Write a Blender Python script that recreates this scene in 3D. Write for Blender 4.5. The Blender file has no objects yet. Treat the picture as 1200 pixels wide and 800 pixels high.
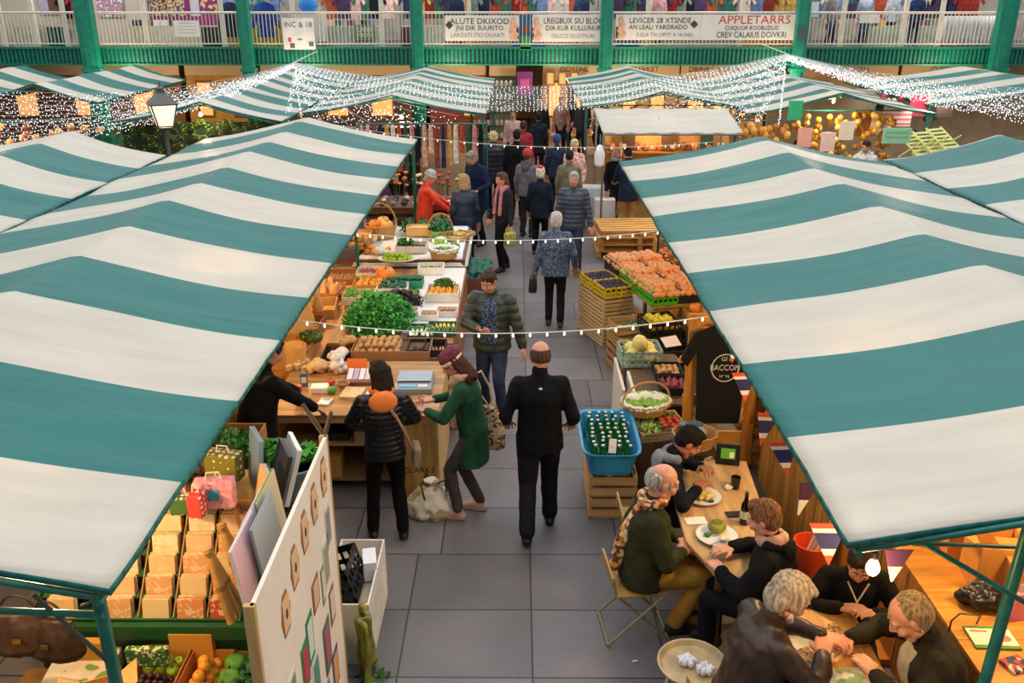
import bpy, math, random
import numpy as np
from mathutils import Vector, Matrix, Euler, noise
R = math.radians
rnd = random.Random(7)
SC = bpy.context.scene
COL = SC.collection
PI = math.pi

# ------------------------------------------------------------------ camera
F = 1040.0; EYE = 4.5
PITCH = math.atan(408/1040); YAW = math.atan(6/1040*math.cos(PITCH))
cam_d = bpy.data.cameras.new('camera'); cam = bpy.data.objects.new('camera', cam_d); COL.objects.link(cam)
cam.location = (0, 0, EYE); cam.rotation_euler = (PI/2-PITCH, 0, YAW)
cam_d.sensor_width = 36; cam_d.lens = F/1200*36; cam_d.clip_end = 200; cam_d.clip_start = .05
SC.camera = cam
_cp, _sp = math.cos(PITCH), math.sin(PITCH)
_cy, _sy = math.cos(YAW), math.sin(YAW)
def _ray(px, py):
    u = (px-600)/F; v = -(py-400)/F
    x, y, z = u, _cp+v*_sp, -_sp+v*_cp
    return x*_cy-y*_sy, x*_sy+y*_cy, z
def atz(px, py, z):
    'point of the place at height z'
    r = _ray(px, py); t = (z-EYE)/r[2]; return Vector((r[0]*t, r[1]*t, z))
def aty(px, py, y):
    'point of the place at distance y'
    r = _ray(px, py); t = y/r[1]; return Vector((r[0]*t, y, EYE+r[2]*t))

# ------------------------------------------------------------------ colour + materials
def lin(h):
    if not isinstance(h, str): return tuple(h)[:3]
    h = h.lstrip('#'); o = []
    for i in (0, 2, 4):
        c = int(h[i:i+2], 16)/255
        o.append(c/12.92 if c <= .04045 else ((c+.055)/1.055)**2.4)
    return tuple(o)
_m = {}
def M(hexc, rough=.65, metal=0, ns=0, na=.25, bs=0, bst=.3, emit=0, stretch=None, spec=None, trans=0, key='', sheen=0, hex2=None):
    k = (hexc, rough, metal, ns, na, bs, bst, emit, stretch, spec, trans, key, sheen, hex2)
    if k in _m: return _m[k]
    m = bpy.data.materials.new('mat_%03d' % len(_m)); m.use_nodes = True
    nt = m.node_tree; b = nt.nodes['Principled BSDF']; L = nt.links
    c = lin(hexc)
    b.inputs['Base Color'].default_value = (*c, 1)
    b.inputs['Roughness'].default_value = rough
    b.inputs['Metallic'].default_value = metal
    if spec is not None: b.inputs['Specular IOR Level'].default_value = spec
    if trans: b.inputs['Transmission Weight'].default_value = trans
    if sheen: b.inputs['Sheen Weight'].default_value = sheen
    if emit:
        b.inputs['Emission Color'].default_value = (*c, 1); b.inputs['Emission Strength'].default_value = emit
    tc = None
    if ns or bs:
        tc = nt.nodes.new('ShaderNodeTexCoord'); mp = nt.nodes.new('ShaderNodeMapping')
        L.new(tc.outputs['Object'], mp.inputs['Vector'])
        if stretch: mp.inputs['Scale'].default_value = stretch
    if ns:
        n = nt.nodes.new('ShaderNodeTexNoise'); n.inputs['Scale'].default_value = ns; n.inputs['Detail'].default_value = 4
        L.new(mp.outputs[0], n.inputs['Vector'])
        r = nt.nodes.new('ShaderNodeValToRGB'); L.new(n.outputs['Fac'], r.inputs['Fac'])
        c2 = lin(hex2) if hex2 else tuple(min(1, x*(1+na)) for x in c)
        c1 = c if hex2 else tuple(x*(1-na) for x in c)
        r.color_ramp.elements[0].color = (*c1, 1); r.color_ramp.elements[0].position = .35
        r.color_ramp.elements[1].color = (*c2, 1); r.color_ramp.elements[1].position = .65
        L.new(r.outputs[0], b.inputs['Base Color'])
    if bs:
        n = nt.nodes.new('ShaderNodeTexNoise'); n.inputs['Scale'].default_value = bs; n.inputs['Detail'].default_value = 3
        L.new(mp.outputs[0], n.inputs['Vector'])
        bp = nt.nodes.new('ShaderNodeBump'); bp.inputs['Strength'].default_value = bst; bp.inputs['Distance'].default_value = .01
        L.new(n.outputs['Fac'], bp.inputs['Height']); L.new(bp.outputs[0], b.inputs['Normal'])
    _m[k] = m; return m
def WOOD(hexc, na=.3, axis='x', rough=.6, scale=14):
    st = {'x': (.12, 1, 1), 'y': (1, .12, 1), 'z': (1, 1, .12)}[axis]
    return M(hexc, rough, ns=scale, na=na, stretch=st, bs=scale*3, bst=.25, key='w'+axis)
def CLOTH(hexc, na=.18, rough=.85): return M(hexc, rough, ns=9, na=na, bs=260, bst=.25, spec=.18)
def patt(kind, cols, scale=30, rough=.7, key=''):
    'dots / spots / checks / stripes made of the thing\'s own colours'
    k = ('patt', kind, tuple(cols), scale, rough, key)
    if k in _m: return _m[k]
    m = bpy.data.materials.new('mat_%03d' % len(_m)); m.use_nodes = True
    nt = m.node_tree; b = nt.nodes['Principled BSDF']; L = nt.links
    b.inputs['Roughness'].default_value = rough
    tc = nt.nodes.new('ShaderNodeTexCoord')
    r = nt.nodes.new('ShaderNodeValToRGB'); r.color_ramp.interpolation = 'CONSTANT'
    if kind in ('dots', 'cells'):
        v = nt.nodes.new('ShaderNodeTexVoronoi'); v.inputs['Scale'].default_value = scale
        if kind == 'dots': v.inputs['Randomness'].default_value = .25
        L.new(tc.outputs['Object'], v.inputs['Vector'])
        L.new(v.outputs['Distance' if kind == 'dots' else 'Color'], r.inputs['Fac'])
    elif kind == 'noise':
        v = nt.nodes.new('ShaderNodeTexNoise'); v.inputs['Scale'].default_value = scale; v.inputs['Detail'].default_value = 2
        L.new(tc.outputs['Object'], v.inputs['Vector']); L.new(v.outputs['Fac'], r.inputs['Fac'])
    elif kind in ('stripez', 'stripex', 'stripey'):
        v = nt.nodes.new('ShaderNodeTexWave'); v.bands_direction = kind[-1].upper(); v.inputs['Scale'].default_value = scale
        L.new(tc.outputs['Object'], v.inputs['Vector']); L.new(v.outputs['Fac'], r.inputs['Fac'])
    e = r.color_ramp.elements
    while len(e) < len(cols): e.new(.5)
    if kind == 'dots': pos = [0, .33, .7, .85]
    elif kind == 'noise': pos = [0]+[.38+.24*(i/(max(1, len(cols)-1))) for i in range(len(cols)-1)]
    else: pos = [i/len(cols) for i in range(len(cols))]
    for i, c in enumerate(cols):
        e[i].position = pos[i]; 
    for i, c in enumerate(cols): e[i].color = (*lin(c), 1)
    L.new(r.outputs[0], b.inputs['Base Color'])
    _m[k] = m; return m

# ------------------------------------------------------------------ mesh builder
def rotm(rot): return np.array(Euler(rot).to_matrix())
class MB:
    def __init__(s): s.v = []; s.f = []; s.m = []; s.n = 0
    def add(s, v, f, mi=0):
        v = np.asarray(v, float); s.v.append(v)
        for q in f: s.f.append(tuple(i+s.n for i in q)); s.m.append(mi)
        s.n += len(v); return s
    def box(s, c, d, rot=None, mi=0, taper=1.0):
        x, y, z = d[0]/2, d[1]/2, d[2]/2; t = taper
        v = np.array([(-x*t, -y*t, -z), (x*t, -y*t, -z), (x*t, y*t, -z), (-x*t, y*t, -z), (-x, -y, z), (x, -y, z), (x, y, z), (-x, y, z)])
        if rot is not None: v = v @ rotm(rot).T
        return s.add(v+np.array(c), [(3, 2, 1, 0), (4, 5, 6, 7), (0, 1, 5, 4), (1, 2, 6, 5), (2, 3, 7, 6), (3, 0, 4, 7)], mi)
    def bar(s, a, b, w, h, mi=0):
        a = Vector(a); b = Vector(b); d = b-a; L = d.length
        q = d.to_track_quat('X', 'Z').to_matrix()
        v = np.array([(x*L/2, y*w/2, z*h/2) for z in (-1, 1) for x, y in ((-1, -1), (1, -1), (1, 1), (-1, 1))]) @ np.array(q).T
        return s.add(v+np.array((a+b)/2), [(3, 2, 1, 0), (4, 5, 6, 7), (0, 1, 5, 4), (1, 2, 6, 5), (2, 3, 7, 6), (3, 0, 4, 7)], mi)
    def tube(s, pts, r, n=8, mi=0, caps=True, flat=None):
        P = [Vector(p) for p in pts]; N = len(P)
        rr = r if isinstance(r, (list, tuple)) else [r]*N
        V = []; up = None
        for i in range(N):
            d = (P[min(i+1, N-1)]-P[max(i-1, 0)])
            if d.length < 1e-9: d = Vector((0, 0, 1))
            d.normalize()
            if up is None: up = d.orthogonal().normalized() if flat is None else Vector(flat)
            up = (up-d*up.dot(d))
            up = up.normalized() if up.length > 1e-6 else d.orthogonal().normalized()
            w = d.cross(up)
            for k in range(n):
                a = 2*PI*k/n; V.append(P[i]+(up*math.cos(a)+w*math.sin(a))*rr[i])
        f = []
        for i in range(N-1):
            for k in range(n):
                k2 = (k+1) % n; f.append((i*n+k, i*n+k2, (i+1)*n+k2, (i+1)*n+k))
        if caps: f.append(tuple(reversed(range(n)))); f.append(tuple((N-1)*n+k for k in range(n)))
        return s.add([tuple(p) for p in V], f, mi)
    def cap(s, a, b, ra, rb, n=12, mi=0):
        'tapered capsule with round ends'
        a = Vector(a); b = Vector(b); d = b-a; L = max(d.length, 1e-5); d = d/L
        pts = []; rr = []
        for i in range(4): t = PI/2*(i/4); pts.append(a-d*ra*math.cos(t)); rr.append(max(1e-4, ra*math.sin(t)))
        pts.append(a); rr.append(ra); pts.append(b); rr.append(rb)
        for i in range(1, 5): t = PI/2*(i/4); pts.append(b+d*rb*math.sin(t)); rr.append(max(1e-4, rb*math.cos(t)))
        return s._tubed(pts, rr, d, n, mi)
    def _tubed(s, pts, rr, d, n, mi):
        up = d.orthogonal().normalized(); w = d.cross(up); V = []
        for p, r in zip(pts, rr):
            for k in range(n): a = 2*PI*k/n; V.append(tuple(p+(up*math.cos(a)+w*math.sin(a))*r))
        f = [(i*n+k, i*n+(k+1) % n, (i+1)*n+(k+1) % n, (i+1)*n+k) for i in range(len(pts)-1) for k in range(n)]
        f.append(tuple(reversed(range(n)))); f.append(tuple((len(pts)-1)*n+k for k in range(n)))
        return s.add(V, f, mi)
    def sph(s, c, r, rot=None, n=14, m=9, mi=0):
        if not isinstance(r, (list, tuple)): r = (r, r, r)
        V = [(0, 0, -1)]
        for i in range(1, m):
            t = PI*i/m-PI/2
            for k in range(n): a = 2*PI*k/n; V.append((math.cos(t)*math.cos(a), math.cos(t)*math.sin(a), math.sin(t)))
        V.append((0, 0, 1)); V = np.array(V)*np.array(r)
        if rot is not None: V = V @ (np.array(rot).T if hasattr(rot, 'col') else rotm(rot).T)
        f = [(0, 1+(k+1) % n, 1+k) for k in range(n)]
        for i in range(m-2):
            for k in range(n): f.append((1+i*n+k, 1+i*n+(k+1) % n, 1+(i+1)*n+(k+1) % n, 1+(i+1)*n+k))
        T = len(V)-1; b0 = 1+(m-2)*n
        f += [(T, b0+k, b0+(k+1) % n) for k in range(n)]
        return s.add(V+np.array(c), f, mi)
    def lathe(s, prof, c=(0, 0, 0), n=20, mi=0, rot=None):
        V = []; c = np.array(c)
        for r, z in prof:
            for k in range(n): a = 2*PI*k/n; V.append((r*math.cos(a), r*math.sin(a), z))
        V = np.array(V)
        if rot is not None: V = V @ rotm(rot).T
        f = [(i*n+k, i*n+(k+1) % n, (i+1)*n+(k+1) % n, (i+1)*n+k) for i in range(len(prof)-1) for k in range(n)]
        f.append(tuple(reversed(range(n)))); f.append(tuple((len(prof)-1)*n+k for k in range(n)))
        return s.add(V+c, f, mi)
    def loft(s, rings, n=20, mi=0):
        'rings: (centre, right vector, forward vector, rx, ry)'
        V = []
        for c, rt, fw, rx, ry in rings:
            c = Vector(c)
            for k in range(n):
                a = 2*PI*k/n; ca, sa = math.cos(a), math.sin(a)
                V.append(tuple(c+rt*(rx*ca)+fw*(ry*sa)))
        f = [(i*n+k, i*n+(k+1) % n, (i+1)*n+(k+1) % n, (i+1)*n+k) for i in range(len(rings)-1) for k in range(n)]
        f.append(tuple(reversed(range(n)))); f.append(tuple((len(rings)-1)*n+k for k in range(n)))
        return s.add(V, f, mi)
    def prism(s, poly, t, o=(0, 0, 0), ax=((1, 0, 0), (0, 0, 1)), mi=0):
        'flat outline given thickness t; ax = the two in-plane axes'
        u = Vector(ax[0]).normalized(); v = Vector(ax[1]).normalized(); w = u.cross(v); o = Vector(o); n = len(poly)
        V = [tuple(o+u*a+v*b-w*t/2) for a, b in poly]+[tuple(o+u*a+v*b+w*t/2) for a, b in poly]
        f = [tuple(reversed(range(n))), tuple(range(n, 2*n))]+[(i, (i+1) % n, n+(i+1) % n, n+i) for i in range(n)]
        return s.add(V, f, mi)
    def grid(s, fn, nu, nv, mi=None, thick=0):
        V = [fn(i/nu, j/nv) for j in range(nv+1) for i in range(nu+1)]
        V = [tuple(p) for p in V]
        W = nu+1
        for j in range(nv):
            for i in range(nu):
                s.f.append(tuple(s.n+q for q in (j*W+i, j*W+i+1, (j+1)*W+i+1, (j+1)*W+i)))
                s.m.append(mi(i, j) if callable(mi) else (mi or 0))
        s.v.append(np.array(V, float)); s.n += len(V); return s
    def mesh(s, name, mats, smooth=True, ang=40):
        me = bpy.data.meshes.new(name)
        me.from_pydata(np.concatenate(s.v).tolist(), [], s.f)
        for m in (mats if isinstance(mats, (list, tuple)) else [mats]): me.materials.append(m)
        if max(s.m, default=0) > 0: me.polygons.foreach_set('material_index', s.m)
        if smooth:
            me.shade_smooth(); me.set_sharp_from_angle(angle=R(ang))
        me.update(); return me
    def build(s, name, mats, parent=None, smooth=True, bevel=0, ang=40, solid=0, subd=0):
        o = bpy.data.objects.new(name, s.mesh(name, mats, smooth, ang)); COL.objects.link(o)
        if parent is not None: o.parent = parent
        if solid:
            md = o.modifiers.new('s', 'SOLIDIFY'); md.thickness = solid; md.offset = 0
        if bevel:
            md = o.modifiers.new('b', 'BEVEL'); md.width = bevel; md.segments = 2; md.limit_method = 'ANGLE'
        if subd:
            md = o.modifiers.new('u', 'SUBSURF'); md.levels = subd; md.render_levels = subd
        return o
def tag(o, label, cat, group=None, kind=None):
    o['label'] = label; o['category'] = cat
    if group: o['group'] = group
    if kind: o['kind'] = kind
    return o
def thing(name, label, cat, loc=(0, 0, 0), rz=0, group=None, rot=None, scale=None):
    o = bpy.data.objects.new(name, None); COL.objects.link(o)
    o.location = loc; o.rotation_euler = rot or (0, 0, rz); o.empty_display_size = .1
    if scale: o.scale = (scale,)*3 if not isinstance(scale, (tuple, list)) else scale
    return tag(o, label, cat, group)
def struct(o): o['kind'] = 'structure'; return o
def put(o, loc, rz=0, rot=None, scale=None):
    o.location = loc; o.rotation_euler = rot or (0, 0, rz)
    if scale: o.scale = (scale,)*3 if not isinstance(scale, (tuple, list)) else scale
    return o
_kids = {}
def dup(root, loc, rz=0, label=None, group=None, rot=None, scale=None):
    r = root.copy(); COL.objects.link(r); put(r, loc, rz, rot, scale)
    if label: r['label'] = label
    if group: r['group'] = group
    if root.name not in _kids: _kids[root.name] = [(c, list(c.children)) for c in root.children]
    for c, g in _kids[root.name]:
        d = c.copy(); COL.objects.link(d); d.parent = r
        for e in g:
            h = e.copy(); COL.objects.link(h); h.parent = d
    return r
def text(body, size, mat, parent=None, loc=(0, 0, 0), rot=(PI/2, 0, 0), name='lettering', ext=.002, align='CENTER', sx=1.0):
    c = bpy.data.curves.new(name, 'FONT'); c.body = body; c.size = size; c.extrude = ext; c.align_x = align; c.align_y = 'CENTER'
    c.resolution_u = 2
    o = bpy.data.objects.new(name, c); COL.objects.link(o)
    dg = bpy.context.evaluated_depsgraph_get(); me = bpy.data.meshes.new_from_object(o.evaluated_get(dg))
    bpy.data.objects.remove(o); bpy.data.curves.remove(c)
    me.materials.clear(); me.materials.append(mat)
    o = bpy.data.objects.new(name, me); COL.objects.link(o); o.parent = parent; o.location = loc; o.rotation_euler = rot; o.scale = (sx, 1, 1)
    return o

# remesh overlapping closed shapes into one continuous skin
def skin(mb, voxel, smooth=3, fn=None, sm_f=.5):
    me = mb.mesh('tmp', [M('#888888')], smooth=False)
    o = bpy.data.objects.new('tmp', me); COL.objects.link(o)
    md = o.modifiers.new('r', 'REMESH'); md.mode = 'VOXEL'; md.voxel_size = voxel; md.adaptivity = 0
    if smooth:
        md = o.modifiers.new('s', 'SMOOTH'); md.iterations = smooth; md.factor = sm_f
    dg = bpy.context.evaluated_depsgraph_get()
    out = bpy.data.meshes.new_from_object(o.evaluated_get(dg))
    bpy.data.objects.remove(o); bpy.data.meshes.remove(me)
    if fn:
        n = len(out.vertices); co = np.empty(n*3); out.vertices.foreach_get('co', co); co = co.reshape(-1, 3)
        no = np.empty(n*3); out.vertex_normals.foreach_get('vector', no); no = no.reshape(-1, 3)
        co = fn(co, no); out.vertices.foreach_set('co', co.reshape(-1)); out.update()
    out.shade_smooth()
    return out
def link_mesh(me, name, mats, parent, facefn=None):
    me.name = name; me.materials.clear()
    for m in (mats if isinstance(mats, (list, tuple)) else [mats]): me.materials.append(m)
    if facefn:
        for p in me.polygons: p.material_index = facefn(p.center)
    else: me.polygons.foreach_set('material_index', [0]*len(me.polygons))
    o = bpy.data.objects.new(name, me); COL.objects.link(o); o.parent = parent
    return o
# ------------------------------------------------------------------ people
SKINC = '#c98f74'
def ik(a, b, l1, l2, pole):
    a = Vector(a); b = Vector(b); d = b-a; L = d.length
    if L > (l1+l2)*.999: d = d.normalized()*((l1+l2)*.999); L = d.length; b = a+d
    x = (l1*l1-l2*l2+L*L)/(2*L); h = math.sqrt(max(0, l1*l1-x*x)); u = d.normalized()
    p = Vector(pole); p = p-u*p.dot(u); p = p.normalized() if p.length > 1e-6 else u.orthogonal()
    return a+u*x+p*h, b
def add_hand(mb, w, d, n, side, k=1.0, curl=.5):
    'side: +1 thumb towards d x n, -1 the other way'
    d = Vector(d).normalized(); n = Vector(n); n = (n-d*n.dot(d)).normalized(); s = d.cross(n)*side
    w = Vector(w)
    offs = (.036, .012, -.012, -.034); ln = (.070, .078, .073, .056)
    for o, l in zip(offs, ln):
        kn = w+d*(.092-abs(o)*.25)*k+s*o*k
        mb.cap(w+d*.01*k+s*o*.6*k, kn, .017*k, .0125*k, 8)
        p = kn; a = curl*.5
        for fr, r0, r1 in ((.45, .0105, .0095), (.31, .0095, .0085), (.24, .0085, .0075)):
            dr = d*math.cos(a)+n*math.sin(a)+s*o*1.2
            q = p+dr.normalized()*l*fr*k; mb.cap(p, q, r0*k, r1*k, 7); p = q; a += curl
    b = w+d*.022*k+s*.024*k; q = b+(d*.55+s*.75+n*.25).normalized()*.042*k
    mb.cap(w+d*.01*k, b, .018*k, .015*k, 8); mb.cap(b, q, .0145*k, .0115*k, 8)
    mb.cap(q, q+(d*.85+s*.25+n*.35).normalized()*.034*k, .0115*k, .009*k, 8)
def wrinkle(amp, sc, quilt=0, period=.06, seed=0, zlim=None):
    def fn(co, no):
        out = co.copy()
        for i in range(len(co)):
            x, y, z = co[i]
            v = noise.noise(Vector((x*sc+seed, y*sc, z*sc*.7)))+.5*noise.noise(Vector((x*sc*2.3, y*sc*2.3+seed, z*sc*1.4)))
            h = amp*v
            if quilt: h += quilt*(abs(math.sin(z*PI/period))**.6-.6)
            out[i] += no[i]*h
        return out
    return fn
def hairfn(amp=.006, seed=0):
    def fn(co, no):
        out = co.copy()
        for i in range(len(co)):
            x, y, z = co[i]
            v = noise.noise(Vector((x*70+seed, y*70, z*18)))+.7*noise.noise(Vector((x*26, y*26+seed, z*14)))
            out[i] += no[i]*amp*v
        return out
    return fn
def person(label, loc, face=0, h=1.75, skinc=SKINC, vox=.012, pelvis=None, lean=0, side=0, head=(0, 0), hands=(None, None), poles=(None, None),
           feet=(None, None), palms=((0, 0, -1), (0, 0, -1)), curl=.45, hair='short', hairc='#3a2a20', top=None, bottom=None, shoes=None, hat=None,
           scarf=None, extra=None, bulk=1.0, group=None, seated=False, twist=0, hk=1.0, beard=None, glasses=False, kneepole=(0, 1, .15)):
    """face: degrees clockwise from straight away. local +Y forward, +X right. positions for a 1.75 m figure."""
    s = h/1.75
    root = thing('person', label, 'person', loc, -R(face), group, scale=s)
    near = vox <= .01
    pel = Vector(pelvis or ((0, 0, .56) if seated else (0, 0, .95)))
    Rt = Matrix.Rotation(-R(lean), 3, 'X') @ Matrix.Rotation(R(side), 3, 'Y') @ Matrix.Rotation(-R(twist), 3, 'Z')
    up = Rt @ Vector((0, 0, 1)); rt = Rt @ Vector((1, 0, 0)); fw = Rt @ Vector((0, 1, 0))
    nk = pel+up*.50
    Rh = Rt @ Matrix.Rotation(-R(head[0]), 3, 'Z') @ Matrix.Rotation(-R(head[1]), 3, 'X')
    hc = nk+up*.055+fw*.015+(Rh @ Vector((0, .02, .115)))*hk
    H = lambda x, y, z: hc+Rh @ Vector((x*hk, y*hk, z*hk))
    sh = [nk+rt*(.16*bulk*x)-up*.062 for x in (-1, 1)]
    hp = [pel+(rt if not seated else Vector((1, 0, 0)))*(.085*x)-Vector((0, 0, .03)) for x in (-1, 1)]
    hand = []; elb = []
    for i, x in enumerate((-1, 1)):
        t = hands[i]
        t = Vector(t) if t is not None else sh[i]+rt*(.07*x)+Vector((0, .06, -.52))
        pl = poles[i] if poles[i] is not None else (x*.55, -1, -.35)
        e, t = ik(sh[i], t, .285, .255, pl); elb.append(e); hand.append(t)
    ft = []; kn = []
    for i, x in enumerate((-1, 1)):
        t = feet[i]
        t = Vector(t) if t is not None else (Vector((.1*x, .42, .09)) if seated else Vector((.095*x, 0, .09)))
        k, t = ik(hp[i], t, .44, .43, kneepole); kn.append(k); ft.append(t)
    sk = M(skinc, .5, ns=25, na=.1)
    # ---- body: one continuous skin
    b = MB()
    b.loft([(pel-up*.08, rt, fw, .13, .1), (pel, rt, fw, .145, .105), (pel+up*.17, rt, fw, .12, .09), (pel+up*.32, rt, fw, .145, .1), (pel+up*.43, rt, fw, .14, .085), (nk, rt, fw, .06, .06)])
    b.cap(sh[0], sh[1], .055, .055)
    for i, x in enumerate((-1, 1)):
        b.cap(sh[i], elb[i], .047, .038); b.cap(elb[i], hand[i], .038, .026)
        b.cap(hp[i], kn[i], .075, .052); b.cap(kn[i], ft[i], .05, .034); b.cap(ft[i]-Vector((0, .02, .04)), ft[i]+Vector((0, .10, -.062)), .024, .018)
        dr = (hand[i]-elb[i]).normalized()
        add_hand(b, hand[i], dr+Vector((0, 0, 0)), palms[i], (-1 if x < 0 else 1)*(1), 1.12 if vox <= .01 else 1.2, curl)
    b.cap(nk-up*.02, H(0, -.02, -.06), .055, .052)
    b.sph(H(0, -.012, .03), (.074*hk, .094*hk, .088*hk), Rh); b.sph(H(0, .022, -.03), (.062*hk, .066*hk, .085*hk), Rh)
    b.cap(H(-.025, .045, -.088), H(.025, .045, -.088), .027*hk, .027*hk); b.cap(H(-.05, 0, -.06), H(-.025, .05, -.085), .022*hk, .022*hk); b.cap(H(.05, 0, -.06), H(.025, .05, -.085), .022*hk, .022*hk)
    b.cap(H(0, .083, .018), H(0, .105, -.022), .009*hk, .0135*hk); b.cap(H(-.014, .092, -.025), H(.014, .092, -.025), .009*hk, .009*hk)
    b.cap(H(-.04, .07, .028), H(.04, .07, .028), .015*hk, .015*hk)
    b.sph(H(-.036, .062, -.03), .026*hk); b.sph(H(.036, .062, -.03), .026*hk)
    b.cap(H(-.018, .083, -.058), H(.018, .083, -.058), .011*hk, .011*hk)
    for x in (-1, 1): b.sph(H(x*.075, -.008, -.005), (.011*hk, .021*hk, .033*hk), Rh)
    link_mesh(skin(b, vox if near else min(vox, .014), 2 if near else 1, sm_f=.4), 'body', sk, root)
    if vox < .016:
        for x in (-1, 1):
            e = MB().sph(H(x*.030, .079, .008), .0105*hk, n=10, m=7).sph(H(x*.030, .087, .006), .0055*hk, n=8, m=6, mi=1)
            e.build('eye', [M('#e8e2da', .3), M('#231a14', .2)], root)
        e = MB().cap(H(-.017, .0925, -.058), H(.017, .0925, -.058), .005*hk, .005*hk).build('lips', M('#a5584c', .5), root)
        for x in (-1, 1): MB().cap(H(x*.015, .088, .033), H(x*.045, .078, .033), .0045*hk, .003*hk, 8).build('eyebrow', M(hairc, .8), root)
    # ---- hair
    hm = M(hairc, .85, spec=.2, ns=60, na=.5, stretch=(1, 1, .25), bs=160, bst=.5)
    hb = MB()
    if hair in ('short', 'bob', 'long', 'tied', 'curly'):
        hb.sph(H(0, -.022, .04), (.085*hk, .1*hk, .092*hk), Rh); hb.sph(H(0, -.045, .0), (.082*hk, .072*hk, .085*hk), Rh)
        for x in (-1, 1): hb.sph(H(x*.068, -.0, .035), (.018*hk, .03*hk, .045*hk), Rh)
        hb.sph(H(0, .03, .1), (.06*hk, .045*hk, .028*hk), Rh)
    if hair == 'fade':
        hb.sph(H(0, -.02, .04), (.083*hk, .098*hk, .089*hk), Rh); hb.sph(H(0, -.05, .0), (.078*hk, .06*hk, .075*hk), Rh)
        hb.sph(H(0, .025, .1), (.055*hk, .05*hk, .025*hk), Rh)
    if hair == 'bald':      # ring of hair round a bare crown
        for a in np.linspace(-2.65, -.49, 12):
            hb.sph(H(.073*math.cos(a), -.02+.08*math.sin(a), .014), (.02*hk, .02*hk, .055*hk), Rh)
        for x in (-1, 1): hb.cap(H(x*.074, .025, .025), H(x*.078, .02, -.005), .011*hk, .008*hk)
    if hair == 'thin':
        for a in np.linspace(-2.9, -.24, 14):
            hb.sph(H(.076*math.cos(a), -.015+.084*math.sin(a), .008), (.021*hk, .021*hk, .058*hk), Rh)
        hb.sph(H(0, -.035, .045), (.08*hk, .086*hk, .079*hk), Rh)
    if hair in ('bob', 'long', 'curly'):
        L = {'bob': -.10, 'long': -.2, 'curly': -.13}[hair]
        for a in np.linspace(-PI+.35 if hair != 'curly' else -PI-.1, -.35 if hair != 'curly' else .1, 11):
            hb.cap(H(.076*math.cos(a), -.02+.082*math.sin(a), .05), H(.085*math.cos(a), -.03+.088*math.sin(a), L+.02*math.sin(a*7)), .026*hk, .024*hk, 8)
    if hair == 'full':      # swept grey hair down to the collar
        hb.sph(H(0, -.018, .042), (.09*hk, .108*hk, .095*hk), Rh); hb.sph(H(0, -.055, -.02), (.085*hk, .066*hk, .085*hk), Rh)
        hb.cap(H(-.05, .055, .095), H(.05, .055, .09), .024*hk, .024*hk); hb.sph(H(-.075, .01, .015), (.018*hk, .035*hk, .05*hk), Rh); hb.sph(H(.075, .01, .015), (.018*hk, .035*hk, .05*hk), Rh)
    if hair == 'tied': hb.sph(H(0, -.125, .02), (.035*hk, .035*hk, .035*hk), Rh)
    if hb.n: link_mesh(skin(hb, .007 if near else .014, 2, hairfn(.006 if hair == 'curly' else .0035, h*10)), 'hair', hm, root)
    if beard:
        bb = MB()
        for x in (-1, 1): bb.cap(H(x*.055, .015, -.065), H(x*.02, .062, -.1), .02*hk, .022*hk)
        bb.cap(H(-.025, .092, -.047), H(.025, .092, -.047), .009*hk, .009*hk)
        link_mesh(skin(bb, .007, 2, hairfn(.004, 3)), 'beard', M(beard, .8, ns=60, na=.3), root)
    if glasses:
        g = MB()
        for x in (-1, 1):
            g.tube([H(x*.031+.02*math.cos(a), .098, .006+.015*math.sin(a)) for a in np.linspace(0, 2*PI, 13)], .0016*hk, 6)
            g.tube([H(x*.051, .098, .01), H(x*.078, .02, .01), H(x*.078, -.01, .0)], .0018*hk, 6)
        g.tube([H(-.011, .1, .01), H(.011, .1, .01)], .0016*hk, 6)
        g.build('glasses', M('#2a2320', .3), root)
    # ---- clothes
    gv = .011 if near else max(.014, vox*1.1)
    if bottom:
        t = dict(c='#1c1d22', r=1.0, quilt=0); t.update(bottom)
        r_ = t['r']; g = MB()
        g.loft([(pel-up*.11, rt, fw, .145*bulk, .115*bulk), (pel-up*.02, rt, fw, .158*bulk, .125*bulk), (pel+up*.07, rt, fw, .14*bulk, .11*bulk)])
        for i in (0, 1):
            g.cap(hp[i], kn[i], .098*r_*bulk, .07*r_); g.cap(kn[i], ft[i]+Vector((0, 0, .02)), .07*r_, .06*r_)
            if seated: g.cap(pel-Vector((0, 0, .02)), hp[i]+(kn[i]-hp[i])*.3, .12, .095)
        link_mesh(skin(g, gv, 3, wrinkle(.006, 11, seed=h)), 'trousers', t.get('mat') or CLOTH(t['c'], .22), root)
    if shoes:
        for i in (0, 1):
            a = ft[i]; g = MB(); z0 = a.z-.09
            q = Vector((0.03*(-1 if i == 0 else 1), 1, 0)).normalized()
            g.cap(a+Vector((0, 0, .02)), a+Vector((0, -.005, -.045)), .05, .049)
            g.cap(a+Vector((0, -.035, -.055)), a+q*.15+Vector((0, 0, -.062)), .042, .037); g.cap(a+q*.03+Vector((0, 0, -.02)), a+q*.12+Vector((0, 0, -.052)), .046, .038)
            def flat(co, no, z0=z0):
                co[:, 2] = np.maximum(co[:, 2], z0+.002); return co
            link_mesh(skin(g, .009 if near else .015, 2, flat), 'shoe', [M(shoes[0], .5), M(shoes[1], .6)], root, facefn=lambda c, z0=z0: 1 if c.z < z0+.026 else 0)
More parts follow.
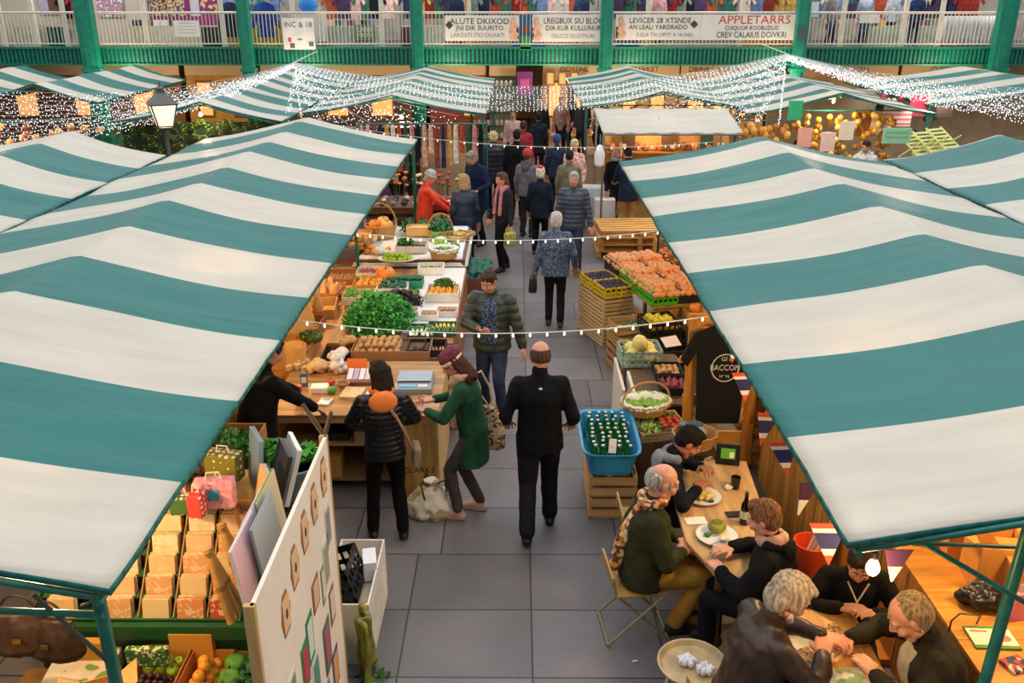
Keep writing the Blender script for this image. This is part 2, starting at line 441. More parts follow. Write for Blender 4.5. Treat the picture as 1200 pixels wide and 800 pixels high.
    if top:
        t = dict(c='#202228', len=.12, quilt=0, period=.06, fit=1.0, collar=True, hood=None, open=None, sleeve=1.0, flare=1.0, mat=None, name='jacket', wr=.009); t.update(top)
        k = t['fit']*bulk; g = MB(); down = Vector((0, 0, -1)) if not seated else -up
        rg = []
        if t['len'] > .2: rg.append((pel+down*t['len'], rt, fw, .178*k*t['flare'], .135*k*t['flare'])); rg.append((pel+down*(t['len']*.5), rt, fw, .178*k, .138*k))
        else: rg.append((pel+down*t['len'], rt, fw, .176*k, .136*k))
        rg += [(pel, rt, fw, .172*k, .135*k), (pel+up*.1, rt, fw, .162*k, .128*k), (pel+up*.2, rt, fw, .16*k, .125*k), (pel+up*.33, rt, fw, .176*k, .13*k), (pel+up*.42, rt, fw, .165*k, .11*k), (pel+up*.475, rt, fw, .12, .085), (pel+up*.515, rt, fw, .07, .068)]
        g.loft(rg)
        wr = t['sleeve']
        for i, x in enumerate((-1, 1)):
            ia = sh[i]-rt*(.07*x)+up*.012
            g.cap(ia, sh[i], .062, .066*wr); g.cap(sh[i], elb[i], .068*wr, .055*wr)
            e2 = elb[i]+(hand[i]-elb[i])*.93; g.cap(elb[i], e2, .055*wr, .043*wr)
        if t['collar']: g.cap(nk+up*.0, nk+up*.045+fw*.01, .072, .068)
        if t['quilt']: f_ = wrinkle(t['wr']*.6, 9, t['quilt'], t['period'], seed=h)
        else: f_ = wrinkle(t['wr'], 9, seed=h*3)
        link_mesh(skin(g, gv, 3, f_), t['name'], t['mat'] or CLOTH(t['c'], .25), root)
        if t['hood']:
            g = MB()
            for a in np.linspace(.2, PI-.2, 10): g.sph(tuple(nk+rt*(.105*math.cos(a))-fw*(.085*math.sin(a)-.03)+up*(.03-.03*math.sin(a))), (.042, .042, .042))
            g.sph(tuple(nk-fw*.105-up*.05), (.085, .05, .09), Rt)
            link_mesh(skin(g, .011 if near else .014, 3, wrinkle(.008, 18)), 'hood', CLOTH(t['hood']), root)
        if t['open']:       # shirt seen between the jacket's open fronts
            g = MB(); rr = []
            for u, wx, y in ((-.02, .075, .142), (.1, .085, .137), (.2, .085, .134), (.33, .08, .139), (.42, .07, .118), (.475, .05, .088)):
                rr.append((pel+up*u+fw*(y*k-.045), rt, fw, wx*k, .056))
            g.loft(rr); link_mesh(skin(g, gv, 2, wrinkle(.005, 12)), 'shirt', t['open'] if not isinstance(t['open'], str) else CLOTH(t['open']), root)
    if scarf:
        g = MB(); sc = scarf
        for a in np.linspace(0, 2*PI, 16, endpoint=False): g.sph(tuple(nk+rt*(.078*math.cos(a))+fw*(.078*math.sin(a)+.01)+up*(.04+.012*math.sin(a*2))), (.036, .036, .043))
        if sc.get('tail'):
            for x in sc['tail']: g.cap(nk+rt*(.06*x)+fw*.09, nk+rt*(.075*x)+fw*.15-up*.42, .032, .036); g.cap(nk+rt*(.06*x), nk+rt*(.06*x)+fw*.1-up*.02, .04, .035)
        if sc.get('back'): g.cap(nk-fw*.06, nk-fw*.165-up*.25, .04, .05); g.cap(nk-fw*.165-up*.25, nk-fw*.2-up*.5, .05, .045)
        link_mesh(skin(g, .011 if near else .015, 2, wrinkle(.007, 22)), 'scarf', sc.get('mat') or CLOTH(sc['c']), root)
    if hat:
        g = MB(); g.sph(H(0, -.02, .055), (.095*hk, .107*hk, .095*hk), Rh)
        if hat.get('slouch'): g.sph(H(0, -.07, .08), (.08*hk, .075*hk, .07*hk), Rh)
        link_mesh(skin(g, .01, 2, hairfn(.003, 1)), 'hat', M(hat['c'], .9, ns=40, na=.3, bs=150, bst=.6), root)
        g = MB()
        for a in np.linspace(0, 2*PI, 22, endpoint=False): g.sph(H(.088*math.cos(a), -.018+.1*math.sin(a), .032), (.016*hk, .016*hk, .024*hk), Rh, n=8, m=6)
        link_mesh(skin(g, .01, 2), 'hat_band', M(hat.get('band', hat['c']), .9, bs=150, bst=.6), root)
        if hat.get('pom'): MB().sph(H(0, -.05, .16), .03).build('pompom', M(hat['pom'], .95, bs=60, bst=.9), root)
    root['_j'] = 0; del root['_j']
    J = dict(pel=pel, nk=nk, up=up, rt=rt, fw=fw, sh=sh, elb=elb, hand=hand, H=H, Rt=Rt, ft=ft, kn=kn)
    if extra: extra(root, J)
    return root
# ------------------------------------------------------------------ light
w = bpy.data.worlds.new('world'); SC.world = w; w.use_nodes = True
bg = w.node_tree.nodes['Background']; bg.inputs[0].default_value = (.98, .985, 1.0, 1); bg.inputs[1].default_value = 1.15
SC.view_settings.view_transform = 'Standard'; SC.view_settings.look = 'None'; SC.view_settings.exposure = 0; SC.view_settings.gamma = 1; SC.view_settings.use_curve_mapping = False
# daylight through the glazed roof, a broad soft source high above the middle of the hall
ld = bpy.data.lights.new('roof_daylight', 'SUN'); ld.energy = .9; ld.angle = R(60); ld.color = (1, .98, .95)
lo = bpy.data.objects.new('roof_daylight', ld); COL.objects.link(lo); lo.rotation_euler = (R(-18), R(12), 0); lo.location = (0, 8, 9)
def lamp(loc, e, col=(1, .62, .28), r=.06, name='bulb_light'):
    l = bpy.data.lights.new(name, 'POINT'); l.energy = e; l.color = col; l.shadow_soft_size = r
    o = bpy.data.objects.new(name, l); COL.objects.link(o); o.location = loc; return o
BULB = M('#ffd9a0', .3, emit=14)
def bulb(label, loc, e, col=(1, .62, .28), cord=.04):
    t = thing('hanging_bulb', label, 'light bulb', loc)
    MB().lathe([(.001, -.045), (.02, -.04), (.032, -.02), (.033, 0), (.026, .022), (.014, .04), (.014, .05)], n=14).build('glass', BULB, t)
    MB().lathe([(.015, .048), (.018, .052), (.018, .09), (.006, .1)], n=12).build('socket', M('#1d1a17', .5), t)
    MB().tube([(0, 0, .09), (0, 0, .1+cord)], .004, 6).build('cord', M('#1d1a17', .5), t)
    lamp((loc[0], loc[1], loc[2]-.09), e, col, .07)
bulb('bare glowing bulb hanging in front of the person in black at the lower right', atz(1023, 664, 1.88), 17, (1, .58, .22), .12)
for lab, l, e in (('bulb hidden under the left canopy above the card rack', (-2.6, 4.3, 2.0), 60), ('bulb hidden under the left canopy above the counter', (-2.7, 7.6, 2.05), 60),
                  ('bulb hidden under the left canopy above the mushrooms', (-2.7, 10.4, 2.05), 65), ('bulb hidden under the left canopy near its far end', (-2.9, 13.2, 2.05), 55),
                  ('bulb hidden under the right canopy above the dining table', (2.5, 5.6, 2.05), 75), ('bulb hidden under the right canopy above the wooden counter', (3.3, 4.5, 2.0), 60),
                  ('bulb hidden under the right canopy behind the fruit crates', (2.6, 9.3, 2.0), 65), ('bulb hidden under the right canopy at its far end', (3.0, 12.4, 2.0), 50),
                  ('bulb hidden at the lower left front corner of the canopy', (-3.0, 3.5, 1.95), 40),):
    bulb(lab, l, e)
bulb('bulb glowing at the near gable of the far right striped canopy', aty(977, 118, 19.9), 60, (1, .75, .45))
bulb('bulb glowing beside the lantern in front of the green wreaths', aty(235, 134, 17.9), 40, (1, .7, .4))
bulb('bulb at the near end of the far left canopy over the crafts', (-2.4, 18.9, 2.1), 70, (1, .8, .6))
bulb('bulb under the plain white awning', (2.8, 17.9, 2.1), 45, (1, .7, .4))
for x in (-12, -6.5, -2, 1.2, 3.6, 8, 13): lamp((x, 28, 2.0), 110, (1, .72, .42), .2, 'shop_light')
for x in (-14, -9, -4, 1, 6, 11, 15): lamp((x, 29.6, 4.9), 60, (1, .93, .85), .3, 'gallery_light')
# ------------------------------------------------------------------ setting
TEAL = M('#0f7f7c', .38, ns=3, na=.12, bs=40, bst=.12, spec=.6)
WHT = M('#dcdad0', .42, ns=3, na=.05, bs=40, bst=.12, spec=.6)
GREEN = M('#10806c', .4, ns=8, na=.15)
DGREEN = M('#0c5148', .45, ns=8, na=.15)
POLE = M('#17685f', .35, ns=12, na=.2)
STEEL = M('#8d9291', .35, .7)
CREAM = M('#d8d3c4', .5, ns=10, na=.08)
def cloth_mat(h):
    m = M(h, .42, key='canvas', ns=2.2, na=.06, bs=3.2, bst=.55, stretch=(.45, 2.2, 1), spec=.5)
    m.node_tree.nodes['Bump'].inputs['Distance'].default_value = .045
    nt = m.node_tree; L = nt.links; b = nt.nodes['Principled BSDF']; out = nt.nodes['Material Output']
    tr = nt.nodes.new('ShaderNodeBsdfTranslucent'); tr.inputs[0].default_value = (*lin(h), 1)
    mx = nt.nodes.new('ShaderNodeMixShader'); mx.inputs[0].default_value = .22
    L.new(b.outputs[0], mx.inputs[1]); L.new(tr.outputs[0], mx.inputs[2]); L.new(mx.outputs[0], out.inputs[0])
    return m
C_T = cloth_mat('#0b7673'); C_W = cloth_mat('#d6d1c4')

# floor of big stone slabs
def floor_mat():
    m = bpy.data.materials.new('paving'); m.use_nodes = True; nt = m.node_tree; L = nt.links; b = nt.nodes['Principled BSDF']
    tc = nt.nodes.new('ShaderNodeTexCoord'); mp = nt.nodes.new('ShaderNodeMapping'); L.new(tc.outputs['Object'], mp.inputs[0])
    mp.inputs['Location'].default_value = (-.12, -.53, 0)
    br = nt.nodes.new('ShaderNodeTexBrick'); L.new(mp.outputs[0], br.inputs[0])
    br.inputs['Scale'].default_value = 1; br.inputs['Brick Width'].default_value = .96; br.inputs['Row Height'].default_value = .74
    br.inputs['Mortar Size'].default_value = .008; br.inputs['Mortar Smooth'].default_value = .3; br.offset = .0; br.squash = .8; br.squash_frequency = 4
    br.inputs['Color1'].default_value = (*lin('#635f61'), 1); br.inputs['Color2'].default_value = (*lin('#787376'), 1); br.inputs['Mortar'].default_value = (*lin('#3a3839'), 1)
    n = nt.nodes.new('ShaderNodeTexNoise'); n.inputs['Scale'].default_value = 90; n.inputs['Detail'].default_value = 5; L.new(tc.outputs['Object'], n.inputs[0])
    n2 = nt.nodes.new('ShaderNodeTexNoise'); n2.inputs['Scale'].default_value = 1.3; n2.inputs['Detail'].default_value = 5; L.new(tc.outputs['Object'], n2.inputs[0])
    def mult(a, nn, lo, hi):
        mr = nt.nodes.new('ShaderNodeMapRange'); mr.inputs[1].default_value = .3; mr.inputs[2].default_value = .7; mr.inputs[3].default_value = lo; mr.inputs[4].default_value = hi
        L.new(nn.outputs[0], mr.inputs[0]); x = nt.nodes.new('ShaderNodeMix'); x.data_type = 'RGBA'; x.blend_type = 'MULTIPLY'; x.inputs[0].default_value = 1
        L.new(a, x.inputs[6]); L.new(mr.outputs[0], x.inputs[7]); return x.outputs[2]
    c = mult(mult(br.outputs[0], n, .8, 1.2), n2, .8, 1.15); L.new(c, b.inputs['Base Color'])
    b.inputs['Roughness'].default_value = .5
    bp = nt.nodes.new('ShaderNodeBump'); bp.inputs['Strength'].default_value = .4; bp.inputs['Distance'].default_value = .01; L.new(br.outputs['Fac'], bp.inputs['Height']); bp.invert = True
    L.new(bp.outputs[0], b.inputs['Normal']); return m
fl = MB().grid(lambda u, v: (-22+44*u, -2+20.6*v, 0), 8, 8).build('floor', floor_mat(), smooth=False); struct(fl)
brick = M('#80654f', .7, ns=7, na=.3, bs=30, bst=.3)
f2 = MB().grid(lambda u, v: (-22+44*u, 18.6+18*v, 0), 4, 4).build('floor', brick, smooth=False); struct(f2)

# gallery: floor slab, slatted fascia, railing, posts
GY = 28.8
g = MB().box((0, GY+3.2, 2.68), (42, 6.2, .36)); struct(g.build('floor_gallery', M('#5b5750', .7, ns=6, na=.2), smooth=False))
g = MB().box((0, GY+.04, 2.68), (42, .06, .46), mi=0)
x = -18
while x < 18: g.box((x, GY, 2.68), (.06, .05, .44), mi=1); x += .13
g.box((0, GY-.02, 2.93), (42, .12, .06), mi=1); g.box((0, GY-.02, 2.44), (42, .12, .05), mi=1)
struct(g.build('trim_1', [DGREEN, GREEN], smooth=False))
g = MB()
g.tube([(-20, GY-.08, 3.95), (20, GY-.08, 3.95)], .035, 8); g.tube([(-20, GY-.08, 3.05), (20, GY-.08, 3.05)], .02, 6)
x = -18
while x < 18: g.box((x, GY-.08, 3.5), (.018, .018, .9)); x += .115
struct(g.build('trim_2', CREAM, smooth=False))
# tall green iron columns
for px, w in ((108, .5), (291, .34), (490, .36), (709, .36), (935, .36), (1170, .52)):
    p = aty(px, 66, GY-.25)
    c = MB().box((p.x, GY-.3, 3.6), (w, .3, 7.2)).box((p.x, GY-.3, 3.6), (w*.5, .36, 7.2))
    c.box((p.x, GY-.3, 2.3), (w+.1, .4, .12)).box((p.x, GY-.3, .15), (w+.16, .5, .3))
    struct(c.build('trim_%d' % (3+[108, 291, 490, 709, 935, 1170].index(px)), GREEN, smooth=False, bevel=.01))
# white gallery posts
for i, px in enumerate((4, 42, 78, 172, 262, 345, 448, 550, 653, 758, 868, 986, 1058, 1100)):
    p = aty(px, 40, GY+.15)
    struct(MB().box((p.x, GY+.15, 4.4), (.13, .1, 3.0)).build('trim_%d' % (10+i), CREAM, smooth=False))
# back walls of the hall behind and below the gallery
wall = M('#c9a878', .8, ns=3, na=.15)
struct(MB().box((0, 35.2, 1.25), (44, .2, 2.5)).build('wall_back', wall, smooth=False))
struct(MB().box((0, 35.2, 5.0), (44, .2, 4.6)).build('wall_gallery', M('#b9aea2', .8, ns=3, na=.2), smooth=False))

# ------------------------------------------------------------------ striped canopies
def canopy(label, xl, xr, xm, y0, y1, first, per=1.0, ze=2.15, zr=2.53, start_white=True, sag=.05, seed=0, posts=((0, 1), (1, 1)), group=None, segs=1, y0r=None, ph=0, rib=3.0):
    t = thing('market_canopy', label, 'canopy', ((xl+xr)/2, (y0+y1)/2, 0), 0, group)
    ox, oy = (xl+xr)/2, (y0+y1)/2
    # stripe boundaries
    ys = [y0]; q = first
    while q < y1-.02:
        if q > y0+.02: ys.append(q)
        q += per
    ys.append(y1); cuts = []; st = []
    for i in range(len(ys)-1):
        nseg = max(3, int((ys[i+1]-ys[i])/.12)); 
        for k in range(nseg): cuts.append(ys[i]+(ys[i+1]-ys[i])*k/nseg); st.append(i)
    cuts.append(y1); NX = 40; hw = []
    def pt(i, j):
        u = i/NX; x = xl+(xr-xl)*u; y = cuts[j]
        if x < xm: a = (x-xl)/(xm-xl)
        else: a = (xr-x)/(xr-xm)
        z = ze+(zr-ze)*a
        yy = (y-y0)/(y1-y0)
        fr = ((y-y0) % rib)/rib
        z -= sag*math.sin(PI*a)*.9+.035*math.sin(PI*fr)*(.35+.65*a)                 # slack between the frames
        n = noise.noise(Vector((x*.5+seed, y*2.2, seed)))*.03+noise.noise(Vector((x*.8, y*6.5+seed, 3)))*.02
        z += n*(.25+math.sin(PI*min(1, a*1.0+.05)))
        d = .03*math.sin(PI*fr) * (1-a)
        xx = x-(d if x > xm else -d)*(.6)
        yo = .05*math.sin(PI*a)*(1 if j == 0 else (-1 if j == len(cuts)-1 else 0))
        return (xx-ox, y-oy+yo+(.10*math.sin(PI*a)*0), z)
    g = MB(); V = [pt(i, j) for j in range(len(cuts)) for i in range(NX+1)]
    fs = []; ms = []
    W = NX+1
    for j in range(len(cuts)-1):
        for i in range(NX):
            fs.append((j*W+i, j*W+i+1, (j+1)*W+i+1, (j+1)*W+i)); ms.append((st[j]+(0 if start_white else 1)) % 2)
    g.v.append(np.array(V)); g.f = fs; g.m = ms; g.n = len(V)
    # hem hanging down round the edge
    c = g.build('cloth', [C_W, C_T], t, ang=80, solid=.006)
    h = MB()
    for s_, x in ((1, xr), (-1, xl)):
        for j in range(len(cuts)-1):
            a = V[j*W+(NX if s_ > 0 else 0)]; b = V[(j+1)*W+(NX if s_ > 0 else 0)]
            h.add([a, b, (b[0], b[1], b[2]-.035), (a[0], a[1], a[2]-.035)], [(0, 1, 2, 3)])
    for jj in (0, len(cuts)-1):
        for i in range(NX):
            a = V[jj*W+i]; b = V[jj*W+i+1]; h.add([a, b, (b[0], b[1], b[2]-.03), (a[0], a[1], a[2]-.03)], [(0, 1, 2, 3)])
    h.build('hem', C_T, t, solid=.008)
    def tube(a, b, r=.017): return MB().tube([(a[0]-ox, a[1]-oy, a[2]), (b[0]-ox, b[1]-oy, b[2])], r, 10)
    e = .06
    tube((xr-e, y0, ze-.07), (xr-e, y1, ze-.07)).build('rail', POLE, t); tube((xl+e, y0, ze-.07), (xl+e, y1, ze-.07)).build('rail', POLE, t)
    tube((xm, y0, zr-.09), (xm, y1, zr-.09)).build('ridge_pole', POLE, t)
    for y in (y0+.03, y1-.03):
        for xa in (xl, xr): tube((xa-(e if xa > xm else -e), y, ze-.06), (xm, y, zr-.07)).build('rafter', POLE, t)
    for a, b in posts:
        y = y0+.05 if a == 0 else (y1-.05 if a == 1 else a); x = xr-.08 if b else xl+.08
        tube((x, y, 0), (x, y, ze-.05), .03).build('post', POLE, t)
    return t
canA = canopy('large green-and-white striped canopy filling the lower left, over the card and vegetable stalls', -5.42, -1.72, -3.6, 3.1, 15.6, 4.0, 1.0, posts=((0, 1), (1, 1), (0, 0)), seed=1)
canC = canopy('large green-and-white striped canopy on the right, over the crates and dining tables', 1.53, 5.53, 3.6, 3.47, 13.45, 4.52, 1.06, posts=((1, 1), (0, 1)), seed=5, zr=2.55)
canB = canopy('striped canopy at the left edge, just beyond the valley beside the large left canopy', -9.1, -5.46, -6.85, 5.0, 13.9, 5.5, 1.05, posts=((1, 0), (1, 1)), seed=9)
canD = canopy('striped canopy at the right edge beside the large right canopy', 5.57, 9.2, 7.25, 4.4, 13.6, 5.3, 1.03, posts=((1, 1), (1, 0)), seed=14, start_white=False)
canE1 = canopy('far striped canopy left of the aisle, with a pointed ridge', -4.6, -.64, -2.6, 19.1, 27.4, 19.9, .66, posts=((0, 1), (1, 1), (0, 0)), seed=20, rib=2.4)
canE2 = canopy('far striped canopy under the white lights, above the green wreaths', -7.95, -4.64, -6.2, 17.8, 27.3, 18.6, .66, posts=((0, 1), (0, 0)), seed=22, rib=2.4)
canF1 = canopy('far striped canopy right of the aisle, behind the plain white awning', 1.44, 4.9, 3.2, 19.9, 27.0, 20.6, .66, posts=((0, 1), (0, 0), (1, 0)), seed=25, rib=2.4, ze=2.2)
canF2 = canopy('far striped canopy above the gold ornament stall, second to the right of the aisle', 4.94, 9.05, 6.95, 19.6, 27.0, 20.2, .66, posts=((0, 1), (0, 0)), seed=27, rib=2.4, ze=2.1)
canK2 = canopy('far striped canopy at the upper left, right one of its pair', -13.0, -9.9, -11.4, 21.6, 27.6, 22.2, .85, seed=31, ze=2.1, posts=((0, 1), (0, 0)))
canK1 = canopy('far striped canopy in the upper left corner, left one of its pair', -17.4, -13.05, -14.6, 21.0, 27.4, 21.6, .85, seed=33, ze=2.1, posts=((0, 1), (0, 0)))
canJ = canopy('far striped canopy in the upper right corner', 9.6, 16.5, 13.0, 21.4, 27.2, 22.0, .85, seed=35, ze=2.1, posts=((0, 0), (0, 1)))
# plain white awning in front of the far right canopy
t = thing('white_awning', 'plain white sheet awning in front of the far right striped canopy', 'awning', (2.9, 17.6, 0))
def aw(u, v):
    w = 1.3+.05*v; return ((u-.5)*2*w, -.85+1.75*v, 2.08+.24*v-.05*math.sin(PI*u)*math.sin(PI*v)+.01*math.sin(u*40))
MB().grid(aw, 30, 10).build('cloth', C_W, t, solid=.006)
for x in (-1.28, 1.28):
    for y in (-.8, .85): MB().tube([(x, y, 0), (x, y, 2.07 if y < 0 else 2.3)], .022, 8).build('post', STEEL, t)
MB().tube([(-1.3, -.84, 2.06), (1.3, -.84, 2.06)], .02, 8).build('rail', STEEL, t)
# slanting brace and cross bar of the near right canopy frame
t = thing('canopy_brace', 'dark green slanting brace under the front edge of the right canopy', 'brace', (0, 0, 0))
a = atz(1058, 622, 2.05); b = atz(1212, 712, 1.75)
MB().tube([a, b], .014, 8).build('tube', POLE, t)
a = atz(1150, 812, 1.1); b = atz(1222, 560, 2.25)
MB().tube([a, b], .03, 10).build('post', POLE, t)
tag(MB().tube([aty(1018, 634, 3.56), aty(1200, 641, 3.9)], .012, 8).build('canopy_cross_bar', POLE), 'thin green bar carrying bunting and the bare bulb at the lower right', 'bar')
# bar and brace by the near left post
t = thing('canopy_brace', 'green bar tied across the front of the left canopy post', 'brace', (0, 0, 0))
P0 = Vector((-1.8, 3.13, 2.0))
MB().tube([P0+Vector((.02, 0, 0)), P0+Vector((-1.3, .1, -.02))], .016, 8).build('tube', POLE, t)
MB().tube([P0+Vector((-.28, .02, .09)), P0+Vector((.0, .0, -.26))], .01, 8).build('tie', M('#3f4a3c', .6), t)
MB().tube([P0+Vector((-.03+.035*math.cos(i*.7), .035*math.sin(i*.7), .0+.012*i)) for i in range(14)], .006, 6).build('binding_wire', M('#4c4a42', .5), t)

tag(MB().tube([(2.28, 13.9, 0), (2.28, 13.9, 1.95)], .02, 8).build('support_post', M('#24352e', .5)), 'thin dark post standing between the pallets and the persimmon crates', 'post')

tag(MB().tube([(-2.28, 12.27, 0), (-2.28, 12.27, 2.1)], .024, 8).build('support_post', POLE), 'green post standing between the vegetable stand and the basket stand', 'post')

# the near side of the hall: wall and the gallery the picture is taken from
struct(MB().box((0, -3.6, 4.5), (44, .2, 9)).build('wall_front', M('#8f8577', .8, ns=2, na=.2), smooth=False))
struct(MB().box((0, -2.0, 2.78), (44, 3.0, .2)).build('floor_near_gallery', M('#5b5750', .7), smooth=False))
struct(MB().box((-21.5, 14, 4.5), (.2, 36, 9)).build('wall_left', M('#a39a8c', .8, ns=2, na=.2), smooth=False)); struct(MB().box((21.5, 14, 4.5), (.2, 36, 9)).build('wall_right', M('#a39a8c', .8, ns=2, na=.2), smooth=False))
# ------------------------------------------------------------------ the people
def strap(root, J, c='#a07850', side=1):
    pts = []
    for i in range(9):
        a = i/8; x = side*(-.12+.32*a); z = 1.42-.5*a
        pts.append((x, -.135-.035*math.sin(PI*a), z))
    MB().tube(pts, .012, 6).build('bag_strap', M(c, .6), root)
NAVY = dict(c='#1b2436')
# 1 walking away, black jacket
person('balding man in a black jacket walking away down the middle of the aisle', (.2, 6.8, 0), 0, 1.83, vox=.008, head=(0, 4), hands=((-.27, .16, .98), (.27, .14, .98)), poles=((-.35, -1, -.2), (.35, -1, -.2)),
       feet=((-.1, -.2, .11), (.1, .14, .09)), hair='bald', hairc='#4a3a30', bulk=1.04, top=dict(c='#0b0d12', len=.14, fit=1.08, sleeve=1.04, wr=.014), bottom=dict(c='#161922', r=1.12), shoes=('#0a0a0b', '#111111'),
       extra=lambda r, J: MB().sph((0, -.125, 1.40), (.016, .005, .01)).build('logo_patch', M('#d8d8d8'), r))
# 2 woman in black puffer with orange hood
def ex2(r, J):
    MB().tube([(.02, -.13, 1.42), (.1, -.165, 1.3), (.17, -.175, 1.15), (.22, -.15, 1.0), (.25, -.08, .9)], .014, 6).build('bag_strap', M('#a3795a', .6), r)
    MB().box((.27, -.02, .84), (.07, .2, .2), rot=(0, .1, 0)).build('shoulder_bag', M('#8c7a66', .7), r, bevel=.02)
person('woman in a black quilted jacket with an orange hood standing at the counter', (-1.12, 6.72, 0), -12, 1.68, vox=.008, head=(-18, 12), hands=((-.16, .32, 1.06), (.2, .3, 1.02)), poles=((-1, -.4, -.6), (1, -.4, -.6)),
       feet=((-.15, .02, .09), (.12, -.05, .09)), hair='bob', hairc='#2b1c15', top=dict(c='#101217', len=.1, quilt=.013, period=.052, fit=1.06, sleeve=1.12, mat=M('#0d0f15', .38, ns=20, na=.3)), bottom=dict(c='#0b0b0d', r=.98), shoes=('#121214', '#b39a78'),
       scarf=dict(c='#f08a4a'), extra=lambda r, J: (ex2(r, J), MB().sph((0, -.125, 1.43), (.125, .05, .1)).build('hood', M('#f0863f', .85, bs=60, bst=.4), r)))
# 3 woman in green coat, beanie, leopard tote
def ex3(r, J):
    g = MB(); g.loft([((.24, -.13, .62), Vector((.2, 1, 0)), Vector((1, -.2, 0)), .12, .05), ((.245, -.13, .66), Vector((.2, 1, 0)), Vector((1, -.2, 0)), .17, .085), ((.25, -.13, .8), Vector((.2, 1, 0)), Vector((1, -.2, 0)), .165, .08), ((.25, -.12, .98), Vector((.2, 1, 0)), Vector((1, -.2, 0)), .12, .05), ((.25, -.12, 1.05), Vector((.2, 1, 0)), Vector((1, -.2, 0)), .09, .03)])
    link_mesh(skin(g, .011, 3, wrinkle(.01, 10)), 'tote_bag', patt('cells', ('#2c2018', '#c9a67a', '#e2c69b', '#6b4a30', '#d9b888'), 48), r)
    for x in (-.05, .07): MB().tube([(.255, -.12+x, 1.02), (.24, -.1+x*.8, 1.25), (.19, -.04+x*.6, 1.425), (.15, .03+x*.5, 1.38), (.2, -.02+x*.6, 1.2), (.24, -.1+x, 1.02)], .011, 6).build('bag_strap', M('#d9bb8f', .7), r)
person('woman in green coat and burgundy beanie carrying a leopard print tote at the scale', (-.42, 7.06, 0), -78, 1.7, vox=.008, lean=9, head=(-6, 28), pelvis=(0, -.04, .93), hands=((-.12, .36, 1.12), (.1, .36, 1.14)), poles=((-1, -.3, -.8), (1, -.3, -.8)),
       palms=((.3, .4, .9), (-.3, .4, .9)), curl=.8, feet=((-.08, .1, .09), (.12, -.06, .09)), hair='long', hairc='#4a2a1e', hat=dict(c='#6c2f3f', band='#e0cba6', slouch=1), scarf=dict(c='#d6ab8c', tail=(-1, 1)),
       top=dict(c='#1e4a33', len=.34, flare=1.08, wr=.006, name='coat'), bottom=dict(c='#45403f', r=.88), shoes=('#c79a92', '#f0e6da'), extra=ex3)
# 4 man in open green jacket
person('man in an open green puffer jacket and jeans looking down at his hand', (-.27, 9.15, 0), 190, 1.78, vox=.009, head=(12, 26), hands=((-.36, .05, .84), (.08, .3, 1.14)), poles=((-1, -.5, -.3), (1, -.6, -.5)),
       palms=((1, 0, 0), (-.6, 0, .6)), curl=.8, bulk=1.12, feet=((-.12, .05, .09), (.11, -.15, .09)), hair='fade', hairc='#4a3527', top=dict(c='#2f3a31', len=.12, quilt=.011, period=.09, fit=1.08, sleeve=1.2, mat=M('#303b33', .45, ns=20, na=.25), open=patt('noise', ('#1c2a44', '#1c2a44', '#4f6486'), 40)),
       bottom=dict(mat=M('#22344f', .8, ns=12, na=.35)), shoes=('#2a2a2c', '#777777'))
# 5 navy patterned jacket, grey hair
person('grey-haired person in a blue speckled jacket walking away with a black bag', (.55, 12.1, 0), 4, 1.68, vox=.012, head=(0, 5), hands=((-.3, .02, .86), (.3, .1, .9)), feet=((-.09, .05, .09), (.09, -.12, .12)), hair='full', hairc='#b9b7b4', bulk=1.05,
       top=dict(len=.14, fit=1.12, sleeve=1.1, quilt=.006, period=.1, hood=None, mat=patt('noise', ('#22304d', '#3d5479', '#22304d', '#7d93b4', '#2b3b5a'), 26)), bottom=dict(c='#15161c', r=.95), shoes=('#3a2f28', '#1a1a1a'),
       extra=lambda r, J: (MB().box((-.33, .02, .66), (.1, .22, .24), taper=1.25).build('handbag', M('#131317', .5), r, bevel=.03), MB().tube([(-.33, -.06, .78), (-.32, 0, .9), (-.33, .09, .78)], .009, 6).build('bag_strap', M('#131317', .5), r)))
# 6 navy puffer facing us
person('grey-haired man in a navy quilted jacket and jeans facing the camera, right of the aisle', (.95, 14.65, 0), 185, 1.78, vox=.012, head=(8, 8), hands=((-.3, .1, .86), (.3, .08, .86)), feet=((-.1, 0, .09), (.1, .05, .09)), hair='short', hairc='#a9a6a4', bulk=1.08,
       top=dict(len=.14, quilt=.013, period=.075, fit=1.12, sleeve=1.15, mat=M('#33425c', .4, ns=18, na=.3)), bottom=dict(mat=M('#1f2f4a', .8, ns=12, na=.3)), shoes=('#20242c', '#cccccc'))
P2 = lambda *a, **k: person(*a, vox=k.pop('vox', .015), **k)
P2('white-haired woman in a dark blue coat with a red flower on her head', (.42, 15.9, 0), 10, 1.62, hair='full', hairc='#d8cfc0', top=dict(c='#1d2433', len=.2, fit=1.1), bottom=dict(c='#15161b'), shoes=('#222222', '#222222'),
   extra=lambda r, J: MB().sph(tuple(J['H'](0, -.05, .12)), (.06, .05, .045)).build('hat_flower', M('#d23a3a', .8, bs=50), r))
P2('person in a red beanie and grey jacket queueing in the crowd', (.2, 17.2, 0), 20, 1.72, hair='short', hairc='#5a4a40', hat=dict(c='#b9373a'), top=dict(c='#6f6c72', len=.12, fit=1.08, hood='#5b5960'), bottom=dict(c='#2a2c34'), shoes=('#222222', '#222222'))
P2('dark-haired man in an olive jacket in the crowd beside the navy puffer man', (1.0, 17.0, 0), 15, 1.74, hair='fade', hairc='#2f2520', top=dict(c='#77745c', len=.12, fit=1.05), bottom=dict(c='#23262e'), shoes=('#222222', '#222222'))
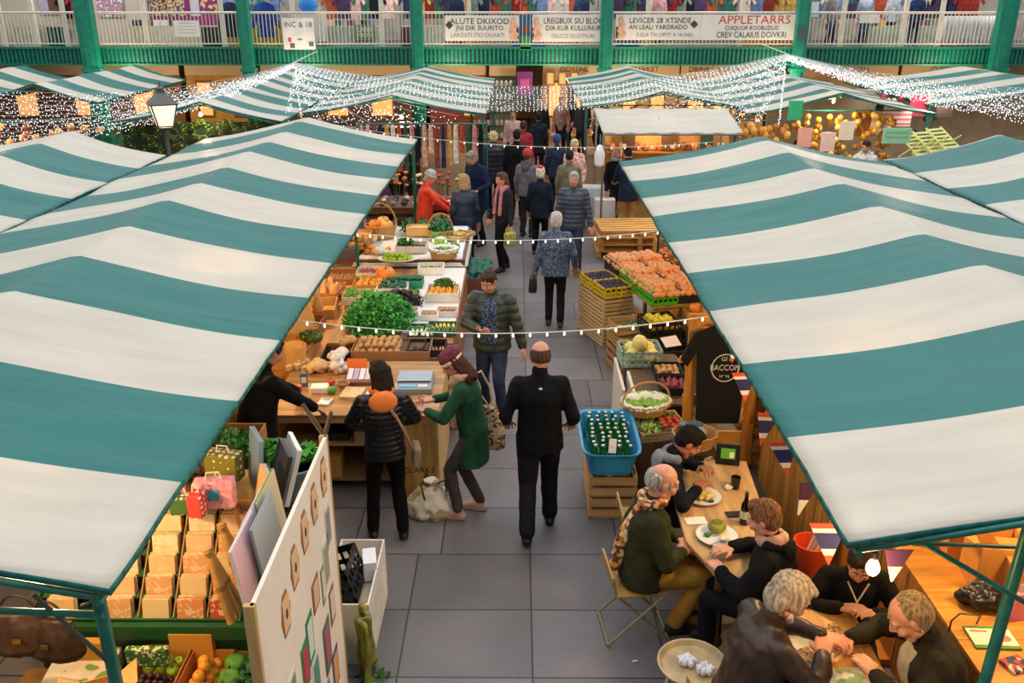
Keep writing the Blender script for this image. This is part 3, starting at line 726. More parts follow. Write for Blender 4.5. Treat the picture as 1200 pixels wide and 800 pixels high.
P2('tall person in a long black coat standing at the left edge of the crowd', (.0, 18.6, 0), 5, 1.9, hair='fade', hairc='#241c18', top=dict(c='#111216', len=.45, fit=1.12, name='coat'), bottom=dict(c='#15161b'), shoes=('#111111', '#111111'))
P2('woman in a blue cap among the crowd behind the olive jacket', (.85, 19.2, 0), 15, 1.7, hair='short', hairc='#3b4d70', hat=dict(c='#2e4d80'), top=dict(c='#28334d', len=.14), bottom=dict(c='#23262e'), shoes=('#222222', '#222222'))
P2('woman in a dark coat and pink scarf carrying a yellow-green bag', (-.22, 14.9, 0), 232, 1.72, vox=.012, head=(4, 8), hands=((-.26, .06, .86), (.26, .12, .9)), hair='long', hairc='#5a4538', scarf=dict(c='#c9818b', tail=(-1, 1)), top=dict(c='#23262e', len=.3, fit=1.02, name='coat'), bottom=dict(c='#111216'), shoes=('#1a1a1a', '#1a1a1a'), feet=((-.08, .1, .09), (.08, -.12, .09)),
   extra=lambda r, J: (MB().box((-.3, .1, .64), (.1, .24, .26), taper=.9).build('handbag', M('#a9ad5a', .6, ns=20), r, bevel=.05), MB().tube([(-.28, 0, .76), (-.27, .08, .9), (-.28, .18, .76)], .01, 6).build('bag_strap', M('#8d9145', .6), r)))
P2('curly-haired woman in a shiny navy coat seen from behind by the vegetable stall', (-.88, 14.9, 0), -8, 1.68, vox=.012, head=(-12, 8), hair='curly', hairc='#a58a68', top=dict(len=.3, fit=1.14, quilt=.006, period=.2, name='coat', mat=M('#1e2f4d', .4, ns=8, na=.35)), bottom=dict(c='#15161b'), shoes=('#222222', '#222222'))
P2('tall man in a navy coat bending towards the goods on the left stall', (-.72, 16.6, 0), 215, 1.85, head=(10, 28), lean=8, hands=((-.2, .3, 1.05), (.25, .15, .95)), hair='fade', hairc='#8d8580', top=dict(c='#1c2a47', len=.3, fit=1.1, name='coat'), bottom=dict(c='#1a1d26'), shoes=('#222222', '#222222'))
P2('person in a dark padded coat and tan cap walking away by the far left rack', (-.5, 19.3, 0), -10, 1.76, hair='full', hairc='#c8b48a', top=dict(len=.3, fit=1.15, quilt=.01, period=.1, name='coat', mat=M('#1b2232', .5)), bottom=dict(c='#15161b'), shoes=('#222222', '#222222'))
P2('woman in a bright red-orange coat and grey beanie reaching over the stall', (-1.62, 15.3, 0), 78, 1.68, vox=.012, head=(0, 18), lean=6, hands=((-.1, .5, 1.05), (.14, .45, 1.0)), hair='short', hairc='#b8b4b0', hat=dict(c='#b9b9bd', band='#c9c8ca'), top=dict(len=.22, fit=1.1, name='coat', mat=M('#ea4427', .55, ns=10, na=.15)), bottom=dict(c='#2a2c34'), shoes=('#222222', '#222222'))
P2('vendor in a purple top and dark hair behind the left far stall', (-2.6, 16.9, 0), 110, 1.66, hair='bob', hairc='#3b1f1c', head=(0, 14), top=dict(c='#5a3a4a', len=.1), bottom=dict(c='#23262e'), shoes=('#222222', '#222222'))
P2('man in a dark navy jacket and khaki trousers shopping below the white awning', (2.15, 16.95, 0), -12, 1.8, vox=.013, head=(0, 20), lean=7, hands=((-.15, .4, 1.05), (.2, .4, 1.05)), hair='fade', hairc='#2d2622', top=dict(c='#1f2a40', len=.2, fit=1.14, hood='#1f2a40'), bottom=dict(c='#b18c56'), shoes=('#3a3028', '#222222'))
P2('woman with pale hair in a black coat with a striped scarf by the textile stand', (1.98, 17.75, 0), 160, 1.68, head=(0, 10), hair='curly', hairc='#c9a888', top=dict(c='#15161c', len=.3, name='coat'), scarf=dict(c='#9aa4b4', tail=(-1,)), bottom=dict(c='#1c1d24'), shoes=('#222222', '#222222'))
P2('woman in a floral pink dress with a pale headscarf at the crowded stall', (1.2, 18.6, 0), 200, 1.7, hair='full', hairc='#c8c0a0', top=dict(len=.5, fit=1.0, name='dress', mat=patt('cells', ('#e8b6b6', '#f0e2da', '#d98890', '#f2d6cf'), 22)), bottom=dict(c='#cccccc'), shoes=('#8a6a60', '#222222'))
far = [('person with fair hair and a dark coat in the far crowd under the gallery, leftmost', .75, '#c79a80', '#23262e'), ('person with light brown hair and a pink-beige jacket in the far crowd', 1.35, '#8d6a4c', '#b58d7c'), ('white-haired person in the far crowd under the gallery', 1.95, '#dcd6cc', '#3b3f4a'),
       ('person in a grey coat in the far crowd, rightmost before the canopy', 2.5, '#6a5040', '#9a98a0'), ('person in dark clothes in the far crowd, behind the white-haired one', 1.7, '#2a201a', '#2c2224')]
for i, (lb, x, hc_, cc) in enumerate(far):
    P2(lb, (x-.05, 26.2+.5*(i % 2)+(1.2 if i == 4 else 0), 0), 170+20*i, 1.68+.04*i, vox=.022, hair='short', hairc=hc_, top=dict(c=cc, len=.2), bottom=dict(c='#22242b'))
for i, (lb, x, y, hc_, cc, fc) in enumerate((('person in a red coat in the middle of the aisle beyond the crowd', .15, 21.4, '#4a3328', '#a63a44', 10), ('person in a pale pink jacket further down the aisle', -.1, 23.6, '#6a5040', '#d9b3ae', 180), ('person in a dark coat far down the aisle by the purple banner', .55, 23.0, '#241c18', '#262a36', 0))):
    P2(lb, (x, y, 0), fc, 1.7, vox=.02, hair='short', hairc=hc_, top=dict(c=cc, len=.25), bottom=dict(c='#22242b'))
P2('young dark-haired man in a white hooded top behind the right canopies', (7.1, 18.2, 0), 215, 1.76, vox=.014, head=(15, 20), hair='fade', hairc='#3a2c26', top=dict(c='#cfd6d4', len=.12, hood='#dfe4e2'), bottom=dict(c='#2a2c34'), shoes=('#222222', '#222222'))
P2('black-haired person in a pink top behind the gold ornament stall', (6.0, 19.2, 0), 175, 1.62, hair='bob', hairc='#15100e', top=dict(c='#cf9189', len=.12), bottom=dict(c='#2a2c34'))
# vendor
person('vendor in a black fleece behind the counter, head hidden under the left canopy', (-2.28, 6.98, 0), 48, 1.78, vox=.009, lean=12, head=(0, 20), hands=((-.2, .55, 1.0), (.14, .5, 1.0)), poles=((-1, -.4, -.7), (1, -.4, -.7)), hair='short', hairc='#3a2a20',
       bulk=1.1, top=dict(c='#0f1014', len=.12, fit=1.1, sleeve=1.1), bottom=dict(c='#17181e'), shoes=('#222222', '#222222'))
# ------------------------------------------------------------------ people at the tables
CHK = patt('cells', ('#3b4a3c', '#c76a3a', '#e6cf9a', '#7a2f2a', '#d9a54a', '#5a6b7a'), 34, key='scarf')
person('man in glasses, olive fleece and patterned scarf sitting beside the aisle', (.93, 5.5, 0), 84, 1.8, seated=True, vox=.007, hk=1.12, lean=4, head=(-2, 12), pelvis=(0, 0, .56), hands=((-.1, .29, .70), (.06, .27, .69)), poles=((-1, -.5, -.5), (1, -.6, -.5)),
       palms=((.3, 0, -1), (-.3, 0, -1)), curl=.5, feet=((-.12, .45, .09), (.08, .25, .09)), skinc='#d3937c', hair='bald', hairc='#a39c93', glasses=True, bulk=1.12, scarf=dict(mat=CHK, back=1), top=dict(c='#34361f', len=.1, fit=1.1, sleeve=1.15, wr=.013),
       bottom=dict(c='#b88a3a', r=1.05), shoes=('#1c1a18', '#1a1a1a'))
person('dark-haired young man in a black jacket eating from the far plate', (1.13, 6.3, 0), 88, 1.74, seated=True, vox=.007, hk=1.1, lean=14, head=(4, 26), hands=((-.04, .38, .92), (.2, .3, .86)), poles=((-1, -.5, -.3), (1, -.6, -.3)), skinc='#a9694a', hair='fade', hairc='#16110f',
       curl=.7, top=dict(c='#0e1016', len=.1, fit=1.08, hood='#7d7f88'), bottom=dict(c='#16171d'), shoes=('#1c1a18', '#1a1a1a'))
person('short-haired woman in a black hooded jacket, her back to us, at the first table', (1.78, 5.06, 0), -62, 1.72, seated=True, vox=.007, hk=1.1, lean=6, head=(0, 14), pelvis=(0, 0, .58), hands=((-.2, .34, .86), (.15, .36, .84)), poles=((-1, -.4, -.4), (1, -.5, -.4)), skinc='#d49a80', hair='short', hairc='#7a5638',
       bulk=1.1, scarf=dict(c='#c9a08c'), top=dict(c='#0f0e13', len=.1, fit=1.12, sleeve=1.2, hood='#15121a', wr=.013), bottom=dict(c='#16171d'), shoes=('#1c1a18', '#1a1a1a'))
person('grey-haired man with glasses in a brown jacket eating at the nearest table', (1.38, 4.2, 0), 76, 1.82, seated=True, vox=.007, hk=1.15, lean=10, head=(6, 20), hands=((-.02, .47, .87), (.12, .38, .86)), poles=((-1, -.5, -.3), (1, -.6, -.4)), skinc='#d98e6e', hair='full', hairc='#a79a86', beard='#d8cfc2', glasses=True,
       curl=.8, bulk=1.12, top=dict(c='#37291f', len=.1, fit=1.14, sleeve=1.15, wr=.014, mat=M('#35261d', .42, ns=12, na=.25)), bottom=dict(c='#1d1a18'), shoes=('#1c1a18', '#1a1a1a'))
person('balding man in a dark olive wax jacket leaning over the nearest table', (2.5, 4.08, 0), -80, 1.8, seated=True, vox=.007, hk=1.15, lean=16, head=(-4, 22), hands=((-.1, .42, .84), (.2, .5, .83)), poles=((-1, -.3, -.4), (1, -.5, -.3)), skinc='#dd9a78', hair='thin', hairc='#9a8260',
       bulk=1.15, top=dict(c='#2e2a1c', len=.1, fit=1.14, sleeve=1.2, wr=.015, open='#b9a98a'), bottom=dict(c='#2a2620'), shoes=('#1c1a18', '#1a1a1a'))
def lany(r, J):
    MB().tube([tuple(J['nk']+J['rt']*(-.07)+J['fw']*.1), tuple(J['nk']+J['fw']*.17-J['up']*.12), tuple(J['nk']+J['fw']*.19-J['up']*.3)], .006, 6).tube([tuple(J['nk']+J['rt']*(.07)+J['fw']*.1), tuple(J['nk']+J['fw']*.17-J['up']*.12)], .006, 6).build('lanyard', M('#d9c9a8', .6), r)
person('person in black with a cream lanyard facing us behind the glowing bulb', (2.27, 5.02, 0), 190, 1.66, seated=True, vox=.007, hk=1.08, lean=12, head=(10, 22), pelvis=(0, 0, .50), hands=((-.1, .36, .84), (.12, .34, .85)), poles=((-1, -.4, -.5), (1, -.4, -.5)), skinc='#cf8f6c', hair='short', hairc='#3d2a1e',
       bulk=1.05, top=dict(c='#14110f', len=.1, fit=1.1, sleeve=1.15), bottom=dict(c='#17161a'), shoes=('#1c1a18', '#1a1a1a'), extra=lany)
# ------------------------------------------------------------------ people up on the gallery
for lb, px, y, hc_, cc, bc, fc in (('person in a long grey coat on the gallery just right of the fifth green column', 970, 29.9, '#3a2e28', '#75777c', '#2b3650', 170), ('person in navy on the gallery, rightmost of all', 1068, 30.0, '#2a201c', '#22365a', '#20304e', 20),
       ('person in blue jeans and pale top on the gallery, behind a white post', 1008, 30.1, '#15100e', '#7a8698', '#24385c', 200), ('person in a navy jacket on the gallery above the second banner', 680, 30.2, '#30241e', '#2a3a58', '#222222', 0), ('person in dark blue behind the gallery rail above the first banner', 536, 30.2, '#241c18', '#26324a', '#222222', 0),
       ('person in pink on the gallery above the third banner', 770, 30.4, '#4a3328', '#c9959a', '#2a3550', 10), ('person in a pale grey shirt at the gallery stall near the right', 1040, 31.0, '#5a4a40', '#a9b3bc', '#2a3550', 0)):
    p = aty(px, 55, y); P2(lb, (p.x, y, 2.88), fc, 1.72, vox=.022, hair='short', hairc=hc_, top=dict(c=cc, len=.2 if 'long' not in lb else .4), bottom=dict(c=bc))
# ------------------------------------------------------------------ produce, crates, baskets
def protomesh(fn): 
    return fn()
PR = {}
def proto_fruit(kind):
    'returns list of (part name, mesh) in local coordinates, resting on z=0'
    if kind in PR: return PR[kind]
    L = []
    def add(n, mb, mat, **k): L.append((n, mb.mesh(n, mat, **k)))
    g = MB()
    if kind == 'apple':
        g.lathe([(.004, .012), (.02, .003), (.034, .018), (.038, .038), (.034, .056), (.02, .068), (.008, .064), (.002, .056)], n=14); add('flesh', g, M('#9cbf35', .35, ns=12, na=.2)); add('stem', MB().tube([(0, 0, .058), (.003, 0, .08)], .002, 5), M('#5b4020'))
    elif kind == 'plum': add('flesh', g.sph((0, 0, .022), (.021, .021, .025), n=10, m=7), M('#2a1a3e', .4, ns=20, na=.3))
    elif kind == 'grape': add('flesh', g.sph((0, 0, .022), (.024, .024, .024), n=10, m=7), M('#3a1828', .4, ns=20, na=.3))
    elif kind == 'orange': add('flesh', g.sph((0, 0, .034), (.036, .036, .034), n=14, m=9), M('#f2a02a', .5, bs=120, bst=.4)); add('stem', MB().sph((0, 0, .067), (.005, .005, .003), n=6, m=4), M('#6a7a2a'))
    elif kind == 'persimmon':
        g.lathe([(.004, .002), (.025, .0), (.05, .022), (.055, .045), (.045, .067), (.02, .075), (.004, .07)], n=14); add('flesh', g, M('#ffac72', .4, ns=9, na=.12)); c = MB()
        for a in range(4): c.sph((.014*math.cos(a*PI/2), .014*math.sin(a*PI/2), .076), (.013, .013, .003), n=6, m=4)
        add('calyx', c, M('#d9b080'))
    elif kind == 'pepper':
        for a in range(4): g.sph((.016*math.cos(a*PI/2), .016*math.sin(a*PI/2), .045), (.027, .027, .045), n=10, m=7)
        add('flesh', g, M('#f2a12c', .3)); add('stem', MB().tube([(0, 0, .08), (.006, 0, .112)], .005, 6), M('#4a7a2c'))
    elif kind == 'pepper_yellow':
        for a in range(4): g.sph((.018*math.cos(a*PI/2), .018*math.sin(a*PI/2), .05), (.03, .03, .05), n=10, m=7)
        add('flesh', g, M('#e8cf2e', .35, ns=8, na=.15)); add('stem', MB().tube([(0, 0, .09), (.006, 0, .122)], .006, 6), M('#6a8a2c'))
    elif kind == 'tomato': add('flesh', g.sph((0, 0, .03), (.036, .036, .03), n=12, m=8), M('#d8452c', .3)); add('calyx', MB().sph((0, 0, .06), (.014, .014, .003), n=6, m=4), M('#3f6a2a'))
    elif kind in ('pumpkin', 'squash', 'pumpkin_pale'):
        r = .12 if kind != 'squash' else .085; c = {'pumpkin': '#ee8a35', 'squash': '#e9d48a', 'pumpkin_pale': '#e9bd72'}[kind]
        for a in range(9): t = 2*PI*a/9; g.sph((r*.48*math.cos(t), r*.48*math.sin(t), r*.72), (r*.52, r*.52, r*.72), n=10, m=8)
        add('flesh', g, M(c, .45, ns=8, na=.15)); add('stem', MB().tube([(0, 0, r*1.25), (.01, 0, r*1.6)], [.014, .009], 6), M('#7a7a45'))
    elif kind == 'melon': add('flesh', g.sph((0, 0, .09), (.115, .09, .09), n=18, m=12), M('#e6d67e', .5, ns=7, na=.18, bs=30, bst=.3)); add('stem', MB().tube([(.11, 0, .09), (.135, 0, .1)], .006, 6), M('#8a8a55'))
    elif kind == 'butternut': add('flesh', g.lathe([(.004, 0), (.04, .01), (.055, .05), (.045, .1), (.03, .14), (.032, .2), (.02, .23), (.004, .235)], n=12), M('#e3b078', .5, ns=9, na=.12)); add('stem', MB().tube([(0, 0, .23), (0, 0, .255)], .008, 6), M('#8a7a55'))
    elif kind == 'cauliflower':
        for i in range(26): a = i*2.4; r = .075*math.sqrt(i/26); g.sph((r*math.cos(a), r*math.sin(a), .07+.045*math.cos(r*16)), (.024, .024, .02), n=7, m=5)
        add('curd', g, M('#efead6', .8, bs=90, bst=.6)); c = MB()
        for i in range(8): t = i*PI/4; c.sph((.085*math.cos(t), .085*math.sin(t), .06), (.022, .045, .06), rot=(0, 0, t), n=8, m=6)
        add('leaves', c, M('#8fbf55', .6, ns=18, na=.3))
    elif kind == 'cabbage':
        for i in range(10): a = i*.63; g.sph((.025*math.cos(a), .025*math.sin(a), .07), (.055, .075, .065), rot=(.2*math.sin(i), .2*math.cos(i), a), n=9, m=7)
        add('leaves', g, M('#5b9a3c', .55, ns=14, na=.35, bs=40, bst=.5)); add('stem', MB().tube([(0, 0, 0), (0, 0, .02)], .02, 6), M('#d6dcae'))
    elif kind == 'leek':
        g.tube([(-.17, 0, .02), (-.05, 0, .022), (.05, 0, .024)], [.017, .019, .02], 8); add('shank', g, M('#dfe6b8', .5, ns=10, na=.1)); c = MB()
        for i in range(4): c.tube([(.05, (i-1.5)*.008, .024), (.13, (i-1.5)*.02, .03+.006*i), (.22, (i-1.5)*.034, .02)], [.014, .013, .004], 6)
        add('leaves', c, M('#3f7a46', .55, ns=14, na=.3))
    elif kind == 'courgette': g.tube([(-.09, 0, .02), (-.07, 0, .021), (.06, 0, .019), (.075, 0, .017)], [.012, .021, .018, .012], 9); add('flesh', g, M('#2f6a35', .45, ns=20, na=.35)); add('stem', MB().tube([(.074, 0, .017), (.095, 0, .02)], .007, 6), M('#8fae5a'))
    elif kind == 'courgette_yellow': g.tube([(-.09, 0, .02), (-.07, 0, .021), (.06, 0, .019), (.075, 0, .017)], [.012, .021, .018, .012], 9); add('flesh', g, M('#e8cf4a', .45)); add('stem', MB().tube([(.074, 0, .017), (.095, 0, .02)], .007, 6), M('#6f9a3a'))
    elif kind == 'carrot': g.tube([(-.09, 0, .012), (-.04, 0, .013), (.05, 0, .015), (.07, 0, .014)], [.002, .009, .015, .011], 8); add('root', g, M('#ef8a35', .5, bs=60, bst=.4)); add('stem', MB().tube([(.07, 0, .014), (.13, .006, .02)], [.006, .002], 5), M('#4d8a3a'))
    elif kind == 'aubergine': g.tube([(-.1, 0, .035), (-.08, 0, .036), (-.02, 0, .034), (.06, 0, .026), (.08, 0, .022)], [.015, .036, .034, .024, .012], 10); add('flesh', g, M('#1f1526', .25)); add('calyx', MB().tube([(.07, 0, .024), (.105, 0, .03)], [.018, .006], 6), M('#4a6a35'))
    elif kind == 'mushroom': add('stalk', g.tube([(0, 0, 0), (0, 0, .022)], .009, 7), M('#e6d6b8')); add('cap', MB().lathe([(.004, .018), (.024, .017), (.026, .026), (.016, .038), (.003, .042)], n=10), M('#b88a5c', .7, ns=20, na=.3))
    elif kind == 'onion': add('flesh', g.lathe([(.003, 0), (.025, .006), (.034, .028), (.022, .05), (.006, .062), (.003, .075)], n=10), M('#a3485c', .4, ns=14, na=.3))
    elif kind == 'potato': add('flesh', g.sph((0, 0, .025), (.04, .029, .025), n=10, m=7), M('#c99a63', .7, ns=12, na=.2))
    elif kind == 'turnip': add('root', g.lathe([(.002, 0), (.01, .01), (.033, .03), (.034, .045), (.018, .06), (.004, .062)], n=10), M('#e7c9c9', .5, ns=9, na=.3, hex2='#b5486a')); add('leaves', MB().sph((.0, 0, .075), (.012, .03, .03), n=6, m=5).sph((.01, .02, .08), (.025, .012, .03), n=6, m=5), M('#5f9a3c', .6))
    elif kind == 'kale':
        r2 = random.Random(3)
        for i in range(34):
            a = r2.random()*6.28; r = .1*r2.random(); p = Vector((r*math.cos(a), r*math.sin(a), .03+.1*r2.random()))
            g.sph(p, (.035, .022, .006), rot=(r2.uniform(-1, 1), r2.uniform(-1, 1), a), n=6, m=4)
        add('leaves', g, M('#2f6b3c', .6, ns=20, na=.4)); add('stems', MB().tube([(0, 0, 0), (0, 0, .07)], .02, 6), M('#8fb06a'))
    elif kind == 'corn': g.tube([(-.1, 0, .022), (-.06, 0, .023), (.06, 0, .02), (.1, 0, .018)], [.012, .022, .018, .006], 9); add('kernels', g, M('#dfb863', .5, bs=220, bst=.9)); add('husk', MB().tube([(-.12, 0, .022), (-.05, .012, .026), (.0, .02, .02)], [.008, .02, .004], 6), M('#c9c98a'))
    elif kind == 'broccoli':
        for i in range(16): a = i*2.4; r = .05*math.sqrt(i/16); g.sph((r*math.cos(a), r*math.sin(a), .075+.02*math.cos(r*20)), (.02, .02, .018), n=7, m=5)
        add('florets', g, M('#2c6e5a', .8, bs=100, bst=.8)); add('stem', MB().tube([(0, 0, 0), (0, 0, .06)], [.016, .025], 7), M('#8fc49a'))
    PR[kind] = L; return L
def fruit(kind, label, cat, group, loc, rot=(0, 0, 0), scale=1.0, name=None):
    L = proto_fruit(kind)
    if len(L) == 1:
        o = bpy.data.objects.new(name or kind, L[0][1]); COL.objects.link(o); put(o, loc, rot=rot, scale=scale); tag(o, label, cat, group); return o
    t = thing(name or kind, label, cat, loc, 0, group, rot=rot, scale=scale)
    for n, me in L: o = bpy.data.objects.new(n, me); COL.objects.link(o); o.parent = t
    return t
def pile(kind, name, label, cat, group, c, rz, w, d, n, sp, dome=.0, sy=None, jit=.15, lie=False, scale=1.0, layers=True, szh=None):
    'heap n items in a w x d tray centred at c (bottom height c.z), turned rz'
    sy = sy or sp; k = 0; lay = 0; ca, sa = math.cos(rz), math.sin(rz); h = szh or sp*.72
    while k < n and lay < 8:
        W = w-sp*(1+lay*.9); D = d-sy*(1+lay*.9)
        if lay and (W < 0 or D < 0): break
        nx = max(1, int(W/sp)+1); ny = max(1, int(D/sy)+1)
        for j in range(ny):
            for i in range(nx):
                if k >= n: break
                x = (i-(nx-1)/2)*sp+rnd.uniform(-1, 1)*sp*jit*.5; y = (j-(ny-1)/2)*sy+rnd.uniform(-1, 1)*sy*jit*.5
                z = c[2]+lay*h
                rr = (rnd.uniform(-.3, .3), rnd.uniform(-.3, .3), rnd.uniform(0, 6.28)) if not lie else (0, 0, rz+lie+rnd.uniform(-.25, .25))
                fruit(kind, label, cat, group, (c[0]+x*ca-y*sa, c[1]+x*sa+y*ca, z), rr, scale*rnd.uniform(.92, 1.08), name); k += 1
        lay += 1
def crate(label, loc, dims, rz=0, col='#c9a77a', kind='slat', gaps=3, name='wooden_crate', group=None, rot=None, inner=None):
    w, d, h = dims; t = thing(name, label, 'crate' if kind != 'card' else 'box', loc, rz, group, rot=rot)
    if kind == 'slat':
        m = WOOD(col, .2, 'x'); m2 = WOOD(col, .2, 'y'); n = gaps; gh = h/n
        for s in (-1, 1):
            a = MB(); b = MB()
            for i in range(n):
                z = gh*(i+.5); a.box((0, s*(d/2-.006), z), (w, .01, gh*.68)); b.box((s*(w/2-.006), 0, z), (.01, d-.02, gh*.68))
            for q in (-1, 1): a.box((q*(w/2-.02), s*(d/2-.016), h/2), (.028, .012, h))
            for q in (-.48, 0, .48): b.box((s*(w/2-.016), q*(d-.05), h/2), (.012, .028, h))
            a.build('side', m, t, smooth=False); b.build('side', m2, t, smooth=False)
        MB().box((0, 0, .008), (w-.02, d-.02, .012)).build('base', m, t, smooth=False)
    elif kind == 'plastic':
        m = M(col, .4, ns=6, na=.06)
        for s in (-1, 1):
            a = MB(); b = MB()
            for lo_, hi_ in ((0, .2), (.42, .56), (.8, 1)):
                a.box((0, s*(d/2-.006), h*(lo_+hi_)/2), (w, .012, h*(hi_-lo_))); b.box((s*(w/2-.006), 0, h*(lo_+hi_)/2), (.012, d-.024, h*(hi_-lo_)))
            n = max(3, int(w/.07))
            for i in range(n+1): a.box((-w/2+.01+(w-.02)*i/n, s*(d/2-.006), h/2), (.02, .012, h))
            n = max(3, int(d/.07))
            for i in range(n+1): b.box((s*(w/2-.006), -d/2+.02+(d-.04)*i/n, h/2), (.012, .02, h))
            a.build('side', m, t, smooth=False); b.build('side', m, t, smooth=False)
        MB().box((0, 0, .006), (w-.02, d-.02, .012)).build('base', m, t, smooth=False)
    elif kind in ('card', 'tray'):
        m = M(col, .8, ns=5, na=.08); th = .006 if kind == 'card' else .012
        for s in (-1, 1):
            MB().box((0, s*(d/2-th/2), h/2), (w, th, h)).build('side', m, t, smooth=False); MB().box((s*(w/2-th/2), 0, h/2), (th, d-2*th, h)).build('side', m, t, smooth=False)
        MB().box((0, 0, .004), (w-2*th, d-2*th, .008)).build('base', m, t, smooth=False)
    if inner: MB().box((0, 0, inner[0]), (w-.03, d-.03, .012)).build('lining', M(inner[1], .8), t, smooth=False)
    return t
WICK = M('#c89a5c', .7, ns=70, na=.4, stretch=(1, 1, 3), bs=110, bst=1.0)
def basket(label, loc, rx, ry, h, rz=0, handle=True, oval=True, flare=1.2, lin_=None, group=None, hh=.22):
    t = thing('wicker_basket', label, 'basket', loc, rz, group)
    pr = [(.01, 0), (1/flare, 0), (1/flare*1.04, h*.3), (1, h), (.96, h), (1/flare, .02), (.01, .015)]
    g = MB(); n = 26; V = []
    for r, z in pr:
        for k in range(n): a = 2*PI*k/n; V.append((rx*r*math.cos(a), ry*r*math.sin(a), z))
    g.add(V, [(i*n+k, i*n+(k+1) % n, (i+1)*n+(k+1) % n, (i+1)*n+k) for i in range(len(pr)-1) for k in range(n)]+[tuple(reversed(range(n)))])
    g.build('bowl', WICK, t)
    MB().tube([(rx*math.cos(a), ry*math.sin(a), h+.006*math.sin(a*14)) for a in np.linspace(0, 2*PI, 40)], .011, 6).build('rim', WICK, t)
    if handle: MB().tube([(rx*.98*math.cos(a), 0, h+hh*math.sin(a)) for a in np.linspace(0, PI, 16)], .011, 7).build('handle', WICK, t)
    if lin_:
        g = MB()
        for k in range(30):
            a = 2*PI*k/30; g.sph((rx*.9*math.cos(a), ry*.9*math.sin(a), h-.01+.008*math.sin(k*2.3)), (.035, .035, .03), n=8, m=6); g.sph((rx*.6*math.cos(a), ry*.6*math.sin(a), h-.04), (.05, .05, .02), n=8, m=6)
        link_mesh(skin(g, .01, 2, wrinkle(.012, 22)), 'cloth_lining', M(lin_, .9), t)
    return t
def box1(name, label, cat, c, d, mat, rz=0, rot=None, bevel=.004, group=None):
    'a plain closed carton / slab with a lid seam or edge as its own part where asked'
    o = MB().box((0, 0, d[2]/2), d).build(name, mat, smooth=False, bevel=bevel); put(o, c, rz, rot); return tag(o, label, cat, group)
def carton(label, c, d, rz=0, col='#c8964f', flaps=False, rot=None, group=None):
    t = thing('cardboard_box', label, 'box', c, rz, group, rot=rot); m = M(col, .8, ns=4, na=.08)
    if not flaps:
        MB().box((0, 0, d[2]/2), d).build('body', m, t, smooth=False, bevel=.004); MB().box((0, 0, d[2]+.001), (d[0]*1.0, .05, .002)).build('tape', M('#b07f3c', .4), t, smooth=False)
    else:
        for s in (-1, 1): MB().box((0, s*(d[1]/2-.003), d[2]/2), (d[0], .006, d[2])).build('side', m, t, smooth=False); MB().box((s*(d[0]/2-.003), 0, d[2]/2), (.006, d[1], d[2])).build('side', m, t, smooth=False)
        MB().box((0, 0, .004), (d[0], d[1], .008)).build('base', m, t, smooth=False)
        for s in (-1, 1):
            MB().box((s*(d[0]/2+.05), 0, d[2]+.03), (.13, d[1], .005), rot=(0, -s*.6, 0)).build('flap', m, t, smooth=False)
    return t
def table(label, loc, w, d, h, col='#b9854f', rz=0, legs=True, name='wooden_table', th=.04, planks=4, axis='x', cat='table'):
    t = thing(name, label, cat, loc, rz); m = WOOD(col, .25, axis, .5); g = MB()
    for i in range(planks):
        if axis == 'x': g.box((0, -d/2+d*(i+.5)/planks, h-th/2), (w, d/planks-.004, th))
        else: g.box((-w/2+w*(i+.5)/planks, 0, h-th/2), (w/planks-.004, d, th))
    g.build('tabletop', m, t, smooth=False, bevel=.003)
    if legs:
        for x in (-1, 1):
            for y in (-1, 1): MB().box((x*(w/2-.06), y*(d/2-.06), (h-th)/2), (.05, .05, h-th)).build('leg', WOOD(col, .25, 'z'), t, smooth=False)
        for y in (-1, 1): MB().box((0, y*(d/2-.06), h-th-.05), (w-.15, .025, .08)).build('apron', m, t, smooth=False)
    return t
def leafheap(name, label, cat, c, rx, ry, rz_, n, col, size=.02, rz=0, group=None, kind=None, seed=1, base=True):
    r2 = random.Random(seed); g = MB()
    V = []; Fc = []; 
    for i in range(n):
        a = r2.random()*2*PI; u = r2.random()**.5; zz = math.sqrt(max(0, 1-u*u))
        k = r2.uniform(.8, 1.05); p = Vector((rx*u*math.cos(a)*k, ry*u*math.sin(a)*k, rz_*zz*k))
        e = Euler((r2.uniform(-1, 1), r2.uniform(-1, 1), r2.random()*6.28)).to_matrix(); s = size*r2.uniform(.6, 1.3); b0 = len(V)
        for q in ((-s, 0, 0), (-.3*s, -.55*s, .2*s), (.7*s, -.4*s, .1*s), (s, 0, 0), (.6*s, .45*s, .12*s), (-.3*s, .55*s, .2*s)): V.append(tuple(p+e @ Vector(q)))
        Fc.append(tuple(range(b0, b0+6)))
    g.add(V, Fc)
    t = thing(name, label, cat, c, rz, group)
    g.build('leaves', M(col, .6, ns=9, na=.45), t, smooth=False)
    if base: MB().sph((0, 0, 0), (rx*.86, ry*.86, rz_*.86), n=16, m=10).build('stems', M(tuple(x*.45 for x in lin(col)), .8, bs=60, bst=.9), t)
    if kind: t['kind'] = kind
    return t
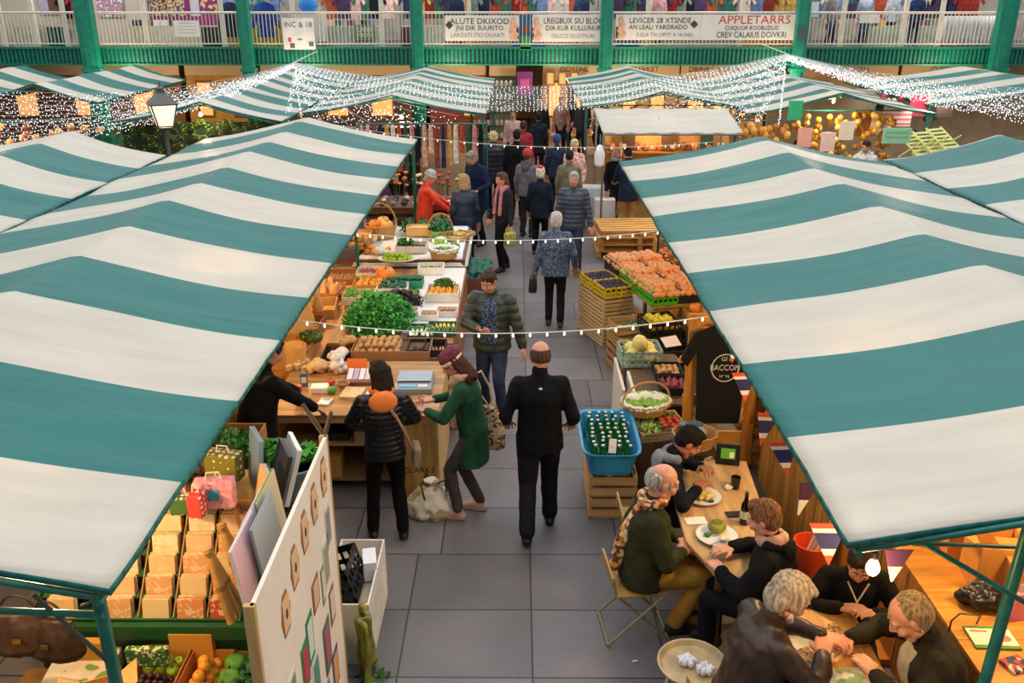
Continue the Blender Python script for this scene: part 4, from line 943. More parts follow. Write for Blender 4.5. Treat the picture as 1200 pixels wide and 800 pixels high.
# ------------------------------------------------------------------ left side: counter and vegetable stall
OAK = '#b98a52'
t = thing('shop_counter', 'wooden counter of the vegetable stall where two women are served', 'counter', (-1.52, 8.0, 0))
MB().box((0, 0, .865), (1.6, 1.3, .035)).build('countertop', WOOD('#a77c4c', .3, 'x', .45), t, smooth=False, bevel=.004)
MB().box((0, -.635, .825), (1.58, .02, .05)).build('apron', WOOD('#c39a62', .2), t, smooth=False)
MB().box((.78, 0, .42), (.025, 1.28, .84)).build('end_panel', WOOD('#c8a873', .2, 'z'), t, smooth=False)
p = MB().box((.6, -.62, .41), (.34, .025, .82)).build('front_panel', WOOD('#c39a52', .25, 'z'), t, smooth=False)
text('CLARKS', .085, M('#3a2c1c', .8), p, (.6, -.634, .3))
MB().box((-.19, .05, .5), (1.22, 1.1, .025)).build('shelf', WOOD('#c39a62', .2), t, smooth=False)
MB().box((-.19, .05, .12), (1.22, 1.1, .025)).build('shelf', WOOD('#8a6a42', .2), t, smooth=False)
for x in (-.77, .44): MB().box((x, 0, .42), (.04, 1.2, .84)).build('leg_frame', WOOD('#b08a56', .2, 'z'), t, smooth=False)
MB().box((-.19, .62, .42), (1.2, .02, .84)).build('back_panel', WOOD('#5a4430', .2), t, smooth=False)
carton('cardboard box on the lower shelf under the counter', (-1.85, 7.65, .133), (.3, .3, .22), .1, '#b9893f')
carton('small carton stacked on the counter shelf behind the black jacket', (-1.42, 7.6, .513), (.22, .2, .12), -.1, '#a8997c')
box1('flat_tin', 'dark flat tin on the upper shelf below the counter', 'tin', (-1.75, 7.7, .513), (.3, .3, .08), M('#2a2622', .5))
ZC = .8835
# scale
p = atz(486, 446, .93); t = thing('weighing_scale', 'grey electronic weighing scale with a blue display on the counter', 'scale', (p.x, p.y, ZC), .02)
MB().box((0, -.02, .03), (.36, .40, .06), taper=1.05).build('body', M('#8f949a', .35, .3), t, smooth=False, bevel=.012)
MB().box((0, .055, .075), (.34, .25, .014)).build('weighing_plate', M('#aab2bb', .2, .85), t, smooth=False, bevel=.006)
MB().box((-.05, -.155, .062), (.16, .055, .008)).build('display', M('#6fb6d8', .25), t, smooth=False)
MB().box((.09, -.155, .062), (.09, .06, .008)).build('keypad', M('#cfd3d8', .5), t, smooth=False)
p = atz(413, 461, .9); box1('chopping_block', 'pale rectangular wooden block on the counter', 'block', (p.x, p.y, ZC), (.2, .24, .035), WOOD('#d3b888', .15, 'y'), -.12)
p = atz(433, 462, .9); box1('paper_pad', 'white paper pad beside the pale wooden block', 'paper', (p.x+.02, p.y+.05, ZC), (.12, .16, .015), M('#dedbd2', .8), -.2)
p = atz(381, 470, .9); t = thing('card_reader', 'small white card reader lying near the vendor\'s hand', 'card reader', (p.x, p.y, ZC), -.15)
MB().box((0, 0, .012), (.11, .15, .024)).build('body', M('#e4e4e4', .4), t, smooth=False, bevel=.008); MB().box((0, .035, .025), (.08, .05, .003)).build('screen', M('#8a96a0', .2), t, smooth=False)
p = atz(375, 457, .9); box1('polystyrene_box', 'white square tub standing on the counter', 'tub', (p.x, p.y, ZC), (.17, .13, .07), M('#ecebe6', .6), .1, bevel=.015)
p = atz(389, 457, .92); fruit('cabbage', 'small green cabbage head on the counter', 'vegetable', None, (p.x, p.y, ZC), scale=.55)
p = atz(388, 447, .92); fruit('tomato', 'red tomato behind the small cabbage head', 'tomato', None, (p.x, p.y, ZC+.0), scale=1.2)
p = atz(425, 443, .9); t = thing('price_card_box', 'shallow box of printed price cards with an orange card behind', 'box', (p.x, p.y, ZC), .0)
MB().box((0, 0, .02), (.34, .3, .04)).build('tray', M('#7a4a40', .6), t, smooth=False, bevel=.004)
for i in range(5):
    MB().box((-.12+.06*i, -.02, .06), (.05, .2, .002), rot=(.35, .1, 0)).build('card', M(('#e7e2ea', '#b9aec9', '#e7e2ea', '#d9d0d0', '#e6e0d6')[i], .8), t, smooth=False)
MB().box((-.07, .12, .1), (.2, .006, .15), rot=(-.25, 0, 0)).build('orange_card', M('#f07a2c', .7), t, smooth=False)
p = atz(396, 430, .95); g = MB()
for i in range(7): g.sph((.03*math.cos(i*1.9), .03*math.sin(i*1.9), .04+.022*i), (.07-.006*i, .055-.005*i, .05))
link_mesh(skin(g, .01, 2, wrinkle(.012, 22)), 'plastic_bag', M('#e9edf2', .3), None); o = bpy.data.objects[-1] if False else COL.objects[-1]
put(o, (p.x, p.y, ZC+.01)); tag(o, 'crumpled white plastic bag on the counter behind the tub', 'bag')
p = atz(402, 452, .9); t = basket('tiny basket of small onions beside the price cards', (p.x, p.y, ZC), .06, .05, .05, handle=False)
for i in range(3): fruit('onion', 'small red onion sitting in the tiny basket', 'onion', 'onions in the tiny basket', (p.x-.02+.02*i, p.y+.01*(i-1), ZC+.03), scale=.6)
def tall_pack(px, py, col, lab):
    p = atz(px, py, .95); t = thing('paper_packet', lab, 'packet', (p.x, p.y, ZC), .2)
    MB().box((0, 0, .07), (.07, .045, .14), taper=1.05).build('packet_body', M(col, .6), t, smooth=False, bevel=.004); MB().box((0, -.024, .075), (.05, .002, .06)).build('printed_label', M('#efe6d6', .6), t, smooth=False)
tall_pack(356, 445, '#3a6f8f', 'blue packet standing near the vendor'); tall_pack(350, 460, '#df6a3a', 'orange and white packet standing beside the vendor')
# rows of wares on the far left of the counter : bread slices, brown paper, mushrooms
p = atz(375, 425, .95)
for i in range(9):
    box1('bread_loaf', 'dark crusted flat loaf leaning in the row on the counter', 'bread', (p.x-.28+.085*i, p.y+.05*(i % 2)-.04*i*.3, ZC+.0), (.06, .2, .07), M('#a8743c', .8, ns=20, na=.45, hex2='#e2c48a'), -.5, bevel=.018, group='flat loaves in a row on the counter')
p = atz(345, 418, .95); t = thing('paper_sack', 'open brown paper sack at the left end of the counter', 'sack', (p.x, p.y, ZC-.0), .3)
g = MB(); g.lathe([(.10, 0), (.12, .02), (.125, .12), (.14, .2), (.135, .2), (.115, .12), (.1, .03), (.01, .02)], n=8); g.build('paper', M('#d6a561', .85, bs=12, bst=.6), t)
# far side of the counter: brown wooden box and black trays in front of the parsley
crate('brown wooden box in front of the parsley heap', (-1.35, 8.98, .6), (.85, .42, .34), 0, '#9a6f4a', 'tray', inner=(.3, '#6a4a32'))
pile('potato', 'potato', 'muddy potato in the brown box in front of the parsley', 'potato', 'potatoes in front of the parsley', (-1.5, 8.98, .9), 0, .55, .38, 60, .072)
for i, (px, py) in enumerate(((492, 416), (512, 410))):
    p = atz(px, py, .8); crate('black punnet tray of carrots beside the parsley box' if i else 'black punnet tray of aubergines beside the parsley box', (p.x, 8.98, .86), (.24, .34, .08), 0, '#1c1c1e', 'tray', name='vegetable_tray')
    pile(('aubergine', 'carrot')[i], ('aubergine', 'carrot')[i], ('glossy black aubergine in the black tray', 'orange carrot in the black tray')[i], 'vegetable', ('aubergines in the black tray', 'carrots in the black tray')[i], (p.x, 8.98, .87), 0, .22, .3, (5, 12)[i], (.075, .035)[i], sy=(.17, .17)[i], lie=PI/2, scale=.8)
box1('display_block', 'wooden block carrying the black vegetable trays', 'stand', (-.9, 8.98, .0), (.5, .4, .86), WOOD('#7a5a40', .2, 'z'))
# vegetable stand
t = table('long stand carrying the vegetable trays between the counter and the baskets', (-1.42, 10.72, 0), 1.42, 2.9, .84, '#a06f42', planks=5, axis='y', name='vegetable_stand', cat='stand')
MB().box((.70, 0, .45), (.02, 2.9, .74)).build('side_panel', WOOD('#8a5a34', .25, 'y'), t, smooth=False)
MB().box((.65, -1.44, .42), (.12, .02, .8)).build('front_panel', WOOD('#8a5a34', .25, 'z'), t, smooth=False)
ZV = .85
leafheap('parsley_heap', 'huge heap of bright green curly parsley on the left stall', 'herb', (-1.62, 9.85, ZV), .42, .55, .34, 2600, '#3c9a34', .026, seed=4)
leafheap('herb_bunch', 'purple-tinged herbs behind the parsley heap', 'herb', (-1.45, 10.55, ZV), .28, .16, .2, 420, '#4a3f3a', .022, seed=8)
for yy, nm_ in ((11.55, 'far'), (10.2, 'near')): box1('paper_sheet', 'white paper sheet under the %s trays of the vegetable stand' % nm_, 'paper', (-1.03, yy, .8415), (.6, 1.3 if nm_ == 'far' else 1.25, .004), M('#e2dfdb', .9))
def vtray(px, py, w, d, col, lab, kind='tray', h=.07, z=ZV, rz=0, nm='vegetable_tray', y=None, tx=None):
    p = atz(px, py, z+h); c = (p.x if tx is None else tx, p.y, z); crate(lab, c, (w, d, h), rz, col, kind, name=nm); return c
c = vtray(519, 338, .42, .42, '#dcd8d0', 'pale tray of orange peppers at the aisle edge of the left stall', h=.12); pile('pepper', 'pepper', 'orange bell pepper in the pale tray', 'pepper', 'orange peppers on the left stall', (c[0], c[1], c[2]+.02), 0, .4, .38, 20, .078)
leafheap('herb_bunch', 'green herbs tucked behind the orange peppers', 'herb', (c[0], c[1]+.19, c[2]+.1), .15, .06, .1, 140, '#5f8f3c', .02, seed=9)
c = vtray(478, 345, .3, .34, '#e4ded6', 'white tray of pink turnips beside the orange peppers', h=.08); pile('turnip', 'turnip', 'pink and white turnip in the white tray', 'turnip', 'turnips on the left stall', (c[0], c[1], c[2]+.01), 0, .3, .32, 22, .062)
c = vtray(480, 326, .36, .26, '#2f8a6a', 'green lined tray with blue paper behind the turnips', h=.1)
for i in range(5): fruit('broccoli', 'blue-green broccoli head in the green lined tray', 'broccoli', 'broccoli in the green tray', (c[0]-.12+.06*i, c[1]+.03*(i % 2), c[2]+.01), scale=1.1)
c = vtray(503, 366, .22, .2, '#e9e6e0', 'small white box of mushrooms in the middle of the stall', h=.07); pile('mushroom', 'mushroom', 'brown mushroom in the white boxes', 'mushroom', 'mushrooms on the left stall', (c[0], c[1], c[2]+.01), 0, .2, .18, 18, .046)
c = vtray(480, 362, .22, .2, '#e9e6e0', 'small white box of mushrooms near the parsley heap', h=.07); pile('mushroom', 'mushroom', 'brown mushroom in the white boxes', 'mushroom', 'mushrooms on the left stall', (c[0], c[1], c[2]+.01), 0, .2, .18, 16, .046)
c = vtray(524, 362, .26, .2, '#d9d4e0', 'white box of ginger-coloured potatoes at the stall edge', h=.07); pile('potato', 'potato', 'small golden potato in the white box', 'potato', 'potatoes on the left stall', (c[0], c[1], c[2]+.01), 0, .26, .2, 16, .062, scale=.85)
c = vtray(518, 382, .34, .34, '#3a6a5a', 'tray of yellow and green courgettes at the stall edge', h=.06); pile('courgette_yellow', 'courgette', 'yellow courgette in the edge tray', 'courgette', 'yellow courgettes', (c[0], c[1]+.08, c[2]+.01), 0, .3, .2, 9, .05, sy=.2, lie=PI/2); pile('courgette', 'courgette', 'green courgette in the edge tray', 'courgette', 'green courgettes', (c[0], c[1]-.07, c[2]+.03), 0, .32, .2, 9, .052, sy=.2, lie=PI/2)
c = vtray(494, 386, .3, .4, '#2e4a44', 'dark tray of leeks right of the parsley', h=.06); pile('leek', 'leek', 'dark green leek in the dark tray', 'leek', 'leeks on the left stall', (c[0], c[1], c[2]+.02), 0, .28, .38, 9, .05, sy=.36, lie=PI/2, scale=.9)
p = atz(452, 326, .9); fruit('pumpkin', 'big cut orange pumpkin at the back of the vegetable stand', 'pumpkin', None, (p.x, p.y, ZV), scale=1.15)
for i, (px, py) in enumerate(((426, 326), (436, 331), (418, 333), (444, 334), (431, 320))):
    p = atz(px, py, .92); fruit('tomato', 'large red tomato at the back of the stand beside the pumpkin', 'tomato', 'large red tomatoes', (p.x, p.y, ZV), scale=1.7)
c = vtray(405, 338, .34, .26, '#e2c59a', 'framed tray of red chillies at the back left of the stand', h=.05)
pile('tomato', 'tomato', 'tiny red tomato in the framed tray', 'tomato', 'tiny red tomatoes', (c[0], c[1], c[2]+.01), 0, .32, .24, 30, .045, scale=.6)
# back-left shelves inside the stall, lit warm
t = table('low wooden display inside the left stall, behind the parsley', (-2.72, 10.4, 0), 1.15, 3.9, .8, '#b47a3c', planks=4, axis='y', name='display_table')
crates_in = [(-2.45, 9.1, '#c48a44'), (-2.5, 9.75, '#a86a34'), (-2.45, 10.4, '#c99a5c'), (-2.5, 11.05, '#b98044'), (-2.9, 9.4, '#b07a3c'), (-2.95, 10.1, '#c48a44')]
fk = [('mushroom', 'brown mushroom in the stall interior crates', 'mushrooms in the stall interior', .05, 34), ('potato', 'muddy potato in the stall interior crate', 'potatoes in the stall interior', .07, 20), ('plum', 'dark date-like plum in the interior crate', 'dark plums in the interior', .045, 34),
      ('butternut', 'butternut squash standing in the interior crate', 'butternut squashes', .12, 8), ('pepper', 'orange pepper in the interior crate', 'orange peppers inside the stall', .075, 20), ('orange', 'orange in the interior crate behind the counter', 'oranges inside the stall', .072, 20)]
for i, ((x, y, cl), (k, lb, gp, sp, n)) in enumerate(zip(crates_in, fk)):
    crate('wooden produce crate inside the left stall holding %s' % gp.split(' in')[0], (x, y, .8), (.42, .5, .12), .1*(i % 3-1), cl, 'tray', name='produce_crate')
    pile(k, k, lb, 'mushroom' if k == 'mushroom' else k, gp, (x, y, .82), .1*(i % 3-1), .4, .46, n, sp)
for i, (px, py) in enumerate(((362, 372), (372, 355))):
    p = atz(px, py, 1.05); fruit('butternut', 'butternut squash standing upright by the canopy edge', 'squash', 'upright butternut squashes', (p.x, p.y, .94), scale=1.25)
leafheap('herb_bunch', 'mixed herbs near the cardboard sheet on the left stall', 'herb', tuple(atz(365, 395, .95)), .15, .12, .08, 160, '#6f7f35', .02, seed=12)
# board sheet standing by the canopy edge
p = atz(345, 372, 1.1); o = box1('cardboard_sheet', 'pale cardboard sheet standing behind the vendor under the canopy edge', 'cardboard', (p.x-.05, p.y, .6), (.5, .02, .72), M('#d8ab70', .8), .35)
# shelves further back
for k, z in enumerate((1.0, .8)):
    pass
t = thing('shelf_unit', 'wooden shelf unit of bread and jars under the left canopy', 'shelf', (-2.72, 13.1, 0))
for z in (.35, .75, 1.05): MB().box((0, 0, z), (1.0, .9, .03)).build('shelf', WOOD('#b9803f', .25), t, smooth=False)
for x in (-.49, .49): MB().box((x, 0, .55), (.03, .9, 1.1)).build('side_panel', WOOD('#a8743a', .25, 'z'), t, smooth=False)
MB().box((0, -.43, .22), (.96, .03, .2)).build('front_panel', WOOD('#c0863f', .25), t, smooth=False); MB().box((0, -.43, .55), (.96, .03, .12)).build('front_panel', WOOD('#c0863f', .25), t, smooth=False)
for i in range(9):
    box1('bread_loaf', 'round-edged golden loaf on the shelf unit under the left canopy', 'bread', (-3.08+.18*(i % 5), 12.85+.3*(i//5), 1.066), (.14, .22, .09), M('#c58a48', .8, ns=14, na=.4), .1*(i % 3-1), bevel=.03, group='golden loaves on the shelf unit')
# ------------------------------------------------------------------ second display with baskets
t = thing('basket_stand', 'cabinet with a white cloth carrying the produce baskets on the left', 'stand', (-1.55, 13.35, 0))
MB().box((0, 0, .45), (1.6, 1.9, .9)).build('cabinet', WOOD('#6f432a', .3, 'x'), t, smooth=False)
MB().box((0, -.96, .62), (1.5, .02, .16)).build('front_panel', WOOD('#94603a', .3), t, smooth=False)
MB().box((0, -.96, .3), (1.5, .02, .3)).build('front_panel', WOOD('#85522f', .3), t, smooth=False)
g = MB().grid(lambda u, v: (-.84+1.68*u, -1.0+2.0*v, .915+.012*math.sin(u*23)*math.sin(v*19)-(.1 if u in (0, 1) or v == 0 else 0)), 16, 16); g.build('cloth', M('#e6e6ea', .9, bs=20, bst=.4), t, solid=.006)
ZB = .935
c = atz(466, 301, 1.0); t = thing('oval_dish', 'white oval dish of green apples on the cloth', 'dish', (c.x, c.y, ZB)); MB().lathe([(.02, 0), (.16, .01), (.25, .05), (.24, .055), (.15, .02), (.01, .015)], n=28).build('bowl', M('#ece8e2', .3), t); t.scale = (1.15, .75, 1)
pile('apple', 'apple', 'bright green apple in the white oval dish', 'apple', 'green apples in the oval dish', (c.x, c.y, ZB+.02), 0, .48, .26, 22, .072)
c = atz(520, 296, 1.0); basket('round wicker basket of sprouts with white paper, at the cloth edge', (c.x, c.y, ZB), .22, .18, .13, lin_='#e6e9e4', handle=False)
leafheap('salad_leaves', 'pale green sprouts heaped in the round basket', 'vegetable', (c.x, c.y, ZB+.07), .16, .13, .07, 240, '#8fb56a', .02, seed=21)
c = atz(446, 262, 1.15); BX = (c.x, c.y, ZB); basket('large wicker basket with a tall handle holding pumpkins', BX, .25, .2, .2, rz=.1, hh=.34)
for i, (x, y, z, k) in enumerate(((-.08, 0, .13, 'pumpkin'), (.1, -.03, .12, 'pumpkin_pale'), (.03, .08, .16, 'pumpkin_pale'))): fruit(k, ('orange pumpkin in the tall-handled basket', 'pale pumpkin at the front right of the tall-handled basket', 'pale pumpkin at the back of the tall-handled basket')[i], 'pumpkin', None, (BX[0]+x, BX[1]+y, BX[2]+z), scale=.85, name='pumpkin')
c = atz(427, 270, 1.05); fruit('pumpkin', 'small orange pumpkin left of the tall-handled basket', 'pumpkin', None, (c.x, c.y, ZB), scale=.6)
fruit('squash', 'pale squash in front of the tall-handled basket', 'squash', None, tuple(atz(437, 283, ZB)), scale=.9); fruit('squash', 'pale squash left of the apple dish', 'squash', None, tuple(atz(425, 292, ZB)), scale=.8)
c = atz(490, 264, 1.1); crate('rectangular wicker hamper of pale nuts', (c.x, c.y, ZB+.02), (.36, .24, .14), 0, '#d6ac6a', 'tray', name='wicker_hamper', inner=(.11, '#e3cfae'))
c = atz(484, 288, 1.0); t = crate('glass-fronted box of dark grapes and greens', (c.x-.02, c.y, ZB), (.46, .34, .1), 0, '#cfcabb', 'tray', name='produce_box'); pile('grape', 'grape', 'dark purple grape in the glass-fronted box', 'grape', 'dark grapes', (c.x+.02, c.y, ZB+.01), 0, .3, .3, 46, .048)
leafheap('salad_leaves', 'green herbs beside the dark grapes', 'herb', (c.x-.12, c.y+.06, ZB+.1), .12, .1, .07, 150, '#3f7f38', .022, seed=23)
c = atz(516, 268, 1.08); basket('round basket with a tall handle holding dark leafy greens', (c.x, c.y, ZB), .2, .18, .13, rz=.2, hh=.26); leafheap('salad_leaves', 'dark leafy greens filling the tall-handled round basket', 'vegetable', (c.x, c.y, ZB+.1), .19, .17, .12, 420, '#2f7a3c', .032, seed=24)
for i, px in enumerate((482, 500, 518)): c = atz(px, 250, 1.05); fruit('kale', 'bunch of curly kale at the back of the basket stand', 'kale', 'kale bunches', (c.x, 14.0+.05*i, ZB+.0), (0, 0, i), 1.25)
c = atz(538, 272, 1.02); crate('slanted tray of sweetcorn at the corner of the cloth', (c.x, c.y, ZB), (.3, .5, .06), -.5, '#c9a468', 'tray', name='corn_tray'); pile('corn', 'corn_cob', 'golden sweetcorn cob in the slanted tray', 'corn', 'sweetcorn cobs', (c.x, c.y, ZB+.01), -.5, .28, .46, 14, .05, sy=.22, lie=PI/2)
crate('stepped low crate at the aisle corner of the basket stand', (-.56, 12.85, .0), (.4, .9, .62), 0, '#7d5135', 'tray', name='produce_crate', inner=(.56, '#5a3a28'))
pile('broccoli', 'broccoli', 'blue-green broccoli on blue paper at the aisle corner', 'broccoli', 'broccoli at the aisle corner', (-.56, 12.85, .6), 0, .36, .8, 22, .1, scale=1.05)
box1('blue_paper', 'sheet of bright blue paper under the corner broccoli', 'paper', (-.56, 12.85, .571), (.36, .86, .012), M('#5aa3d8', .6))
c = atz(432, 298, 1.0); g = MB()
for i in range(14): g.sph((.12*math.cos(i*2.1)*((i % 4)/4), .16*math.sin(i*2.1)*((i % 5)/5), .05+.02*(i % 3)), (.05, .05, .05))
me = skin(g, .012, 2, wrinkle(.015, 20)); o = link_mesh(me, 'paper_bags', M('#d9dde6', .6), None); put(o, (c.x+.16, c.y+.1, ZB+.01)); tag(o, 'crumpled pale paper beside the apple dish', 'paper')
# ------------------------------------------------------------------ far left stalls beyond the red coat
t = table('trestle of dark goods behind the woman in the red coat', (-2.1, 16.3, 0), 2.2, 1.0, .9, '#6f4a2f', name='trestle_table')
crate('red-edged display box of small wares under the red coat woman\'s hands', (-1.12, 15.75, .92), (.75, .5, .1), 0, '#a8323c', 'tray', name='display_box', inner=(.05, '#2a2426'))
for i in range(14): box1('small_package', 'small pale package in the red-edged display box', 'package', (-1.4+.085*(i % 7), 15.65+.16*(i//7), .98), (.05, .09, .05), M(('#e6e0d6', '#3a3a40', '#cfc9bd')[i % 3], .6), .3*(i % 3-1), group='small packages in the red-edged box')
for i in range(26):
    o = MB().sph((0, 0, .04), (.07, .05, .04), n=9, m=6).build('pouch', M(('#2b2c38', '#c9bfae', '#4a4a5c', '#1e1d22', '#8d8a92')[i % 5], .6, ns=30, na=.4)); put(o, (-3.05+.2*(i % 8), 15.95+.22*(i//8), .905), i*.7); tag(o, 'soft dark or cream pouch spread on the far left trestle', 'pouch', 'pouches on the far left trestle')
# rack of hanging scarves, sausages, ribbons
t = thing('hanging_rack', 'metal rack hung with scarves and strings at the end of the left stalls', 'rack', (-1.9, 18.0, 0))
for x in (-1.25, 1.3): MB().tube([(x, 0, 0), (x, 0, 2.1)], .02, 8).build('post', POLE, t)
MB().tube([(-1.25, 0, 2.08), (1.3, 0, 2.08)], .016, 8).build('rail', POLE, t)
hc = ['#d9a58c', '#e0b7a0', '#8a4a44', '#2a3350', '#c9a35c', '#e3d9c9', '#b5543c', '#3a5a4a', '#cf8f9a', '#1c1d28']
for i in range(20):
    x = -3.1+.125*i; L = .5+.5*rnd.random(); g = MB()
    g.loft([((0, 0, 0), Vector((1, 0, 0)), Vector((0, 1, 0)), .03, .02), ((.005, 0, -.12), Vector((1, 0, 0)), Vector((0, 1, 0)), .045, .025), ((0, .01, -L*.6), Vector((1, 0, 0)), Vector((0, 1, 0)), .05, .02), ((0, 0, -L), Vector((1, 0, 0)), Vector((0, 1, 0)), .055, .015)], n=8)
    o = g.build('scarf', CLOTH(hc[i % 10], .3)); put(o, (x, 18.0, 2.07), rnd.uniform(-.5, .5)); tag(o, '%s scarf hanging on the rack at the end of the left stalls' % ['salmon', 'peach', 'maroon', 'navy', 'mustard', 'cream', 'rust', 'green', 'pink', 'black'][i % 10], 'scarf', '%s scarves on the rack' % ['salmon', 'peach', 'maroon', 'navy', 'mustard', 'cream', 'rust', 'green', 'pink', 'black'][i % 10])
for i in range(5):
    c = (-2.7+.42*i, 17.2, 0); t = thing('flower_bucket', 'upright cut stems of yellow and orange flowers behind the left trestle', 'flowers', c, 0, 'flower buckets behind the left trestle')
    MB().lathe([(.08, 0), (.1, .3), (.095, .3), (.075, .02), (.01, .02)], n=14).build('bucket', M('#4a5a55', .5, .4), t)
    g = MB(); h_ = MB()
    for k in range(9): a = k*2.4; g.tube([(.02*math.cos(a), .02*math.sin(a), .05), (.13*math.cos(a), .13*math.sin(a), 1.0+.03*k)], .006, 5); h_.sph((.13*math.cos(a), .13*math.sin(a), 1.02+.03*k), (.05, .05, .03), n=8, m=5)
    g.build('stems', M('#4a6a35', .7), t); h_.build('blooms', M(('#e6b23a', '#e07a35', '#e9dcae', '#c9482f', '#e6c95a')[i], .7, bs=60, bst=.8), t)
# shelf wall of gifts behind them
t = thing('gift_shelves', 'tall dark shelves of gift jars at the back of the far left stall', 'shelf', (-3.2, 18.7, 0))
for k in range(5): MB().box((0, 0, .4+.38*k), (2.3, .3, .03)).build('shelf', WOOD('#4a3226', .2), t, smooth=False)
MB().box((0, .16, 1.0), (2.3, .02, 2.0)).build('back_panel', WOOD('#3a2820', .2), t, smooth=False)
for i in range(44):
    g = MB().lathe([(.05, 0), (.055, .02), (.055, .12), (.035, .14), (.035, .16)], n=10); o = g.build('jar', M(('#8a3a34', '#c9a35c', '#e3d9c9', '#3a4a6a', '#d98a4a', '#5a6a4a')[i % 6], .35)); put(o, (-4.25+.19*(i % 11), 18.64, .795+.38*(i//11)-.38+.0)); tag(o, 'small coloured gift jar on the dark shelves at the far left', 'jar', 'gift jars on the dark shelves')

# more wares filling the inner side of the left stalls
W2 = [(-1.95, 11.25, .42, .4, '#b98a52', 'pepper', 'orange pepper in the wooden boxes by the tomatoes', 14, .08, 'wooden box of peppers by the red tomatoes'), (-2.0, 11.75, .4, .34, '#e0d6c6', 'onion', 'red onion in the pale box at the back', 20, .066, 'pale box of red onions at the back of the stand'),
      (-2.42, 8.75, .4, .34, '#c48a44', 'potato', 'golden potato in the box behind the vendor', 24, .066, 'wooden box of potatoes just behind the counter'), (-2.85, 10.75, .4, .4, '#c9924c', 'orange', 'orange in the inner box under the left canopy', 24, .07, 'inner wooden box of oranges under the left canopy'),
      (-2.42, 11.7, .42, .5, '#a86a34', 'mushroom', 'brown mushroom in the inner flat box', 50, .05, 'flat wooden box of mushrooms beside the green post'), (-1.2, 11.98, .36, .28, '#e9e6e0', 'courgette', 'green courgette in the white box at the far edge', 10, .05, 'white box of courgettes at the far edge of the stand'),
      (-1.62, 11.05, .4, .3, '#e9e6e0', 'broccoli', 'blue-green broccoli head in the white box in the middle', 9, .11, 'white box of broccoli in the middle of the stand'), (-2.0, 10.72, .4, .36, '#d9cfc0', 'turnip', 'pink turnip in the box behind the parsley', 26, .062, 'box of turnips behind the parsley heap')]
for x, y, w_, d_, c_, k, lb, n, sp, cl in W2:
    z = .85 if x > -2.2 else .805
    crate(cl, (x, y, z), (w_, d_, .1), .04, c_, 'tray', name='produce_crate'); pile(k, k, lb, k, lb+' group', (x, y, z+.03), .04, w_-.02, d_-.02, n, sp, **(dict(lie=PI/2, sy=.17) if k == 'courgette' else {}))
for i, (x, y, l) in enumerate(((-1.86, 9.12, 'parsley heap'), (-1.9, 8.72, 'wooden box'), (-2.05, 8.35, 'bread row'))):
    g = MB()
    for k in range(8): g.sph((.07*math.cos(k*2.4+i)*(k/8)**.5, .06*math.sin(k*2.4+i)*(k/8)**.5, .05+.02*(k % 3)), (.06, .055, .05))
    me = skin(g, .01, 1, wrinkle(.016, 22, seed=i)); o = link_mesh(me, 'paper_bag', M(('#c9a06a', '#e3dfe0', '#d6b080')[i], .75), None); put(o, (x, y, .8835 if y < 8.6 else .86)); tag(o, '%s paper bag beside the %s at the inner end of the counter' % (('brown', 'white', 'tan')[i], l), 'paper bag')
fruit('kale', 'curly kale bunch on the cloth left of the hamper', 'kale', None, (-1.75, 13.75, .935), scale=1.2)
fruit('cauliflower', 'cauliflower on the cloth near the round sprout basket', 'cauliflower', None, (-1.15, 13.1, .935)); fruit('cabbage', 'green cabbage on the cloth near the round sprout basket', 'cabbage', None, (-1.25, 13.35, .935)); fruit('cabbage', 'green cabbage beside the sweetcorn tray', 'cabbage', None, (-.92, 12.75, .935))
pile('orange', 'clementine', 'clementine on the cloth by the pale squashes', 'clementine', 'clementines on the cloth', (-2.05, 12.7, .935), 0, .4, .25, 16, .072)

# drawstring bag on the floor
p = atz(503, 606, 0); t = thing('drawstring_bag', 'white printed drawstring bag on the floor between the two women', 'bag', (p.x, p.y+.05, 0), -.1); g = MB()
X_, Y_ = Vector((1, 0, 0)), Vector((0, 1, 0))
g.loft([((0, 0, .0), X_, Y_, .2, .12), ((0, 0, .05), X_, Y_, .235, .15), ((0, 0, .16), X_, Y_, .2, .13), ((.02, 0, .27), X_, Y_, .13, .09), ((.03, 0, .33), X_, Y_, .07, .05), ((.03, 0, .37), X_, Y_, .08, .06)])
link_mesh(skin(g, .01, 2, wrinkle(.014, 13)), 'sack', patt('noise', ('#e2dccd', '#e2dccd', '#dcd4c2', '#a59a80'), 7), t)
for a in (0, 2.0, 4.1): MB().tube([(.03+.05*math.cos(a), .05*math.sin(a), .33), (.03+.13*math.cos(a), .11*math.sin(a)-.04, .4), (.03+.15*math.cos(a+.4), .13*math.sin(a+.4)-.05, .26)], .009, 6).build('drawstring', M('#17171a', .6), t)
# ------------------------------------------------------------------ near left: card racks, fruit boxes, picture board
t = thing('card_stand', 'green card stand with sloping racks and a wooden top shelf at the lower left', 'stand', (-2.35, 4.95, 0))
MB().box((0, .12, .35), (1.55, .8, .7)).build('base_cabinet', M('#1d4a2c', .5, ns=6, na=.2), t, smooth=False, bevel=.004)
MB().box((0, -.3, .66), (1.6, .05, .1)).build('front_rail', M('#1b5531', .45), t, smooth=False)
MB().prism([(-.28, .72), (.52, .72), (.52, 1.34), (.3, 1.34)], .012, (-.77, 0, 0), ((0, 1, 0), (0, 0, 1))).build('side_panel', M('#2a5a38', .5), t, smooth=False)
MB().prism([(-.28, .72), (.52, .72), (.52, 1.34), (.3, 1.34)], .012, (.56, 0, 0), ((0, 1, 0), (0, 0, 1))).build('side_panel', M('#2a5a38', .5), t, smooth=False)
for k in range(6):
    MB().box((-.1, -.22+.095*k, .72+.1*k), (1.3, .09, .012)).build('rack_ledge', M('#3a6a45', .5), t, smooth=False)
